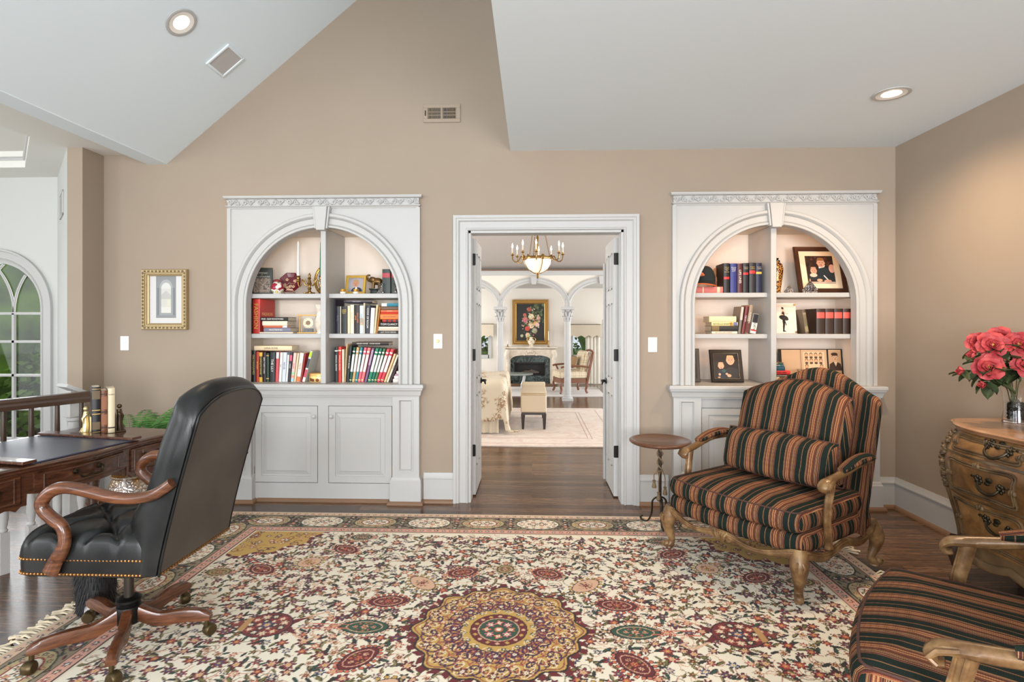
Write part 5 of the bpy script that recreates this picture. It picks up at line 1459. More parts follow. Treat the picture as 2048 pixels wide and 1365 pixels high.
# ---- window-side bookcase, top shelf
b = book('dark green pictorial book standing face out, on the top shelf', .016, .222, .17, (60, 66, 60), None, group='face-out books')
a_ = at_y(503, 650, 4.46); b.location = (a_.x, 4.46, SH1+.0006); b.rotation_euler = (0, 0, -PI/2+R(8))
mb = MB(); mb.box(.0162, .0168, .02, .155, .016, .135); mb.build('cover_picture', pmat('leafy_print', (140, 120, 104), lambda t: t.col(t.ramp(t.noise(t.coord('Object'), 90, 4).outputs['Fac'], [(.35, (92, 78, 66)), (.65, (176, 158, 142))])), rough=.5), b, weld=0)
for s_, z, hh in (('ALMANAC', .178, .02), ('OF', .162, .011), ('BOOK ADVENTURES', .147, .016)): text('title', s_, hh, cmat((216, 212, 200)), b, (.0175, .088, z), rot=(PI/2, 0, PI/2), maxw=.13)
def f_porc(t):
    vo = t.n('ShaderNodeTexVoronoi'); vo.inputs['Scale'].default_value = 26; t.l(t.coord('Object'), vo.inputs['Vector'])
    c = t.ramp(vo.outputs['Distance'], [(.0, (228, 200, 120)), (.22, (96, 140, 90)), (.3, (232, 222, 212)), (.55, (226, 206, 200)), (.62, (150, 40, 56))], 'CONSTANT'); t.col(c)
o = thing('ginger_jar', 'small round red and cream floral jar before the pictorial book', 'jar', stand(555, SH1, 4.362))
mb = MB(); mb.lathe([(.001, 0), (.03, 0), (.034, .006), (.048, .03), (.052, .052), (.046, .076), (.03, .088), (.028, .094), (.001, .094)], 28); mb.build('jar_body', pmat('floral_porcelain', (220, 200, 190), f_porc, rough=.15), o)
mb = MB(); mb.lathe([(.001, .094), (.036, .094), (.037, .102), (.03, .112), (.012, .118), (.001, .119)], 24); mb.build('lid', mat('wine_red_glaze', (120, 34, 44), .15), o)
o = thing('octagonal_plate', 'dark red octagonal floral plate propped beside the jar', 'plate', stand(579, SH1+.009, 4.45)); o.rotation_euler = (-R(16), 0, R(6))
mb = MB(); oc = lambda r, y: [(r*cos(PI/8+k*PI/4), y, .092+r*sin(PI/8+k*PI/4)) for k in range(8)]
mb.rings([oc(.03, .0), oc(.055, -.002), oc(.088, -.014), oc(.092, -.014), (oc(.06, .006)), oc(.03, .006)], True, True, False); mb.build('dish', mat('oxblood_glaze', (96, 20, 32), .12, coat=.5), o, sharp=15, weld=0)
mb = MB(); rnd = random.Random(4)
for c_, n_, sd in ((M_GOLD, 9, 1),):
    for k in range(9):
        x, z = rnd.uniform(-.05, .05), .085+rnd.uniform(-.045, .04)
        for q in range(5): mb.ball((x+.008*cos(q*1.26), -.0035, z+.008*sin(q*1.26)), (.005, .0012, .005), 6, 4)
    mb.tube([(-.05, -.004, .05), (-.01, -.004, .09), (.03, -.004, .08), (.05, -.005, .11)], .0015, 5)
mb.build('gilt_flowers', mat('gilt_flower_paint', (214, 178, 140), .4), o)
mb = MB(); mb.tube([(-.04, .02, .002), (-.04, -.03, .004), (-.04, -.032, .016)], .003, 6); mb.tube([(.04, .02, .002), (.04, -.03, .004), (.04, -.032, .016)], .003, 6); mb.tube([(-.04, .02, .002), (.04, .02, .002)], .003, 6)
mb.build('stand', M_BRASS, o)
def candelabrum():
    Y = 4.41; c = at_y(619, 650, Y); xl, xr = at_y(596.5, 650, Y).x-c.x, at_y(642, 650, Y).x-c.x
    o = thing('candelabrum', 'two-armed brass candelabrum on the top shelf', 'candelabrum', (c.x, Y, SH1+.0006), group='brass candelabra')
    mb = MB(); mb.lathe([(.001, 0), (.042, 0), (.044, .006), (.03, .014), (.014, .022), (.01, .035), (.016, .045), (.009, .06), (.012, .075), (.02, .088), (.012, .10), (.009, .118), (.016, .128), (.008, .14), (.011, .152), (.003, .172), (.001, .176)], 20)
    for k in range(4):
        a = k*PI/2+.5; mb.ball((.034*cos(a), .034*sin(a), .01), (.012, .012, .008), 7, 5)
    mb.build('stem', M_BRASS, o)
    for x, m_, nm in ((xl, M_WAXW, 'white_taper'), (xr, M_WAXG, 'green_taper')):
        s = 1 if x > 0 else -1; x = abs(x)
        mb = MB(); mb.tube(spline([(0, 0, .085), (s*x*.3, 0, .07), (s*x*.5, -.004, .10), (s*x*.62, 0, .118), (s*x*.72, 0, .105), (s*x*.75, 0, .075), (s*x*.9, 0, .062), (s*x, 0, .085), (s*x, 0, .105)], 4), .0052, 7)
        mb.tube(spline([(s*x*.5, 0, .10), (s*x*.4, 0, .12), (s*x*.33, 0, .108), (s*x*.38, 0, .10)], 4), .004, 6)
        mb.lathe([(.004, .10), (.022, .108), (.022, .111), (.010, .113), (.014, .12), (.016, .135), (.013, .142), (.02, .147), (.018, .15), (.010, .15), (.010, .13), (.001, .13)], 18, Matrix.Translation((s*x, 0, 0))); mb.build('arm', M_BRASS, o)
        t = thing('taper_candle', ('white' if s < 0 else 'green')+' taper candle standing in the brass candelabrum', 'candle', (c.x+s*x, Y, SH1+.133))
        mb = MB(); mb.lathe([(.001, 0), (.0095, 0), (.0115, .02), (.0085, .20), (.006, .284), (.003, .296), (.001, .297)], 14); mb.tube([(0, 0, .296), (.001, 0, .304)], .0009, 5); mb.build('wax', m_, t)
candelabrum()
o = thing('oval_mirror', 'oval mirror in a beaded gold frame behind the candelabrum', 'mirror', stand(646, SH1, 4.52)); o.rotation_euler = (-R(8), 0, R(0))
mb = MB(); pth = [(.07*cos(2*PI*k/48), 0, .128+.112*sin(2*PI*k/48)) for k in range(48)]; mb.tube(pth, .012, 8, loop=True)
for k in range(40): mb.ball((.07*cos(2*PI*k/40), -.011, .128+.112*sin(2*PI*k/40)), .0065, 6, 4)
mb.build('frame', M_GOLD, o)
mb = MB(); mb.prism([(.068*cos(2*PI*k/40), .128+.11*sin(2*PI*k/40)) for k in range(40)], -.002, .004); mb.build('glass', mat('mirror_glass', (216, 206, 196), .08, .9), o, weld=0)
# top shelf by the doorway
cv = Canvas(.128, .118, .0012, (146, 140, 146)); cv.ell(.02, .0, .09, .07, (166, 160, 164), soft=.6)
cv.ell(.012, -.05, .045, .03, (48, 52, 70)); cv.poly([(-.012, -.06), (.022, -.06), (.012, -.02), (0, -.02)], (226, 220, 214)); face(cv, .0, .012, .027, (176, 140, 96))
pframe('framed_photograph', 'gold-framed portrait of a blond child on the top shelf', 'photo frame', .128, .118, [(0, .001), (0, .008), (.004, .010), (.02, .010), (.023, .006), (.023, -.002)], mat('yellow_gold_frame', (212, 172, 82), .35, .6), cv, stand(710, SH1, 4.47), 13, R(-4))
for px_, lab in ((686, 'small gilt glass votive cup nearest the divider'), (712, 'small gilt glass votive cup before the child portrait')):
    o = thing('votive_cup', lab, 'votive cup', stand(px_, SH1, 4.36), group='gilt votive cups')
    mb = MB(); mb.lathe([(.001, 0), (.02, 0), (.022, .004), (.024, .014), (.022, .016), (.001, .014)], 20); mb.build('foot', mat('milky_glass', (236, 226, 214), .2), o)
    mb = MB(); mb.lathe([(.012, .016), (.018, .018), (.021, .036), (.019, .037), (.016, .02), (.001, .02)], 20)
    for k in range(6): mb.ball((.02*cos(k), .02*sin(k), .027), .004, 6, 4)
    mb.build('cup', mat('gilt_glass', (222, 170, 74), .2, .6), o)
o = thing('elephant_figurine', 'bronze elephant figurine with raised trunk on a dark plinth', 'figurine', stand(750, SH1, 4.44))
mb = MB(); mb.lathe([(.001, 0), (.042, 0), (.042, .006), (.036, .01), (.034, .03), (.04, .036), (.046, .042), (.046, .046), (.001, .046)], 24, None, True, 1.1, .8); mb.build('plinth', mat('dark_green_marble', (40, 46, 44), .2), o)
mb = MB(); mb.ball((.018, 0, .105), (.046, .027, .03), 14, 10); mb.ball((-.022, 0, .118), (.026, .022, .026), 12, 8)
mb.tube(spline([(-.03, 0, .118), (-.05, 0, .116), (-.063, 0, .13), (-.06, 0, .152), (-.045, 0, .156), (-.04, 0, .146)], 4), [.014-.0005*i for i in range(21)], 8)
for x, y in ((-.012, .014), (-.008, -.014), (.045, .013), (.04, -.014)): mb.tube([(x, y, .1), (x-.004, y, .07), (x-.004, y, .046)], [.014, .0105, .011], 8)
for s in (-1, 1): mb.ball((-.012, s*.022, .12), (.016, .005, .021), 8, 6); mb.tube([(-.036, s*.010, .112), (-.052, s*.012, .104), (-.06, s*.011, .112)], [.004, .003, .001], 6)
mb.tube([(.06, 0, .11), (.07, 0, .09), (.068, 0, .07)], [.004, .003, .002], 6)
mb.build('body', mat('dark_bronze_animal', (104, 78, 46), .35, .8), o)
for px_, lab in ((760, 'cut crystal candle holder before the elephant figurine'), (793, 'cut crystal candle holder close to the arch casing')):
    o = thing('crystal_candle_holder', lab, 'candle holder', stand(px_, SH1, 4.345), group='crystal candle holders')
    mb = MB(); mb.lathe([(.001, 0), (.029, 0), (.027, .006), (.009, .036), (.012, .042), (.009, .046), (.013, .055), (.025, .082), (.02, .083), (.012, .07), (.001, .068)], 8); mb.build('glass', M_CRYS, o, sharp=15)
# middle shelf by the leather chair
o = thing('brass_clock', 'glass-sided brass mantel clock beside the white vase', 'clock', stand(617.5, SH2, 4.43), R(4))
mb = MB(); w2, h2, d2_ = .075, .152, .05
for sx in (-1, 1):
    for sy in (-1, 1): mb.tube([(sx*w2*.9, sy*d2_*.5, .01), (sx*w2*.9, sy*d2_*.5, h2-.008)], .0045, 8)
mb.box(-w2-.008, w2+.008, -d2_*.5-.012, d2_*.5+.012, 0, .01); mb.box(-w2-.01, w2+.01, -d2_*.5-.012, d2_*.5+.012, h2-.01, h2)
mb.build('case', M_BRASS, o, weld=0)
mb = MB(); mb.lathe([(.0, 0), (.04, 0), (.04, .004), (.027, .005), (.027, .002), (.001, .002)], 32, Matrix.Translation((0, -.012, .086)) @ Matrix.Rotation(PI/2, 4, 'X')); mb.build('dial', mat('cream_dial', (228, 214, 170), .4, .2), o)
mb = MB(); mb.lathe([(.001, .005), (.019, .005), (.019, .007), (.001, .007)], 24, Matrix.Translation((0, -.012, .086)) @ Matrix.Rotation(PI/2, 4, 'X'))
for k in range(12): a = k*PI/6; mb.box(-.0012, .0012, -.0185, -.0165, .029, .038, Matrix.Translation((0, 0, .086)) @ Matrix.Rotation(a, 4, 'Y'))
mb.build('chapter_ring', mat('bronze_numerals', (110, 76, 44), .4, .5), o)
mb = MB()
for a, L in ((1.0, .02), (-2.1, .03)): mb.box(-.001, .001, -.021, -.0195, 0, L, Matrix.Translation((0, 0, .086)) @ Matrix.Rotation(a, 4, 'Y'))
mb.build('hands', M_BLACK, o)
mb = MB(); mb.box(-.036, .036, -.012, .012, .012, .04); mb.build('movement_plate', mat('black_enamel', (24, 24, 24), .2), o, weld=0)
mb = MB(); mb.box(-w2*.9, w2*.9, -d2_*.5, -d2_*.5+.001, .011, h2-.011); mb.build('glass_front', M_CLK, o, weld=0)
o = thing('white_vase', 'tall pearly white flared vase beside the divider', 'vase', stand(640.5, SH2, 4.36))
mb = MB(); mb.lathe([(.001, 0), (.03, 0), (.03, .006), (.024, .012), (.034, .04), (.043, .075), (.04, .10), (.03, .135), (.027, .165), (.031, .20), (.045, .232), (.043, .233), (.028, .2), (.024, .165), (.001, .06)], 28)
mb.build('vessel', pmat('pearly_marble', (222, 212, 198), lambda t: t.col(t.ramp(t.noise(t.coord('Object'), 16, 4).outputs['Fac'], [(.35, (204, 188, 168)), (.65, (236, 230, 220))])), rough=.2), o)
o = thing('oval_tin', 'oval gilt keepsake tin with painted flowers on the lowest shelf', 'tin', stand(636, ZC, 4.385))
mb = MB(); mb.lathe([(.001, 0), (.067, 0), (.070, .006), (.070, .046), (.068, .05), (.001, .05)], 36, None, True, 1, .65)
def f_tin(t):
    vo = t.n('ShaderNodeTexVoronoi'); vo.inputs['Scale'].default_value = 22; t.l(t.coord('Object'), vo.inputs['Vector'])
    t.col(t.ramp(vo.outputs['Distance'], [(0, (140, 60, 40)), (.2, (96, 84, 40)), (.3, (224, 186, 116)), (1, (214, 170, 96))], 'CONSTANT'))
mb.build('tin_body', pmat('painted_gilt_tin', (214, 170, 96), f_tin, rough=.3, metal=.4), o)
mb = MB(); mb.lathe([(.001, .05), (.073, .05), (.074, .066), (.068, .072), (.001, .074)], 36, None, True, 1, .65); mb.build('lid', mat('gilt_tin_lid', (206, 158, 92), .3, .6), o)
# ---- armchair-side bookcase, top shelf
ztop = SH1+.0485
o = thing('baseball_cap', 'dark navy baseball cap with orange trim resting on the rose-pink book', 'cap', (at_y(1410, 650, 4.42).x, 4.42, ztop+.016), R(-30))
mb = MB()
def dome(u, v):
    a = 2*PI*u; e = v*PI/2; return (.078*cos(a)*cos(e)**.8, .088*sin(a)*cos(e)**.8, .03+.125*sin(e))
mb.sheet(dome, 28, 12, wrap_u=True); mb.build('crown', mat('navy_cap_cloth', (34, 42, 44), .9), o)
mb = MB()
def brim(u, v):
    a = PI+.35+(PI-.7)*u; r = 1+v*.85; return (.078*cos(a)*r**.5, .085*sin(a)*(1+v*.8), .032-.028*v-.016*(cos(a))**2*v)
mb.sheet(brim, 16, 6); bm_ = mb.build('brim', mat('navy_cap_brim', (30, 36, 38), .9), o, solid=.003)
mb = MB(); mb.tube([Vector(brim(i/20, 1)) for i in range(21)], .0045, 6); mb.build('orange_edge', mat('orange_trim', (216, 102, 50), .7), o)
mb = MB(); mb.ball((-.008, -.084, .082), (.018, .006, .016), 10, 8); mb.ball((.008, -.088, .076), (.01, .005, .008), 8, 6); mb.build('patch', mat('orange_patch', (206, 110, 70), .7), o)
o = thing('leather_mitt', 'tan leather mitt wedged between the cap and the thick books', 'mitt', (at_y(1433, 650, 4.51).x, 4.51, ztop+.003))
mb = MB(); mb.ball((0, .02, .05), (.026, .03, .052), 12, 8)
for k in range(4): mb.tube([(-.018+.012*k, .006+.01*k, .06), (-.02+.013*k, .0+.012*k, .12), (-.017+.012*k, -.004+.012*k, .165-.006*abs(k-1.5))], [.0105, .010, .007], 8)
mb.tube([(-.022, -.006, .03), (-.032, -.02, .06), (-.026, -.026, .09)], [.012, .011, .008], 8)
mb.build('palm', pmat('tan_leather', (176, 120, 76), lambda t: t.col(t.ramp(t.noise(t.coord('Object'), 30, 3).outputs['Fac'], [(.3, (140, 88, 52)), (.7, (200, 146, 98))])), rough=.6), o)
# urn, crystals, large photograph
o = thing('lidded_urn', 'black and gold patterned lidded urn beside the divider', 'urn', stand(1554, SH1, 4.47))
def f_urn(t):
    vo = t.n('ShaderNodeTexVoronoi'); vo.inputs['Scale'].default_value = 30; t.l(t.coord('Object'), vo.inputs['Vector'])
    t.col(t.ramp(vo.outputs['Distance'], [(0, (226, 176, 100)), (.32, (60, 34, 22)), (.5, (196, 136, 70)), (.7, (70, 40, 26))], 'CONSTANT'))
mb = MB(); mb.lathe([(.001, 0), (.03, 0), (.03, .008), (.025, .016), (.034, .08), (.044, .16), (.046, .2), (.038, .235), (.024, .245), (.022, .255), (.001, .255)], 28); mb.build('urn_body', pmat('gilt_lacquer', (150, 100, 50), f_urn, rough=.15, metal=.4), o)
mb = MB(); mb.lathe([(.001, .255), (.023, .255), (.02, .266), (.008, .27), (.014, .278), (.012, .284), (.001, .286)], 18); mb.build('lid', mat('black_lacquer', (20, 18, 18), .15), o)
def crystal(lab, px_, Y, r, h, zb, prof=None):
    o = thing('crystal_ornament', lab, 'crystal ornament', stand(px_, zb, Y))
    mb = MB(); mb.lathe([(.001, 0), (r*.9, 0), (r, h*.1), (r*.92, h*.28), (r*.62, h*.48), (r*.32, h*.68), (r*.13, h*.88), (.001, h)], 10)
    for k in range(10):
        a = 2*PI*k/10; mb.ball((r*.9*cos(a), r*.9*sin(a), h*.2), (r*.16, r*.16, h*.1), 6, 4)
    mb.build('glass', M_CRYS, o, sharp=12)
crystal('small teardrop crystal ornament near the lidded urn', 1578, 4.39, .035, .072, SH1)
crystal('large teardrop crystal ornament before the big framed photograph', 1620, 4.362, .054, .112, SH1)
W_, H_ = .325, .315; cv = Canvas(.225, .235, .0015, (52, 38, 32))
rnd = random.Random(9)
for k in range(60): cv.ell(rnd.uniform(-.12, .12), rnd.uniform(.0, .12), rnd.uniform(.006, .016), None, random.Random(k).choice([(70, 48, 36), (60, 44, 34), (96, 56, 42), (44, 34, 30)]))
cv.ell(.035, -.06, .085, .075, (44, 52, 54)); cv.ell(.03, -.02, .06, .04, (48, 56, 58)); cv.poly([(-.01, .012), (.035, .022), (.045, .04), (-.01, .028)], (236, 230, 220))
face(cv, .012, .058, .036, (150, 100, 60), SKIN2); cv.ell(-.05, -.055, .05, .03, (46, 54, 56)); face(cv, -.055, -.01, .028, (196, 150, 120), SKIN2, False, .9); cv.ell(-.06, -.045, .03, .016, (226, 190, 170))
cv.ell(.095, .01, .024, .036, (228, 172, 148)); cv.line([(.025, -.05), (.055, -.088)], .009, (236, 228, 220)); cv.ell(-.015, -.088, .022, .012, SKIN2); cv.rect(-.1125, -.1175, .1125, -.1, (186, 166, 150)); cv.ell(.05, -.095, .03, .012, SKIN2)
pframe('framed_photograph', 'large dark-framed photograph of two children, cream mounted', 'photo frame', W_, H_, [(0, .001), (0, .010), (.008, .014), (.03, .018), (.036, .01), (.036, -.004)], mat('dark_walnut_frame', (66, 38, 26), .35), cv, (at_y(1649, 650, 4.45).x-.008, 4.45, SH1+.004), 14, R(4), .05, (236, 214, 180))
# acrylic picture, album, photo frames
cv = Canvas(.185, .235, .0014, (226, 212, 200)); cv.rect(-.0925, .09, .0925, .118, (212, 194, 180))
K = (34, 32, 32); cv.ell(-.004, .078, .0095, .011, SKIN2); cv.ell(-.006, .084, .0095, .008, K); cv.ell(-.011, .09, .004, .004, K)
cv.poly([(-.014, .064), (.006, .064), (.01, .028), (-.014, .028)], SKIN2); cv.poly([(-.013, .055), (.006, .058), (.009, .028), (-.013, .026)], K); cv.line([(.004, .056), (.022, .036), (.036, .044)], .006, SKIN2); cv.line([(-.012, .056), (-.02, .034), (-.002, .03)], .006, SKIN2)
cv.ell(.0, .008, .036, .02, K, -.25); cv.ell(.014, .0, .024, .014, (48, 46, 46), -.3); cv.poly([(-.012, .0), (.012, -.006), (.006, -.06), (-.008, -.06)], K); cv.poly([(-.01, -.055), (.006, -.055), (.0, -.096), (-.01, -.096)], K); cv.poly([(-.012, -.092), (.0, -.092), (.018, -.102), (-.01, -.104)], K); cv.line([(.008, -.02), (.016, -.05)], .007, K)
o = thing('acrylic_picture', 'clear acrylic stand with a picture of a dancer in black', 'picture stand', (at_y(1569, 650, 4.40).x, 4.40, SH2+.001)); o.rotation_euler = (-R(8), 0, 0)
cv.build('picture', o, .3, loc=(0, -.0035, .1185))
mb = MB(); mb.box(-.097, .097, -.0028, 0, 0, .242); mb.build('panel', mat('acrylic_panel', (232, 226, 220), .1), o, weld=0)
mb = MB()
for sx in (-1, 1):
    for z in (.012, .23): mb.ball((sx*.088, -.006, z), (.0085, .006, .0085), 10, 6)
mb.build('brass_stud', M_GOLD, o)
o = thing('photo_album', 'open sepia photo album with class and portrait pictures behind the pile', 'photo album', (at_y(1624, 650, 4.56).x, 4.56, ZC+.001)); o.rotation_euler = (-R(7), 0, 0)
Wt = at_y(1688, 650, 4.56).x-at_y(1560, 650, 4.56).x; x0 = -Wt/2; Ht = .262
mb = MB(); mb.box(x0, x0+Wt, 0, .008, 0, Ht); mb.build('cover', mat('black_album_board', (28, 25, 24), .6), o, weld=0)
def page(nm, xa, xb, paint):
    cv = Canvas(xb-xa, Ht-.012, .0014, (216, 182, 144)); paint(cv); cv.build(nm, o, .7, loc=((xa+xb)/2, -.0008, Ht/2))
page('blank_page', x0+.022, x0+.175, lambda cv: cv.rect(.066, -.2, .08, .2, (206, 172, 136)))
def cls(cv):
    cv.rect(-.085, -.115, .085, .108, (232, 208, 168)); 
    for i, (x, y) in enumerate([(x, y) for y in (.082, .036) for x in (-.06, -.022, .016, .054)]+[(-.06, -.012), (.058, -.012), (-.03, -.045), (.005, -.05), (.04, -.045)]):
        cv.ell(x, y, .0155, .021, (206, 166, 122)); cv.ell(x, y+.006, .0115, .013, (110, 76, 52)); cv.ell(x, y, .0095, .0125, (226, 180, 142)); cv.ell(x, y-.02, .013, .008, (80, 60, 48))
page('class_photograph', x0+.178, x0+.385, cls)
def por(cv):
    cv.rect(-.062, -.06, .062, .115, (206, 170, 130)); cv.poly([(-.052, -.045), (.055, -.045), (.045, .01), (.015, .028), (-.012, .028), (-.042, .008)], (66, 50, 42)); cv.poly([(-.01, .028), (.02, .028), (.006, -.01)], (226, 206, 176))
    face(cv, .002, .062, .027, (64, 44, 34), (216, 178, 140)); cv.ell(-.002, .089, .027, .013, (60, 42, 32))
page('portrait_photograph', x0+.398, x0+Wt-.012, por)
o = thing('crystal_dish', 'clear crystal dish half hidden behind the armchair back', 'crystal dish', stand(1612, ZC, 4.42))
mb = MB(); mb.lathe([(.001, 0), (.035, 0), (.03, .01), (.014, .03), (.02, .05), (.06, .085), (.066, .105), (.062, .105), (.05, .085), (.001, .055)], 12); mb.build('glass', M_CRYS, o, sharp=15)
BKF = mat('black_silver_frame', (34, 30, 28), .3, .3); SILV = mat('silver_line', (206, 190, 160), .3, .8)
cv = Canvas(.19, .205, .0014, (28, 26, 28)); face(cv, .035, .045, .034, (206, 170, 120), SKIN2, False, .85); face(cv, -.04, .0, .025, (200, 150, 120), SKIN2, True, .85)
cv.ell(.04, -.06, .06, .05, (44, 44, 46)); cv.ell(-.03, -.06, .042, .04, (36, 44, 58)); cv.ell(-.02, -.04, .016, .012, (50, 80, 74)); cv.ell(-.055, -.068, .009, .01, SKIN2); cv.ell(.018, -.078, .016, .012, SKIN2); cv.ell(.0, -.064, .01, .008, SKIN2); cv.ell(-.06, -.092, .01, .005, SKIN2)
pframe('framed_photograph', 'black-framed photograph of a toddler and a baby, low shelf near side table', 'photo frame', .19, .205, [(0, .001), (0, .008), (.006, .012), (.024, .014), (.03, .008), (.03, -.003)], BKF, cv, (at_y(1455, 650, 4.40).x, 4.40, ZC+.004), 17, R(-3), 0, inner=SILV)
cv = Canvas(.12, .21, .002, (34, 28, 26)); face(cv, .0, .03, .03, (60, 40, 30), (120, 84, 64))
pframe('framed_photograph', 'narrow black and silver frame partly hidden by the arch casing', 'photo frame', .12, .21, [(0, .001), (0, .008), (.005, .012), (.026, .013), (.03, .008), (.03, -.003)], mat('marbled_black_frame', (60, 58, 56), .2, .5), cv, (at_y(1377, 650, 4.42).x, 4.42, ZC+.004), 13, R(-6), 0, inner=SILV)
# ================= things on the walls and ceilings
M_PLATE = mat('white_switch_plate', (236, 234, 232), .35)
def switch(lab, px, py, kind):
    p = at_y(px, py, YW); o = thing('light_switch', lab, 'light switch', (p.x, YW, p.z))
    mb = MB(); mb.prism([(-.035, -.057), (.035, -.057), (.035, .057), (-.035, .057)], -.007, -.0005); mb.build('plate', M_PLATE, o, bevel=.003, weld=0)
    if kind == 'knob':
        mb = MB(); mb.box(-.015, .015, -.009, -.006, -.026, .03); mb.build('insert', mat('ivory_insert', (232, 222, 190), .4), o, weld=0)
        mb = MB(); mb.lathe([(.013, 0), (.012, .016), (.010, .018), (.001, .018)], 18, Matrix.Translation((0, -.009, .002)) @ Matrix.Rotation(PI/2, 4, 'X')); mb.build('dial', mat('ivory_dial', (226, 206, 150), .4), o)
    else:
        mb = MB(); mb.box(-.016, .016, -.0075, -.006, -.033, .033); mb.build('insert', M_PLATE, o, bevel=.001, weld=0)
        mb = MB(); mb.prism([(-.008, .0), (-.0125, .005), (-.010, .028), (-.006, .028), (-.006, .0)], -.012, .012, 'x'); mb.build('toggle', mat('white_toggle', (246, 246, 248), .3), o, weld=0)
switch('white light switch below the small gilt-framed print', 250, 687, 'toggle')
switch('white dimmer plate with ivory dial between bookcase and doorway', 876, 683, 'knob')
switch('white light switch between the doorway and the armchair bookcase', 1305, 690, 'toggle')
# register
a, b = at_y(847, 246, YW), at_y(921, 209, YW); w, h = b.x-a.x, b.z-a.z
o = thing('air_vent', 'tan louvred air vent high on the gable wall', 'air vent', ((a.x+b.x)/2, YW, (a.z+b.z)/2))
M_VENT = mat('tan_vent_metal', (158, 142, 124), .6)
mb = MB(); W, H = w/2, h/2; iw, ih = W*.76, H*.6
for x0, x1, z0, z1 in ((-W, W, ih, H), (-W, W, -H, -ih), (-W, -iw, -ih, ih), (iw, W, -ih, ih), (-W*.05, W*.05, -ih, ih)): mb.box(x0, x1, -.012, -.001, z0, z1)
mb.build('vent_frame', M_VENT, o, bevel=.002, weld=0)
mb = MB(); mb.box(-iw, iw, -.002, -.001, -ih, ih); mb.build('duct_shadow', mat('duct_shade', (18, 16, 15), .9), o, weld=0)  # dark sheet on the wall, paints the shade between the louvres
mb = MB()
for s in (-1, 1):
    for k in range(9):
        x = s*(W*.05+(iw-W*.05)*(k+.5)/9); mb.box(-.0014, .0014, -.003, .003, -ih, ih, Matrix.Translation((x, -.008, 0)) @ Matrix.Rotation(s*R(35), 4, 'Z'))
for z in (-ih*.3, ih*.3): mb.box(-iw, iw, -.005, -.003, z-.003, z+.003)
mb.build('louver', M_VENT, o, weld=0)
mb = MB(); mb.box(-W*.9, -W*.86, -.02, -.01, -.02, .02); mb.build('lever', M_BLACK, o, weld=0)
# small vent on the diagonal wall of the bay
P0, P1 = Vector((-3.537, 4.06, 0)), Vector((-4.334, 4.87, 0)); dd = (P1-P0).normalized(); nn = Vector((dd.y, -dd.x, 0))*-1
if nn.y > 0: nn = -nn
o = thing('wall_register', 'small white register high on the pale diagonal wall', 'air vent', tuple(P0+dd*.52+nn*.001+Vector((0, 0, 2.38))), math.atan2(dd.y, dd.x)+PI)
mb = MB(); mb.box(-.16, .16, -.01, .0, -.10, -.085); mb.box(-.16, .16, -.01, .0, .085, .10); mb.box(-.16, -.14, -.01, 0, -.1, .1); mb.box(.14, .16, -.01, 0, -.1, .1)
mb.build('vent_frame', M_TRIM, o, weld=0)
mb = MB()
for k in range(11): mb.box(-.14, .14, -.008, -.004, -.085+.0155*k, -.076+.0155*k)
mb.build('louver', mat('grey_louver', (190, 190, 188), .5), o, weld=0)
# gilt framed print
def flat_picture(o, w, h, cv, m_glass=False, y=-.004):
    return cv.build('picture', o, .5, loc=(0, y, 0))
def frame_mesh(mb, w, h, prof):
    """prof: (distance outwards from the picture edge, depth towards the viewer)"""
    mb.rings([[(sx*(w/2+q), -d, sz*(h/2+q)) for q, d in prof] for sx, sz in ((-1, -1), (1, -1), (1, 1), (-1, 1))], True, False, False, loop=True)
a, b = at_y(284, 660, YW-.02), at_y(375, 539, YW-.02); W, H = b.x-a.x, b.z-a.z
o = thing('framed_print', 'small gilt-framed grey print of an archway on the tan wall', 'framed picture', ((a.x+b.x)/2, YW, (a.z+b.z)/2))
fw = .052; w, h = W-2*fw, H-2*fw
mb = MB(); frame_mesh(mb, w, h, [(0, .002), (0, .014), (.010, .018), (.013, .026), (.022, .026), (.026, .034), (.046, .036), (.052, .028), (.052, .001)])
f_ = mb.build('frame', mat('pale_gilt', (166, 144, 106), .42, .45), o, sharp=20, weld=0)
mb = MB()
for s, n_, L, ax in ((1, 16, h+.07, 0), (-1, 16, h+.07, 0), (1, 11, w+.07, 1), (-1, 11, w+.07, 1)):
    for k in range(n_):
        q = -L/2+L*(k+.5)/n_; c_ = (s*(w/2+.036), -.035, q) if ax == 0 else (q, -.035, s*(h/2+.036))
        mb.ball(c_, (.007, .006, .011) if ax == 0 else (.011, .006, .007), 7, 5)
mb.build('carved_beads', mat('green_gilt', (116, 106, 78), .45, .45), f_)
cv = Canvas(w, h, .0018, (204, 203, 200)); K_ = 1.45; oy = .022
class _S:
    def rect(s, a, b, c, d, q): cv.rect(a*K_, b*K_+oy, c*K_, d*K_+oy, q)
    def ell(s, x, y, r, r2, q): cv.ell(x*K_, y*K_+oy, r*K_, r2*K_, q)
    def poly(s, p, q): cv.poly([(x*K_, y*K_+oy) for x, y in p], q)
s_ = _S(); G1, G2 = (128, 131, 133), (150, 154, 154)
s_.rect(-.056, -.115, .056, .118, G1); s_.rect(-.05, -.11, .05, .112, (134, 137, 138)); s_.ell(0, .05, .036, .045, (160, 162, 162)); s_.rect(-.036, -.1, .036, .05, (146, 149, 149))
s_.ell(0, .045, .027, .033, (204, 204, 200)); s_.rect(-.027, -.088, .027, .045, (196, 195, 186)); s_.poly([(-.027, .01), (0, .035), (.027, .01), (.027, -.012), (-.027, -.012)], (178, 178, 172))
s_.rect(-.02, -.05, -.004, -.015, (196, 194, 184)); s_.rect(.008, -.05, .022, -.015, (204, 202, 178)); s_.rect(-.027, -.088, .027, -.056, (206, 204, 196))
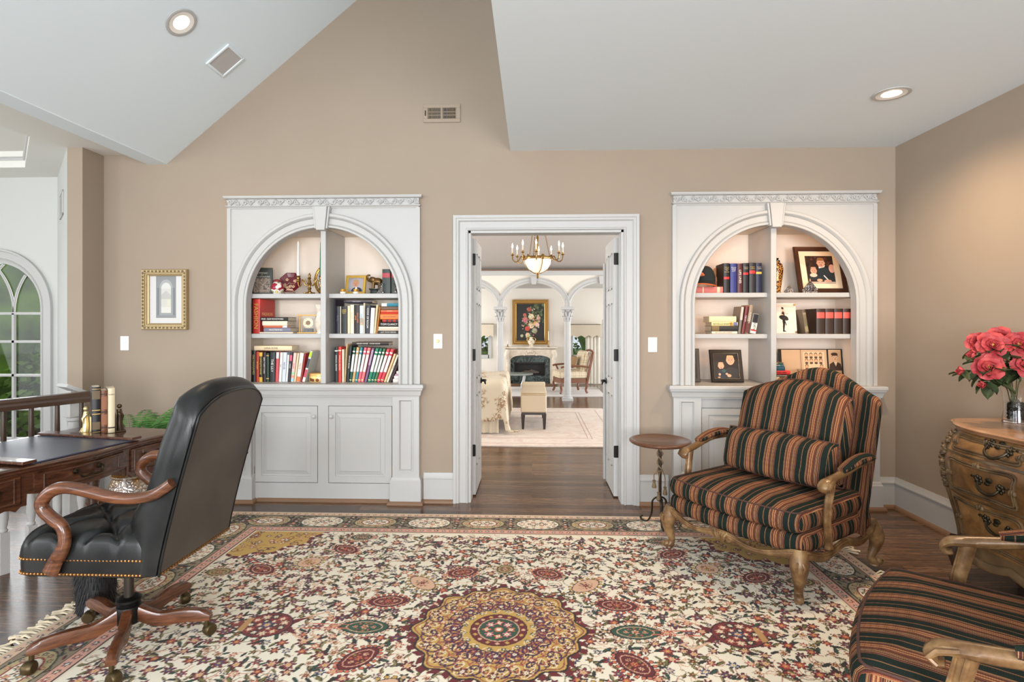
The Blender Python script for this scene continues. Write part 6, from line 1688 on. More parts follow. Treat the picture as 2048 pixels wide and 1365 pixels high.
s_.rect(-.048, -.1, -.041, .05, (112, 116, 119)); s_.rect(.041, -.1, .048, .05, (112, 116, 119))
flat_picture(o, w, h, cv)
# recessed lights
WARM = (255, 214, 160)
def downlight(lab, M, power, c, tgt, es):
    o = thing('recessed_downlight', lab, 'recessed light'); o.matrix_world = M
    mb = MB(); mb.lathe([(.098, 0), (.098, .005), (.092, .007), (.080, .006), (.078, -.0005), (.098, -.0005)], 40, cap=False); mb.build('trim_ring', M_TRIM, o)
    mb = MB(); mb.lathe([(.079, .0065), (.074, .0062), (.055, .0035), (.052, .003)], 40, cap=False); mb.build('reflector', mat('white_reflector', (240, 234, 226), .35), o)
    mb = MB(); mb.lathe([(.052, .003), (.04, .007), (.02, .0085), (.001, .009)], 30); mb.build('lamp', mat('lit_lamp_%d' % es, (255, 246, 232), .4, emit=(255, 236, 208), es=es), o)
# flat ceiling: ring hangs just below the surface, pointing down
p = at_z(1783, 187, ZF-.001)
downlight('bright recessed light in the flat ceiling above the armchair', Matrix.Translation(p) @ Matrix.Rotation(PI, 4, 'X'), 1, WARM, None, 6)
DL1 = p
d = ray(362, 44); t_ = (2.667-SL*XB-EYE)/(d[2]-SL*d[0]); p = Vector((d[0]*t_, d[1]*t_, EYE+d[2]*t_)); nv = Vector((SL, 0, -1)).normalized()
SLP = nv.to_track_quat('Z', 'Y').to_matrix().to_4x4()
downlight('recessed light in the sloping vault', Matrix.Translation(p+nv*.002) @ SLP, 1, WARM, None, 2)
DL2 = p
d = ray(450, 121); t_ = (2.667-SL*XB-EYE)/(d[2]-SL*d[0]); p = Vector((d[0]*t_, d[1]*t_, EYE+d[2]*t_))
o = thing('ceiling_speaker', 'square flush ceiling speaker with grey grille in the vault', 'speaker'); ax = Vector((1, 0, SL)).normalized(); ay = Vector((0, -1, 0))
if ax.cross(ay).dot(nv) < 0: ay = -ay
o.matrix_world = Matrix(((ax.x, ay.x, nv.x, p.x), (ax.y, ay.y, nv.y, p.y), (ax.z, ay.z, nv.z, p.z), (0, 0, 0, 1)))
s = .105; q = .088
mb = MB()
for x0, x1, y0, y1 in ((-s, s, q, s), (-s, s, -s, -q), (-s, -q, -q, q), (q, s, -q, q)): mb.box(x0, x1, y0, y1, .001, .012)
mb.build('bezel', M_CEIL, o, bevel=.003, weld=0)
mb = MB(); mb.box(-q, q, -q, q, .001, .006); mb.build('grille', mat('grey_speaker_grille', (190, 187, 183), .8), o, weld=0)
# ================= stair railing by the window
ra, rb = Vector((-3.12, 2.55, 0)), Vector((-2.76, 3.36, 0)); rd = (rb-ra).normalized()
o = thing('stair_railing', 'dark wooden handrail on balusters in front of the arched window', 'railing', (0, 0, 0))
M_RAIL = pmat('dark_rail_wood', (66, 46, 36), f_walnut, rough=.25, coat=.3)
mb = MB(); nr = Vector((-rd.y, rd.x, 0)); sec = [(-.03, -.035), (.03, -.035), (.034, -.012), (.028, .0), (.03, .012), (.02, .026), (0, .031), (-.02, .026), (-.03, .012), (-.028, 0), (-.034, -.012)]
e0, e1 = ra-rd*1.2, rb+rd*.03
mb.rings([[tuple(p+nr*a+Vector((0, 0, .94+b))) for a, b in sec] for p in (e0, e1)], sharp := True, True, False) if False else mb.rings([[tuple(p+nr*a+Vector((0, 0, .94+b))) for a, b in sec] for p in (e0, e1)], True, True, False)
mb.build('handrail', mat('dark_handrail', (70, 52, 42), .22, coat=.4), o, sharp=30)
L = (rb-ra).length; nb = 7
for k in range(-8, nb):
    p = ra+rd*(L*(k+.5)/nb)
    mb = MB(); M = Matrix.Translation(p) @ Matrix.Rotation(math.atan2(rd.y, rd.x), 4, 'Z')
    mb.box(-.021, .021, -.021, .021, 0, .23, M); mb.lathe([(.016, .23), (.021, .238), (.014, .25), (.018, .27), (.023, .31), (.021, .37), (.014, .44), (.013, .47), (.018, .478), (.013, .486), (.013, .64)], 14, M)
    bl_ = mb.build('baluster', M_TRIM, o)
    mb = MB(); mb.lathe([(.013, .64), (.0145, .66), (.012, .906)], 12, M); mb.build('dark_upper_spindle', mat('dark_spindle', (62, 46, 34), .35), bl_)
o = thing('newel_post', 'white turned newel post with a slanted cap at the stair landing', 'newel post', (-2.97, 3.46, 0), math.atan2(rd.y, rd.x))
mb = MB(); mb.box(-.045, .045, -.045, .045, 0, .42); mb.lathe([(.035, .42), (.045, .43), (.03, .45), (.036, .5), (.044, .56), (.04, .66), (.03, .76), (.04, .765), (.04, .785), (.03, .79)], 20); mb.box(-.042, .042, -.042, .042, .79, .92); mb.build('shaft', M_TRIM, o, bevel=.003, weld=0)
mb = MB(); mb.box(-.075, .075, -.06, .06, -.012, .012, Matrix.Translation((0, 0, .965)) @ Matrix.Rotation(R(28), 4, 'Y')); mb.build('cap', M_TRIM, o, bevel=.004, weld=0)
mb = MB(); mb.box(-.03, .03, -.03, .03, .915, .96); mb.build('neck', M_TRIM, o, weld=0)
# ================= potted fern
fp = thing('potted_fern', 'green fern in a crackled silver and gold pot behind the desk', 'potted plant', (-2.73, 3.68, 0))
mb = MB(); mb.lathe([(.001, 0), (.10, 0), (.12, .02), (.165, .14), (.17, .22), (.14, .31), (.125, .345), (.14, .36), (.13, .365), (.115, .345), (.1, .33), (.001, .33)], 36)
def f_pot(t):
    vo = t.n('ShaderNodeTexVoronoi', feature='DISTANCE_TO_EDGE'); vo.inputs['Scale'].default_value = 40; t.l(t.coord('Object'), vo.inputs['Vector'])
    c = t.ramp(vo.outputs['Distance'], [(.0, (110, 84, 60)), (.12, (212, 206, 200))]); n = t.noise(t.coord('Object'), 6, 2)
    t.col(t.mix(t.ramp(n.outputs['Fac'], [(.45, (0, 0, 0)), (.6, (255, 255, 255))]), c, lin((176, 128, 66)))); t.bump(vo.outputs['Distance'], .6, .01)
mb.build('pot', pmat('crackled_metal_pot', (200, 190, 180), f_pot, rough=.25, metal=.7), fp)
M_FERN = pmat('fern_green', (66, 128, 52), lambda t: t.col(t.ramp(t.noise(t.coord('Object'), 9, 3).outputs['Fac'], [(.3, (44, 104, 44)), (.7, (104, 160, 74))])), rough=.6)
rnd = random.Random(21)
for k in range(26):
    a = -.55+2.6*k/25+rnd.random()*.3; L = rnd.uniform(.40, .52); up_ = rnd.uniform(.85, 1.35)
    pts = []
    for i in range(15):
        u = i/14; r = L*u*cos(up_*(1-u*.9)); z = .35+L*(sin(up_)*u*1.5-.55*u*u*u)
        pts.append(Vector((r*cos(a), r*sin(a), z)))
    mb = MB(); mb.tube(pts, [.0028*(1-.7*i/14) for i in range(15)], 5)
    for i in range(2, 15):
        t_ = (pts[min(i+1, 14)]-pts[i-1]).normalized(); sd = t_.cross(Vector((0, 0, 1))).normalized(); wl = .055*math.sin(PI*(i+1)/17)+.008
        for s in (-1, 1):
            for h_ in (0, .5):
                p = pts[i]+(pts[i-1]-pts[i])*h_; tip = p+sd*s*wl+t_*wl*.35-Vector((0, 0, wl*.15)); m_ = (p+tip)/2
                mb.add([p-t_*.002, m_-t_*.009+Vector((0, 0, .002)), tip, m_+t_*.009+Vector((0, 0, .002))], [(0, 1, 2, 3)])
    mb.build('frond', M_FERN, fp, weld=0, sharp=0)
# ================= the Persian rug
RX, RY, RW, RD_ = -.15, 2.47, 4.10, 2.98
rs = np.random.RandomState(3)
CRM, CRM2, MAR, RED, RUST, GRN, DGR, OLI, BLU, GLD, PEA, DRK = (246, 236, 214), (238, 222, 194), (108, 36, 42), (150, 48, 48), (206, 112, 84), (46, 84, 66), (38, 54, 46), (122, 116, 62), (70, 80, 112), (206, 166, 88), (226, 182, 150), (48, 36, 42)
class Rug(Canvas):
    def __init__(s):
        s.w, s.h = RW, RD_; s.x = np.arange(-RW/2, RW/2+1e-6, .0042)
        s.y = np.concatenate([np.arange(-RD_/2, -.66, .03), np.arange(-.66, RD_/2+1e-6, .0042)]); s.y[-1] = RD_/2
        s.nx, s.ny = len(s.x), len(s.y); s.a = np.empty((s.ny, s.nx, 3)); s.a[:] = CRM
rg = Rug(); hw, hd = RW/2, RD_/2
X_, Y_ = np.meshgrid(rg.x, rg.y)
edge_d = np.minimum(hw-np.abs(X_), hd-np.abs(Y_))
FI = .37                                              # width of the border
fx, fy = hw-FI, hd-FI
def flower(x, y, r, c1, c2, n=6, ph=0):
    rg.star(x, y, r*1.16, n, .5, DRK, ph); rg.star(x, y, r, n, .5, c1, ph); rg.star(x, y, r*.55, n, .4, c2, ph+1); rg.ell(x, y, r*.2, None, GLD)
def leaf(x, y, L, a, c):
    ca, sa = cos(a), sin(a); rg.ell(x, y, L, L*.36, DRK, a); rg.ell(x+.002*sa, y-.002*ca, L*.82, L*.22, c, a)
def curl(x, y, r, a, c, wd=.006):
    rg.line([(x+r*(1-k/13)*cos(a+k*.5), y+r*(1-k/13)*sin(a+k*.5)) for k in range(12)], wd, c)
# field: vines, leaves, small palmettes
for k in range(1100):
    x, y = rs.uniform(-fx, fx), rs.uniform(-.7, fy); curl(x, y, rs.uniform(.03, .075), rs.uniform(0, 6.3), [PEA, (196, 140, 116), (150, 140, 110)][k % 3], .0045)
g = .070
for j in range(int(2*fy/g)+2):
    y = -fy+j*g
    if y < -.72: continue
    for i in range(int(2*fx/g)+2):
        x = -fx+(i+.5*(j % 2))*g; q = rs.uniform(-.018, .018, 2); t = rs.rand(); a = rs.uniform(0, 6.3)
        if abs(x) > fx-.02 or abs(y) > fy-.02: continue
        for s in range(2):
            aa = a+2.1*s+rs.uniform(-.4, .4); leaf(x+q[0]+cos(aa)*.036, y+q[1]+sin(aa)*.036, rs.uniform(.017, .027), aa+.6, [OLI, DGR, GRN, (150, 136, 90)][rs.randint(4)])
        if t < .62: flower(x+q[0], y+q[1], rs.uniform(.020, .033), [MAR, RED, MAR, (128, 52, 58)][rs.randint(4)], [RUST, PEA, BLU][rs.randint(3)], rs.randint(5, 8), a)
        elif t < .8: flower(x+q[0], y+q[1], rs.uniform(.015, .024), [BLU, (120, 100, 120), RUST][rs.randint(3)], CRM2, 6, a)
        else: flower(x+q[0], y+q[1], rs.uniform(.016, .023), [PEA, OLI][rs.randint(2)], MAR, 5, a)
def cart(x, y, L, W, a, c1, c2, ring, n=18, point=True):
    """pointed oval cartouche whose long axis lies along angle a"""
    ca, sa = cos(a), sin(a)
    def T(u, v): return (x+u*ca-v*sa, y+u*sa+v*ca)
    def ov(k, off=0): 
        p = []
        for i in range(40):
            th = 2*PI*i/40; e = 1.0 if not point else (abs(cos(th))**1.5*.22+.92)
            p.append(T((L*k+off)*cos(th)*e, (W*k+off)*sin(th)))
        return p
    rg.poly(ov(1.32), CRM); 
    for i in range(n):
        th = 2*PI*i/n; p = T(L*1.16*cos(th), W*1.18*sin(th)); rg.ell(p[0], p[1], .0115, None, DRK); rg.ell(p[0], p[1], .0088, None, ring)
    rg.poly(ov(1.0), DRK); rg.poly(ov(.93), c1); rg.poly(ov(.86), DRK if False else c1)
    rg.line(ov(.72)+ov(.72)[:1], .0045, PEA)
    for u, v, r, c in ((0, 0, .3, c2), (.42, 0, .2, PEA), (-.42, 0, .2, PEA), (0, .5, .16, OLI), (0, -.5, .16, OLI), (.25, .4, .12, RUST), (-.25, -.4, .12, RUST), (.25, -.4, .12, RUST), (-.25, .4, .12, RUST)):
        p = T(u*L, v*W); flower(p[0], p[1], max(.007, r*W*1.1), c, RED if c != c1 else PEA, 6, a)
    for s in (-1, 1):
        p = T(s*L*1.38, 0); flower(p[0], p[1], .022, RUST if s > 0 else DGR, PEA, 5, a)
# sixteen cartouches around the medallion
for k in range(16):
    a = PI/2+k*PI/8; r = .61; x, y = r*cos(a), r*sin(a); m = k % 8 if k <= 8 else (16-k) % 8
    kd = [0, 1, 2, 1, 3, 1, 2, 1][k % 8]
    if kd == 0: cart(x, y, .055, .05, a, OLI, PEA, (214, 176, 140), 12, False)
    elif kd == 1: cart(x, y, .085 if k not in (1, 15) else .07, .058, a+(PI/2 if k in (1, 15, 7, 9) else .5*(1 if 0 < k < 8 else -1)), MAR, RUST, RUST, 20)
    elif kd == 2: cart(x, y, .085, .055, a, PEA, MAR, GLD, 16)
    else: cart(x, y, .10, .06, a, GRN, PEA, PEA, 20)
# lanterns on the long axis
for s in (-1, 1):
    cx = s*1.06; T = lambda u, v: (cx+s*u, v)
    rg.poly([T(-.17, .075), T(-.06, .03), T(-.06, -.03), T(-.17, -.075), T(-.11, 0)], MAR)
    rg.ell(cx, 0, .115, .105, DRK); rg.ell(cx, 0, .108, .098, (126, 48, 50))
    for i in range(11): p = T(.075*cos(i*.571), .07*sin(i*.571)); flower(p[0], p[1], .022, [DGR, RUST, PEA][i % 3], CRM, 6)
    for i in range(6): p = T(.036*cos(i*1.05), .034*sin(i*1.05)); flower(p[0], p[1], .016, [RUST, DGR][i % 2], CRM, 5)
    flower(cx, 0, .03, BLU, PEA, 6); rg.poly([T(.09, .055), T(.22, 0), T(.09, -.055)], (140, 64, 60)); rg.line([T(.1, .05), T(.22, 0), T(.1, -.05)], .008, DGR)
    for i in range(5): p = T(.11+.02*i, .028*(1-i/5)*(-1)**i); flower(p[0], p[1], .014, [PEA, DGR][i % 2], CRM, 5); rg.poly([T(.085, .06), T(.115, .05), T(.115, -.05), T(.085, -.06)], (196, 150, 96))
    for q in (-1, 1): rg.line([T(-.15, q*.07), T(-.23, q*.12), T(-.27, q*.09), T(-.24, q*.07)], .012, PEA)
    for q in (-1, 1): rg.line([T(-.17, q*.02), T(-.38, q*.015)], .006, RUST)
# gold sixteen-lobed medallion
TH = np.arctan2(Y_, X_); RR = np.hypot(X_, Y_)
lob = .385*(1-.075*(.5-.5*np.cos(16*TH))-.05*(.5-.5*np.cos(8*TH)))
rg.a[(RR < lob*1.13) & (np.cos(48*TH) > -.55)] = MAR; rg.a[(RR < lob*1.05)] = DRK; rg.a[RR < lob*1.02] = GLD
rg.a[(RR < lob*.995) & (RR > lob*.975)] = (150, 84, 70)
for q in range(26):
    r0, a0, ty = rs.uniform(.135, .37), rs.uniform(0, PI/8), q % 4; sz = rs.uniform(.014, .03); a1 = rs.uniform(0, 6.3)
    for k in range(16):
        for mir in (1, -1):
            a = k*PI/8+mir*a0; x, y = r0*cos(a), r0*sin(a)
            if ty == 0: curl(x, y, sz*1.3, a+mir*a1, (66, 46, 70), .006)
            elif ty == 1: curl(x, y, sz*1.2, a+mir*a1, (178, 96, 78), .005)
            elif ty == 2: leaf(x, y, sz*.75, a+mir*a1, [(110, 40, 52), DGR][q % 2])
            else: curl(x, y, sz, a+mir*a1, (240, 218, 178), .0055)
for k in range(16):
    a = k*PI/8
    for r, sz, c in ((.33, .022, MAR), (.265, .017, RUST), (.2, .02, (96, 50, 84)), (.155, .012, GRN)):
        aa = a+(PI/16 if r in (.265, .155) else 0); flower(r*cos(aa), r*sin(aa), sz, c, CRM, 6, aa)
    curl(.30*cos(a+.1), .30*sin(a+.1), .045, a, (70, 44, 74), .008); curl(.30*cos(a-.1), .30*sin(a-.1), .04, a+2, (170, 90, 70), .006); curl(.22*cos(a), .22*sin(a), .05, a+3.5, (70, 44, 74), .007); curl(.24*cos(a+.2), .24*sin(a+.2), .035, a+1, (236, 206, 150), .005)
for r, c in ((.13, DRK), (.126, MAR), (.094, PEA), (.089, GRN)): rg.ell(0, 0, r, None, c)
for k in range(16): a = k*PI/8; rg.ell(.11*cos(a), .11*sin(a), .009, None, GLD if k % 2 else PEA)
for k in range(8): a = k*PI/4; flower(.055*cos(a), .055*sin(a), .022, RUST if k % 2 == 0 else (216, 130, 140), CRM, 4 if k % 2 == 0 else 6, a)
rg.ell(0, 0, .02, None, RUST); rg.ell(0, 0, .012, None, CRM)
# gold corners with their arc of cartouches
for sx in (-1, 1):
    for sy in (1,):
        cx, cy = sx*fx, sy*fy; q = np.hypot((X_-cx)/1.15, (Y_-cy)); th = np.arctan2(np.abs(Y_-cy), np.abs(X_-cx)); ins = (np.abs(X_) < fx) & (np.abs(Y_) < fy)
        lb = .40*(1-.10*(.5-.5*np.cos(14*th))); rg.a[(q < lb*1.08) & ins & (np.cos(50*th) > -.5)] = MAR; rg.a[(q < lb) & ins] = GLD
        for k in range(60):
            a = rs.uniform(.08, 1.5); r = .36*math.sqrt(rs.rand()); x, y = cx-sx*r*1.15*cos(a), cy-sy*r*sin(a)
            if k % 2: curl(x, y, rs.uniform(.02, .045), rs.uniform(0, 6), [(90, 60, 70), (170, 110, 70), MAR][k % 3], .006)
            else: flower(x, y, rs.uniform(.012, .022), [MAR, GRN, RUST, BLU][k % 4], CRM, 6, a)
        for k, (dx, dy) in enumerate(((.09, .60), (.30, .56), (.52, .46), (.66, .27), (.70, .08))):
            x, y = cx-sx*dx*1.05, cy-sy*dy
            if k in (0, 4): cart(x, y, .06, .05, 0, OLI if k == 0 else GRN, PEA, PEA, 14)
            elif k == 2: cart(x, y, .07, .062, .7, PEA, GLD, GLD, 16, False)
            else: cart(x, y, .075, .058, .5*sx, MAR, RUST, RUST, 16)
# borders
def band(d0, d1, c): rg.a[(edge_d >= d0) & (edge_d < d1)] = c
band(0, FI, PEA); band(0, .012, (226, 206, 176)); band(.012, .06, (232, 196, 166)); band(.06, .067, DRK); band(.067, .29, (150, 134, 108)); band(.29, .297, DRK); band(.297, .35, (226, 170, 148)); band(.35, .357, DRK); band(.357, .37, CRM2)
def along(fn, step, dist):
    n = int(2*(hw-dist)/step); 
    for i in range(n): fn(-hw+dist+(i+.5)*2*(hw-dist)/n, hd-dist, 0, i)
    n = int(2*(hd-dist)/step)
    for s in (-1, 1):
        for i in range(n):
            y = -hd+dist+(i+.5)*2*(hd-dist)/n
            if y > -.75: fn(s*(hw-dist), y, PI/2, i)
along(lambda x, y, a, i: flower(x, y, .013, [MAR, GRN, (90, 60, 90)][i % 3], CRM, 5, i), .05, .036)
along(lambda x, y, a, i: flower(x, y, .015, [RED, DGR, BLU][i % 3], CRM, 6, i), .048, .323)
bm_ = (edge_d > .067) & (edge_d < .29)
def bord(x, y, a, i):
    ca, sa = cos(a), sin(a); T = lambda u, v: (x+u*ca-v*sa, y+u*sa+v*ca)
    c1 = [(196, 176, 130), CRM][i % 2]
    rg.ell(x, y, .15, .098, DGR, a); rg.ell(x, y, .142, .09, c1, a); rg.ell(x, y, .10, .06, RED if i % 2 == 0 else PEA, a); rg.ell(x, y, .09, .052, CRM, a)
    for k in range(6): p = T(.055*cos(k*1.05), .03*sin(k*1.05)); flower(p[0], p[1], .017, [MAR, GRN, RUST][k % 3], PEA, 6, k)
    flower(x, y, .02, MAR, CRM, 6)
    for k in range(14): p = T(.12*cos(k*.449), .075*sin(k*.449)); flower(p[0], p[1], .012, [GRN, MAR, BLU, RUST][k % 4], PEA, 5, k)
    for u in (-.185, .185):
        for k in range(5):
            p = T(u, -.085+.0425*k); flower(p[0], p[1], .019, [GRN, MAR, RUST, (96, 70, 110), DGR][(k+i) % 5], [CRM, PEA][k % 2], 6, k); leaf(p[0]+.018, p[1]+.01, .016, k*1.2+a, [GRN, DGR, OLI][k % 3])
for k in range(3000):
    if rs.rand() < .5: x, y = rs.uniform(-hw+.07, hw-.07), hd-rs.uniform(.08, .28)
    else: x, y = (1 if rs.rand() < .5 else -1)*(hw-rs.uniform(.08, .28)), rs.uniform(-.7, hd-.07)
    leaf(x, y, rs.uniform(.012, .02), rs.uniform(0, 6.3), [DGR, GRN, OLI, MAR][rs.randint(4)])
along(bord, .37, .178)
def f_rug(t):
    v = t.n('ShaderNodeVertexColor'); v.layer_name = 'paint'; n = t.noise(t.coord('Object'), 420, 2)
    n2 = t.noise(t.coord('Object'), 1.3, 3)
    c = t.mix(t.math('MULTIPLY', n.outputs['Fac'], .28), v.outputs['Color'], lin((92, 74, 66)))
    t.col(c); t.bump(n.outputs['Fac'], .35, .004)
    t.b.inputs['Sheen Weight'].default_value = .1
M_RUG = pmat('wool_pile', (220, 200, 170), f_rug, rough=.95, spec=.1)
rug = thing('persian_rug', 'large cream Persian rug with a gold medallion on the oak floor', 'rug', (RX, RY, 0))
rg.build('pile', rug, plane='xy', loc=(0, 0, .0135), m=M_RUG)
mb = MB(); mb.box(-hw, hw, -hd, hd, .001, .0125); mb.build('backing', mat('rug_backing', (190, 168, 138), .95), rug, weld=0)
rnd = random.Random(8)
for s in (-1, 1):
    mb = MB(); y = -hd
    while y < hd:
        L = rnd.uniform(.06, .10); w = rnd.uniform(.008, .014); x0 = s*hw; z = .010; a = rnd.uniform(-.4, .4)
        if not (s > 0 and (3.12 < y+RY < 3.40 or 1.55 < y+RY < 1.95)):
            mb.tube([(x0-s*.004, y, z), (x0+s*L*.35, y+a*L*.3, z+rnd.uniform(0, .012)), (x0+s*L*.7, y+a*L*.7, .008), (x0+s*L, y+a*L+rnd.uniform(-.01, .01), .005)], [w*.35, w*.45, w*.5, w*.6], 5)
        y += .0165
    mb.build('fringe', mat('cream_fringe', (220, 204, 176), .95), rug, weld=0)
# ================= bedroom and sitting room furniture
def f_paler(t):
    v = t.coord('Object'); n = t.noise(v, 3.5, 5, .65, 1.5); vo = t.n('ShaderNodeTexVoronoi'); vo.inputs['Scale'].default_value = 5; t.l(v, vo.inputs['Vector'])
    c = t.ramp(n.outputs['Fac'], [(.36, (196, 178, 164)), (.5, (214, 200, 186)), (.64, (202, 176, 164))]); t.col(t.mix(t.math('MULTIPLY', vo.outputs['Distance'], .35), c, lin((226, 216, 204))))
rg2 = thing('bedroom_rug', 'faded pink-beige rug on the bedroom floor', 'rug', (0, 0, 0))
mb = MB(); mb.box(-2.6, 1.15, 6.22, 9.08, .001, .012); mb.build('pile', pmat('faded_pile', (210, 196, 182), f_paler, rough=.95), rg2, weld=0)
mb = MB()
for q in (.14, .42, .47):
    for x0, x1, y0, y1 in ((-2.6+q, 1.15-q, 6.22+q, 6.232+q), (-2.6+q, 1.15-q, 9.068-q, 9.08-q), (1.138-q, 1.15-q, 6.22+q, 9.08-q), (-2.6+q, -2.588+q, 6.22+q, 9.08-q)): mb.box(x0, x1, y0, y1, .012, .0128)
mb.build('border_line', mat('rug_border_rose', (188, 160, 148), .95), rg2, weld=0)
sr = thing('sitting_room_rug', 'plain pale rug before the fireplace', 'rug', (0, 0, 0))
mb = MB(); mb.box(-1.3, 1.42, 10.62, 12.2, .001, .012); mb.build('pile', mat('ivory_pile', (214, 208, 202), .95), sr, weld=0)
# bed with draped coverlet
bd = thing('bed', 'bed with a cream embroidered coverlet draped over its foot', 'bed', (0, 0, 0))
def f_cov(t):
    v = t.coord('Object'); vo = t.n('ShaderNodeTexVoronoi'); vo.inputs['Scale'].default_value = 34; t.l(t.noise(v, 5, 3).outputs['Color'], vo.inputs['Vector']); n = t.noise(v, 3.2, 3); n3 = t.noise(v, 30, 4, .6, 1.5)
    k = t.math('MULTIPLY', t.ramp(n3.outputs['Fac'], [(.47, (0, 0, 0)), (.53, (255, 255, 255))]), t.ramp(n.outputs['Fac'], [(.52, (0, 0, 0)), (.56, (255, 255, 255))]))
    t.col(t.mix(k, lin((212, 198, 174)), lin((150, 118, 84)))); t.bump(n.outputs['Fac'], .2, .02)
mb = MB(); mb.box(-2.5, -.45, 7.0, 8.45, .14, .56); mb.build('mattress', mat('mattress_white', (226, 218, 206), .9), bd, bevel=.05, weld=0)
def cov(u, v):
    # u along the bed (x), v across (y) incl. drops at the near side and the foot
    s = -2.5+2.62*u; q = -.55+2.4*v
    x = min(s, -.38); dx = max(0, s+.38); y = min(max(7.0+q, 6.93), 8.5); dn = max(0, -.07-q); df = max(0, 7.0+q-8.5)
    w = .02*sin(s*13)+.016*sin(q*17+1)
    z = .66-dx*1.05-dn*.95-df+w*(.4+dn+dx); r = min(dn, .12)
    return (x+.10*math.sqrt(max(0, dx))+.05*dn*sin(9*s)+(.18*max(0, dx)*dn*3), y-.12*math.sqrt(max(0, dn))-.05*dx+.03*dn*sin(s*15), max(.06, z))
mb = MB(); mb.sheet(cov, 60, 50); mb.build('coverlet', pmat('embroidered_coverlet', (226, 212, 186), f_cov, rough=.7), bd, solid=.02, sharp=0)
mb = MB(); mb.sheet(lambda u, v: (-2.5+2.08*u, 6.90+.014*sin(u*150), .026+.34*v), 140, 4); mb.build('bed_skirt', mat('ivory_bed_skirt', (222, 210, 188), .85), bd, solid=.006)
mb = MB()
for x in (-2.45, -.5):
    for y in (7.05, 8.4): mb.box(x-.04, x+.04, y-.04, y+.04, 0.0135, .16)
mb.build('leg', mat('bed_leg_wood', (60, 40, 30), .5), bd, weld=0)
# bench
bn = thing('bench', 'cream upholstered bench with dark tapered legs at the foot of the bed', 'bench', (.005, 0, .0128))
CRL = mat('cream_upholstery', (206, 188, 160), .55); DKL = mat('espresso_legs', (44, 30, 24), .4)
x0, x1, y0, y1 = -.155, .185, 7.2, 8.15
mb = MB(); mb.box(x0, x1, y0, y1, .22, .46); mb.build('seat_box', CRL, bn, bevel=.02, seg=3, weld=0)
mb = MB(); mb.box(x0, x1, y0+.06, y1-.06, .46, .485); mb.box(x0, x1, y1-.09, y1, .44, .53); mb.build('seat_pad', CRL, bn, bevel=.012, weld=0)
mb = MB(); mb.tube([(x0, y0-.001, .457), (x1, y0-.001, .457)], .005, 6); mb.build('piping', mat('tan_piping', (196, 168, 130), .6), bn)
mb = MB(); mb.box(x0+.01, x1-.01, y0+.01, y1-.01, .19, .222); mb.build('base_rail', DKL, bn, weld=0)
for x in (x0+.03, x1-.03):
    for y in (y0+.03, y1-.03):
        mb = MB(); mb.rings([[(x+sx*r, y+sy*r, z) for sx, sy in ((-1, -1), (1, -1), (1, 1), (-1, 1))] for z, r in ((0, .014), (.2, .026))], True, True, False); mb.build('leg', DKL, bn, weld=0)
# fireplace
YF_ = YF-.001
fp_ = thing('fireplace', 'carved cream mantelpiece with dark marble surround', 'fireplace', (0, 0, 0))
PX = lambda px, Y=12.75: at_y(px, 650, Y).x
PZ = lambda py, Y=12.75: at_y(1064, py, Y).z
STN = pmat('carved_cream_stone', (222, 210, 190), lambda t: t.col(t.ramp(t.noise(t.coord('Object'), 10, 4).outputs['Fac'], [(.3, (206, 190, 166)), (.7, (232, 222, 206))])), rough=.6)
xa, xb, xm = PX(1009), PX(1114), PX(1061); zt_, ztop_ = PZ(708), PZ(694)
ia, ib, it = PX(1021), PX(1100), PZ(712)
mb = MB()
def mh(x): return it+.10*math.sqrt(max(0, 1-abs((x-xm)/((ib-ia)/2))**3))-.09
wall_with_openings(mb, xa+.03, xb-.03, .0, lambda x: ztop_-.05, [(ia, ib, 0, mh)], 12.72, YF_, step=.04)
for i, (e, d) in enumerate(((.0, .0), (.02, .03), (.05, .06))): mb.box(xa+.03-e, xb-.03+e, 12.72-d, YF_, ztop_-.06+.02*i, ztop_-.038+.02*i)
for s, x in ((1, xa+.03), (-1, xb-.03)):
    mb.tube(spline([(x+s*.05, 12.70, ztop_-.08), (x+s*.02, 12.66, ztop_-.2), (x+s*.05, 12.69, ztop_-.34), (x+s*.05, 12.70, .08)], 5), [.055]*5+[.05]*5+[.045]*6, 10); mb.box(x-.02 if s > 0 else x-.10, x+.10 if s > 0 else x+.02, 12.64, YF_, 0, .10)
for k in range(-3, 4): mb.ball((xm+k*.045, 12.705, ztop_-.11-.008*k*k), (.03, .02, .028), 8, 6)
mb.tube([(x, 12.712, mh(x)+.02) for x in [ia+(ib-ia)*(.02+.96*i/24) for i in range(25)]], .018, 8)
mb.build('mantel', STN, fp_, sharp=25)
def f_vm(t):
    n = t.noise(t.coord('Object'), 5, 6, .7, 2.5); t.col(t.ramp(n.outputs['Fac'], [(.42, (28, 36, 36)), (.5, (92, 108, 104)), (.54, (34, 44, 44))]))
ja, jb, jt, jz = PX(1028), PX(1091), PZ(725), PZ(752)
mb = MB(); wall_with_openings(mb, ia, ib, .0, mh, [(ja, jb, jz, lambda x: jt)], 12.76, YF_, step=.04); mb.build('marble_surround', pmat('verde_marble', (40, 50, 50), f_vm, rough=.15), fp_, sharp=25)
mb = MB(); mb.box(ja, jb, YF_-.02, YF_, jz, jt); mb.box(ja, ja+.02, 12.765, 12.8, jz, jt); mb.box(jb-.02, jb, 12.765, 12.8, jz, jt); mb.box(ja, jb, 12.765, 12.8, jt-.03, jt); mb.build('firebox', mat('sooty_firebox', (34, 32, 30), .5), fp_, weld=0)
mb = MB()
for k in range(5): mb.tube([(xm-.25+.05*k, 12.84+.01*(k % 2), jz+.05+.02*(k % 3)), (xm+.2-.04*k, 12.86, jz+.07+.015*k)], .022, 8)
mb.build('log_set', mat('grey_logs', (96, 86, 78), .9), fp_)
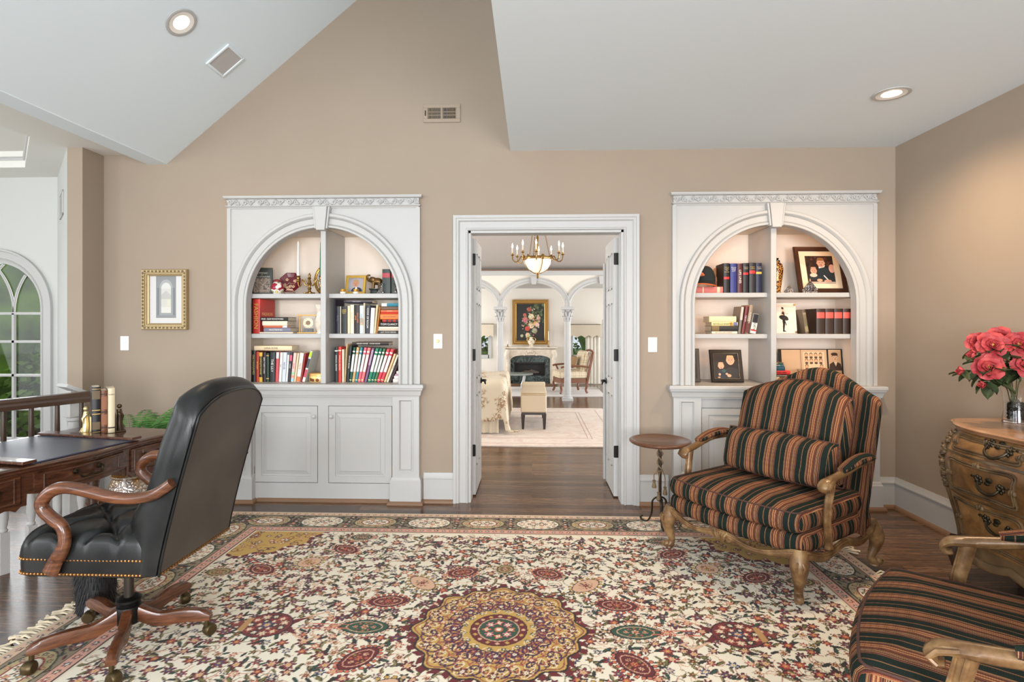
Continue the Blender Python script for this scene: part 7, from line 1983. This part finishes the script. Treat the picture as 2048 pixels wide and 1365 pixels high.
mb = MB(); mb.box(xa, xb, 12.45, 12.72, .0, .03); mb.build('hearth', mat('brown_hearth', (120, 92, 70), .5), fp_, weld=0)
# painting of flowers
pa, pb = at_y(1024.5, 690, 12.93), at_y(1097, 599.5, 12.93); W, H = pb.x-pa.x, pb.z-pa.z; fw = .10
o = thing('flower_painting', 'gilt-framed painting of a flower bouquet above the mantel', 'painting', ((pa.x+pb.x)/2, YF-.005, (pa.z+pb.z)/2))
w, h = W-2*fw, H-2*fw; mb = MB(); frame_mesh(mb, w, h, [(0, .0), (0, .03), (.02, .045), (.03, .03), (.06, .035), (.075, .06), (.095, .06), (.1, .045), (.1, 0)]); mb.build('frame', mat('old_gold_frame', (166, 128, 70), .4, .6), o, sharp=20, weld=0)
cv = Canvas(w, h, .006, (40, 38, 34)); rnd = random.Random(12)
for k in range(120): cv.ell(rnd.uniform(0, w/2), rnd.uniform(0, h/2), rnd.uniform(.01, .035), None, rnd.choice([(52, 62, 40), (74, 88, 54), (96, 112, 70), (44, 48, 36)]))
for k in range(90): a = rnd.uniform(0, 6.28); r = rnd.uniform(0, .25); cv.ell(r*cos(a)*.8, -.03+r*1.2*sin(a), rnd.uniform(.012, .03), rnd.uniform(.008, .02), rnd.choice([(58, 70, 44), (84, 96, 58), (40, 50, 36)]), rnd.uniform(0, 3))
for x, y, r, c in ((-.03, .30, .05, (176, 84, 70)), (-.13, .17, .04, (190, 96, 84)), (-.12, .06, .062, (206, 112, 116)), (.02, .13, .065, (226, 210, 176)), (.19, .10, .045, (206, 172, 150)), (.02, -.08, .066, (230, 214, 170)), (.12, -.03, .05, (224, 176, 90)), (.16, -.06, .05, (226, 196, 184)), (-.07, -.15, .055, (200, 80, 66)), (.10, -.2, .06, (176, 180, 140)), (-.06, -.3, .052, (222, 190, 160)), (-.2, -.32, .035, (190, 190, 150)), (.2, .02, .03, (204, 168, 140))):
    for q in range(9): a = q*.698; cv.ell(x+r*.5*cos(a), y+r*.5*sin(a), r*.55, None, tuple(max(0, min(255, int(v*rnd.uniform(.78, 1.08)))) for v in c))
    cv.ell(x, y, r*.45, None, c); cv.ell(x+r*.1, y-r*.1, r*.2, None, tuple(int(v*.75) for v in c))

for k in range(70):
    a = rnd.uniform(0, 6.28); r = rnd.uniform(.02, .30); x, y = r*cos(a)*.75, -.02+r*1.25*sin(a); q = rnd.uniform(.008, .018)
    cv.ell(x, y, q, None, rnd.choice([(214, 190, 160), (190, 96, 84), (226, 206, 170), (170, 150, 96), (206, 150, 120), (120, 128, 84)])); cv.ell(x, y, q*.45, None, (150, 100, 70))
cv.ell(-.03, -.40, .05, .06, (120, 90, 52)); cv.build('canvas', o, .5, loc=(0, -.03, 0))
# mantel ornaments
def onm(px, r=0): return (at_y(px, 650, 12.78).x, 12.78, ztop_+.001)
o = thing('mantel_vase', 'two-handled cream floral vase in the middle of the mantel', 'vase', onm(1062.5))
mb = MB(); mb.lathe([(.001, 0), (.06, 0), (.05, .02), (.035, .03), (.08, .09), (.085, .13), (.05, .17), (.03, .19), (.045, .22), (.03, .225), (.001, .2)], 24); mb.build('vessel', pmat('cream_floral', (230, 220, 196), f_porc if False else lambda t: t.col(t.ramp(t.noise(t.coord('Object'), 22, 2).outputs['Fac'], [(.36, (190, 150, 90)), (.45, (236, 226, 204)), (.62, (236, 226, 204)), (.68, (170, 110, 120))])), rough=.2), o)
for s in (-1, 1):
    mb = MB(); mb.tube(spline([(s*.04, 0, .2), (s*.085, 0, .2), (s*.10, 0, .16), (s*.08, 0, .12)], 5), .009, 8); mb.build('handle', mat('gilt_handle', (206, 166, 96), .3, .5), o)
for px_, h_, lab in ((1015.5, .14, 'thin brass candlestick at the window end of the mantel'), (1097, .36, 'tall white candle in a stick beside the painting')):
    o = thing('candlestick', lab, 'candlestick', onm(px_))
    mb = MB(); mb.lathe([(.001, 0), (.035, 0), (.03, .01), (.008, .02), (.012, h_*.3), (.008, h_*.35), (.018, h_*.4), (.001, h_*.4)], 14); mb.build('stick', M_BRASS, o)
    mb = MB(); mb.lathe([(.001, h_*.4), (.011, h_*.4), (.009, h_), (.001, h_)], 10); mb.build('candle', M_WAXW, o)
# coffee table
o = thing('coffee_table', 'low stone-topped table with pale curved legs before the fireplace', 'coffee table', (at_y(1028, 650, 11.5).x, 11.5, .0125))
mb = MB(); mb.lathe([(.001, .325), (.38, .325), (.40, .335), (.40, .35), (.39, .36), (.001, .36)], 40, None, True, 1, .62); mb.build('table_top', mat('grey_green_stone', (140, 146, 138), .2), o)
for k in range(4):
    a = PI/4+k*PI/2; x, y = .27*cos(a)*1.1, .2*sin(a); mb = MB(); mb.tube(spline([(x*1.05, y, .325), (x*.95, y*.95, .2), (x*.8, y*.8, .1), (x*.95, y*.95, .022)], 5), (.03, .018), 8); mb.build('leg', mat('silver_white_leg', (206, 208, 208), .3, .3), o)
# plaid chair
o = thing('plaid_armchair', 'wooden armchair with plaid cushions beyond the columns', 'armchair', (at_y(1140, 650, 11.05).x, 11.12, .026), R(-78))
def f_plaid(t):
    tc = t.n('ShaderNodeTexCoord'); sx = t.n('ShaderNodeSeparateXYZ'); t.l(tc.outputs['Object'], sx.inputs[0])
    w = lambda i, s_: t.ramp(t.math('FRACT', t.math('MULTIPLY_ADD', sx.outputs[i], s_)), [(0, (222, 206, 176)), (.3, (190, 164, 124)), (.36, (110, 84, 66)), (.42, (214, 196, 160)), (.7, (150, 120, 90)), (.8, (226, 212, 186))], 'CONSTANT')
    t.col(t.mix(.5, w(0, 8), t.mix(.5, w(1, 8), w(2, 8))))
PLD = pmat('plaid_cloth', (200, 180, 150), f_plaid, rough=.9); CHW = mat('chair_fruitwood', (122, 78, 54), .4)
mb = MB(); ol = rounded_outline(.30, -.28, .28, .02, .04); cushion(mb, ol, .30, .43, .03); mb.build('seat_cushion', PLD, o)
mb = MB(); mb.rings([[(x, y, z) for x, y in ol] for z in (.21, .30)]); mb.build('seat_frame', CHW, o)
mb = MB(); mb.pillow(.26, .23, .07, Matrix.Translation((0, .24, .62)) @ Matrix.Rotation(R(78), 4, 'X')); mb.build('back_cushion', PLD, o, sharp=0)
mb = MB()
for s in (-1, 1): mb.tube(spline([(s*.30, .27, .2), (s*.31, .31, .45), (s*.31, .37, .70), (s*.26, .41, .80)], 4), .024, 8)
mb.tube(spline([(-.29, .395, .76), (-.2, .41, .82), (0, .42, .845), (.2, .41, .82), (.29, .395, .76)], 4), .022, 8)
for k in range(-2, 3): mb.tube([(k*.09, .30, .30), (k*.09, .35, .55), (k*.09, .405, .80)], (.017, .008), 6)
mb.build('back_frame', CHW, o)
for s in (-1, 1):
    mb = MB(); mb.tube(spline([(s*.31, .32, .52), (s*.33, .1, .55), (s*.33, -.18, .54), (s*.33, -.27, .52)], 4), .019, 8); mb.tube(spline([(s*.33, -.2, .53), (s*.32, -.16, .42), (s*.30, -.2, .3)], 4), .018, 8); mb.build('arm', CHW, o)
    for y in (-.25, .25):
        mb = MB(); mb.tube(spline([(s*.28, y, .24), (s*.30, y*1.06, .16), (s*.275, y, .08), (s*.30, y*1.08, .01)], 4), .024, 8); mb.build('leg', CHW, o)
mb = MB(); mb.pillow(.14, .13, .045, Matrix.Translation((.05, .05, .615)) @ Matrix.Rotation(R(70), 4, 'X')); 
tp = thing('throw_pillow', 'small brown throw pillow on the plaid armchair', 'pillow', o.location, R(-78)); mb.build('cover', mat('tan_pillow', (150, 118, 84), .9), tp, sharp=0)
# curtains, valances
def cur(lab, pxa, pxb, za, zb_):
    o = thing('curtain', lab, 'curtain'); a, b = at_y(pxa, 650, 12.8).x, at_y(pxb, 650, 12.8).x
    mb = MB(); mb.sheet(lambda u, v: (a+(b-a)*u, 12.82+.025*sin(u*26)*(.6+.4*v), za+(zb_-za)*v), 90, 5); mb.build('drape', mat('white_drape', (228, 222, 208), .85), o, solid=.008)
def val(lab, pxa, pxb, pya, pyb):
    o = thing('valance', lab, 'valance'); a, b = at_y(pxa, 650, 12.78).x, at_y(pxb, 650, 12.78).x; zt2, zb2 = at_y(1064, pya, 12.78).z, at_y(1064, pyb, 12.78).z; n = 50
    mb = MB()
    xs = [a+(b-a)*i/n for i in range(n+1)]
    for x1, x2 in zip(xs[:-1], xs[1:]): mb.prism([(x1, zb2+.05*abs(sin(PI*4*(x1-a)/(b-a)))), (x2, zb2+.05*abs(sin(PI*4*(x2-a)/(b-a)))), (x2, zt2), (x1, zt2)], 12.74, 12.79)
    mb.box(a, b, 12.74, YF-.01, zt2-.012, zt2+.006)
    mb.build('scalloped_board', mat('beige_valance', (206, 192, 170), .85), o, sharp=20)
cur('white floor-length drape at the far window beside the plaid armchair', 1172, 1200, .02, 1.35)
val('beige scalloped valance above the far window by the plaid armchair', 1138, 1201, 649, 676)
val('beige scalloped valance above the window by the bed', 938, 987, 648, 676)
# tall carved cabinet at the far right, wardrobe behind the open door
o = thing('carved_cabinet', 'tall pale carved cabinet with a pierced crest near the drape', 'cabinet', (0, 0, 0)); cx0 = at_y(1206, 650, 11.9).x
mb = MB(); mb.box(cx0, cx0+.5, 11.7, 12.1, .10, 1.5); mb.build('body', mat('silvered_paint', (206, 206, 204), .3, .3), o, bevel=.01, weld=0)
mb = MB(); rnd = random.Random(2)
for k in range(16): t_ = k/15; mb.tube([(cx0+.5*t_, 11.7, 1.5), (cx0+.5*t_+.02*sin(k), 11.69, 1.56+.16*sin(PI*t_)), (cx0+.5*t_-.02, 11.69, 1.54+.1*sin(PI*t_))], .014, 6)
for z in (.95, .5):
    for k in range(6): mb.ball((cx0+.03+.01*sin(k*2), 11.69, z+.035*k), (.022, .015, .022), 7, 5)
mb.tube([(cx0+.012, 11.69, .12), (cx0+.012, 11.69, 1.5)], .014, 6); mb.tube([(cx0+.07, 11.69, .12), (cx0+.07, 11.69, 1.5)], .01, 6)
mb.build('carving', mat('dark_silver_carving', (120, 120, 120), .35, .5), o)
for x in (cx0+.04, cx0+.46):
    mb = MB(); mb.tube(spline([(x, 11.74, .12), (x-.02, 11.72, .07), (x, 11.72, .0)], 4), .028, 8); mb.build('foot', mat('dark_silver_carving', (120, 120, 120)), o)
o = thing('wardrobe', 'brown wooden wardrobe glimpsed past the hinges of the open door', 'wardrobe', (0, 0, 0)); WDM = mat('brown_wardrobe', (120, 72, 46), .4)
mb = MB(); mb.box(.97, 1.6, 5.75, 6.2, .05, 1.48); mb.box(.99, 1.58, 5.77, 6.19, 0, .05); mb.build('body', WDM, o, bevel=.008, weld=0)
mb = MB(); mb.box(.95, 1.62, 5.73, 6.21, 1.48, 1.52); mb.build('cornice', WDM, o, bevel=.008, weld=0)
for k in range(2):
    mb = MB(); mb.box(.99+.305*k, 1.275+.305*k, 5.735, 5.752, .1, 1.44); dr = mb.build('door', WDM, o, bevel=.006, weld=0)
    mb = MB(); mb.ball((1.26 if k == 0 else 1.315, 5.725, .8), .014, 8, 6); mb.build('knob', M_BRASS, dr)
# chandelier
CH = at_y(1075, 650, 8.3); o = thing('chandelier', 'brass chandelier with an alabaster bowl and candle arms in the bedroom', 'chandelier', (CH.x, 8.3, 0))
mb = MB(); mb.lathe([(.001, 2.165), (.08, 2.18), (.15, 2.23), (.195, 2.30), (.21, 2.375), (.2, 2.375), (.185, 2.30), (.14, 2.24), (.001, 2.19)], 32); mb.build('bowl', mat('alabaster', (240, 222, 204), .4, emit=(255, 226, 196), es=.55), o)
mb = MB(); mb.tube([(.212*cos(2*PI*k/40), .212*sin(2*PI*k/40), 2.385) for k in range(40)], (.012, .02), 8, loop=True)
for k in range(4):
    a = k*PI/2+.35; mb.tube([(.205*cos(a)*q, .205*sin(a)*q, z) for q, z in ((1.03, 2.375), (.96, 2.29), (.72, 2.215), (.3, 2.165), (.02, 2.155))], .006, 6); mb.ball((.222*cos(a), .222*sin(a), 2.39), (.03, .03, .04), 8, 6)
mb.lathe([(.001, 2.08), (.012, 2.09), (.02, 2.11), (.01, 2.13), (.03, 2.155), (.03, 2.165), (.001, 2.17)], 14); mb.build('bowl_mount', M_BRASS, o)
for k in range(3):
    a = k*2*PI/3+.2; mb = MB(); p0, p1 = Vector((.19*cos(a), .19*sin(a), 2.40)), Vector((.03*cos(a), .03*sin(a), 3.2)); n = 26
    for i in range(n):
        c = p0+(p1-p0)*((i+.5)/n); d = (p1-p0)/n*.62; s = Vector((0, 0, 1)).cross(p1-p0).normalized()*.011 if i % 2 else (p1-p0).cross(Vector((0, 0, 1)).cross(p1-p0)).normalized()*.011
        mb.tube([c-d, c+s, c+d, c-s], .0035, 5, loop=True)
    mb.build('chain', M_BRASS, o)
mb = MB(); mb.lathe([(.001, 3.15), (.03, 3.16), (.045, 3.2), (.02, 3.24), (.01, 3.27), (.01, 3.455), (.06, 3.46), (.07, 3.5), (.001, 3.5)], 16); mb.lathe([(.008, 2.5), (.016, 2.55), (.01, 2.62), (.02, 2.7), (.008, 2.74), (.007, 3.16)], 12); mb.build('stem', M_BRASS, o)
for k in range(8):
    a = k*PI/4+(.18 if k % 2 else -.06); ca, sa = cos(a), sin(a); mb = MB()
    mb.tube(spline([(.21*ca, .21*sa, 2.385), (.25*ca, .25*sa, 2.42), (.28*ca, .28*sa, 2.36), (.33*ca, .33*sa, 2.335), (.375*ca, .375*sa, 2.37), (.38*ca, .38*sa, 2.43)], 4), .0085, 7)
    mb.lathe([(.004, 2.425), (.028, 2.44), (.028, 2.446), (.014, 2.45), (.016, 2.47), (.001, 2.47)], 14, Matrix.Translation((.38*ca, .38*sa, 0))); ar = mb.build('arm', M_BRASS, o)
    mb = MB(); mb.lathe([(.001, 2.45), (.0095, 2.45), (.0095, 2.545), (.001, 2.545)], 10, Matrix.Translation((.38*ca, .38*sa, 0))); mb.build('candle_sleeve', mat('ivory_sleeve', (236, 226, 206), .5), ar)
    mb = MB(); mb.lathe([(.001, 2.545), (.007, 2.547), (.0125, 2.565), (.009, 2.59), (.001, 2.62)], 12, Matrix.Translation((.38*ca, .38*sa, 0))); mb.build('flame_bulb', mat('lit_bulb', (255, 244, 224), .3, emit=(255, 232, 196), es=14), ar)
# ================= garden beyond the windows
mb = MB(); mb.box(-30, 30, 13.2, 40, -.4, -.3); mb.box(-30, -6.7, -30, 13.2, -.4, -.3); mb.box(-6.7, -3.5, 5.1, 13.2, -.4, -.3); struct(mb.build('ground', mat('lawn_green', (92, 118, 62), .95), weld=0))
LEAVES = [pmat('garden_leaf_%d' % i, c, (lambda c_: lambda t: t.col(t.ramp(t.noise(t.coord('Object'), 3, 2).outputs['Fac'], [(.35, tuple(int(v*.62) for v in c_)), (.65, c_)])))(c), rough=.6) for i, c in enumerate(((120, 160, 62), (74, 112, 56), (128, 166, 62), (52, 84, 48)))]
BARK = [mat('brown_bark', (74, 60, 50), .9), mat('pale_bark', (176, 172, 162), .9)]
def tree(lab, x, y, h, r, z0, n, m, bark, seed, group, leaf=.09, trunk=.1, kind='tree'):
    rn = random.Random(seed); o = thing(kind, lab, kind, (x, y, -.3), group=group)
    mb = MB(); mb.tube(spline([(0, 0, 0), (.05, 0, h*.35), (-.08, .05, h*.7), (0, 0, h*.95)], 4), [trunk*(1-.06*i) for i in range(13)], 8)
    for k in range(7):
        a = rn.uniform(0, 6.28); zz = h*rn.uniform(.35, .8); mb.tube([(0, 0, zz), (r*.4*cos(a), r*.4*sin(a), zz+h*.1), (r*.85*cos(a), r*.85*sin(a), zz+h*.18)], [trunk*.4, trunk*.25, trunk*.08], 6)
    mb.build('trunk', bark, o)
    vs, fs = [], []
    cl = [(rn.uniform(-.75, .75)*r, rn.uniform(-.75, .75)*r, z0+(h-z0)*rn.random(), rn.uniform(.25, .5)*r) for _ in range(16)]
    for k in range(n):
        c = cl[rn.randrange(16)]; d = Vector((rn.gauss(0, 1), rn.gauss(0, 1), rn.gauss(0, 1))).normalized()*c[3]*rn.uniform(.55, 1.0); p = Vector(c[:3])+d
        u = Vector((rn.gauss(0, 1), rn.gauss(0, 1), rn.gauss(0, .7))).normalized(); w = u.orthogonal().normalized(); s = leaf*rn.uniform(1.0, 1.9); b = len(vs)
        vs += [p, p+u*s*.5+w*s*.28, p+u*s, p+u*s*.5-w*s*.28]; fs.append((b, b+1, b+2, b+3))
    mb = MB(); mb.add(vs, fs); mb.ball((0, 0, (z0+h)/2), (r*.62, r*.62, (h-z0)*.42), 14, 9); mb.build('foliage', m, o, weld=0, sharp=0)
G1, G2 = 'garden trees outside the arched window', 'garden trees behind the far windows'
tree('bright green tree just outside the arched window', -6.75, 6.9, 3.4, .85, .5, 3000, LEAVES[2], BARK[0], 1, G1)
tree('pale-barked slim tree outside the arched window', -8.4, 8.0, 4.5, .55, 2.2, 900, LEAVES[0], BARK[1], 2, G1, .09, .07)
tree('dark green tree at the window edge outside', -9.3, 9.9, 5.0, 1.2, .4, 2600, LEAVES[3], BARK[0], 3, G1, .12)
tree('mid green tree far behind the arched window', -12.6, 12.6, 6.0, 1.6, .2, 3000, LEAVES[1], BARK[0], 4, G1, .13)
tree('tall dark tree deep in the garden', -17.5, 17.5, 9.5, 3.2, .3, 4200, LEAVES[3], BARK[0], 5, G1, .16)
tree('green tree behind the window by the bed', -2.3, 17.5, 4.5, 1.5, .0, 2600, LEAVES[0], BARK[0], 6, G2, .11)
tree('green tree behind the window by the plaid armchair', 2.2, 17.5, 4.8, 1.5, .0, 2600, LEAVES[0], BARK[0], 7, G2, .11)
tree('dark tree between the two far windows outside', .0, 24, 6, 2.2, .2, 2600, LEAVES[3], BARK[0], 8, G2, .16)
tree('mid green tree farthest behind the bed window', -6.0, 24, 6, 2.2, .2, 2200, LEAVES[1], BARK[0], 9, G2, .16)
tree('mid green tree farthest behind the plaid armchair window', 6.0, 24, 6, 2.2, .2, 2200, LEAVES[1], BARK[0], 10, G2, .16)
# ================= camera
cam = bpy.data.cameras.new('camera'); co = bpy.data.objects.new('camera', cam); C.objects.link(co)
cam.sensor_width = 36; cam.lens = FOC/2048*36; cam.shift_y = -(682.5-HOR)/2048; cam.clip_start = .05; cam.clip_end = 200
co.location = (0, 0, EYE); co.rotation_euler = (PI/2, 0, YAW)
sc = bpy.context.scene; sc.camera = co
vs = sc.view_settings; vs.view_transform = 'Standard'; vs.look = 'None'; vs.gamma = 1; vs.use_curve_mapping = False; vs.exposure = -0.16
# ================= daylight
wd = bpy.data.worlds.new('sky'); sc.world = wd; wd.use_nodes = True
bg = wd.node_tree.nodes['Background']; bg.inputs[0].default_value = (.83, .92, 1, 1); bg.inputs[1].default_value = 1.0
def area(name, loc, target, sx, sy, power, c=(255, 255, 255), spread=180):
    l = bpy.data.lights.new(name, 'AREA'); l.shape = 'RECTANGLE'; l.size = sx; l.size_y = sy; l.energy = power; l.color = lin(c); l.spread = R(spread)
    o = bpy.data.objects.new(name, l); C.objects.link(o); o.location = loc
    o.rotation_euler = (Vector(target)-Vector(loc)).to_track_quat('-Z', 'Y').to_euler(); return o
def spot(name, loc, target, power, c, size=100, r=.06, blend=.6):
    l = bpy.data.lights.new(name, 'SPOT'); l.energy = power; l.color = lin(c); l.spot_size = R(size); l.spot_blend = blend; l.shadow_soft_size = r
    o = bpy.data.objects.new(name, l); C.objects.link(o); o.location = loc
    o.rotation_euler = (Vector(target)-Vector(loc)).to_track_quat('-Z', 'Y').to_euler(); return o
DAY = (246, 249, 253)
area('window_light_stairs', (-6.42, 2.3, 1.45), (0, 2.0, 3.6), 2.5, 2.0, 44, DAY)
area('window_light_left', (-6.42, -1.2, 1.5), (0, 1.5, 2.6), 1.9, 1.9, 110, DAY)
area('window_light_rear', (-1.5, -3.2, 1.45), (-1, 3, 3.3), 2.1, 2.0, 290, DAY)
area('window_light_rear', (-4.6, -3.2, 1.45), (-1, 4, 2.9), 1.9, 1.8, 80, DAY)
area('window_light_rear', (1.4, -3.2, 1.45), (1.6, 3, 1.8), 1.7, 1.8, 300, DAY)
area('window_light_arch', (WC, 5.3, 1.3), (-2.5, 2.4, .8), .8, 1.4, 20, DAY)
area('bedroom_side_fill', (4.3, 7.5, 1.5), (0, 7.5, 1.6), 3.6, 2.1, 300, DAY)
area('bedroom_side_fill', (-3.2, 7.5, 1.6), (0, 7.8, 1.6), 3.0, 2.0, 190, DAY)  # added fill before a solid wall, no window behind it
area('sitting_fill_light', (3.9, 11.5, 1.2), (0, 11.5, 1.0), 2, 1.8, 100, DAY)  # added pair of fill lights, neither side wall has a window here
area('sitting_fill_light', (-3.2, 11.5, 1.2), (0, 11.5, 1.0), 2, 1.8, 100, DAY)
spot('recessed_lamp', tuple(DL1-Vector((0, 0, .02))), (2.06, 3.45, 0), 130, (255, 222, 182), 150, .05, .9)
spot('bookcase_fill_spot', (1.75, 1.25, ZF-.03), (1.86, 4.5, 1.45), 70, (255, 200, 140), 38, .05, .55)  # added spot out of view, warms the right bookcase's niche
for cx_, pw, c_ in ((CXL, .2, (255, 226, 196)), (CXR, .42, (255, 184, 122))):      # added fill strips without fittings, to warm the niches from inside
    for s_ in (-1, 1):
        for z_, k_ in ((2.135, 1.5), (SH1-.04, 1.0), (SH2-.04, 1.0)):
            area('niche_fill', (cx_+s_*.35, YW+.075, z_), (cx_+s_*.35, YW+.30, z_-.30), .42, .012, pw*k_, c_)
spot('bedroom_fill_spot', (.1, 5.5, 4.2), (.1, 5.5, 0), 190, (255, 240, 220), 70, .08, .8)  # added spot without a fitting, brightens the floor past the doorway
spot('recessed_lamp', tuple(DL2+nv*.02), (DL2.x, DL2.y, 0), 30, WARM, 120, .05, .8)
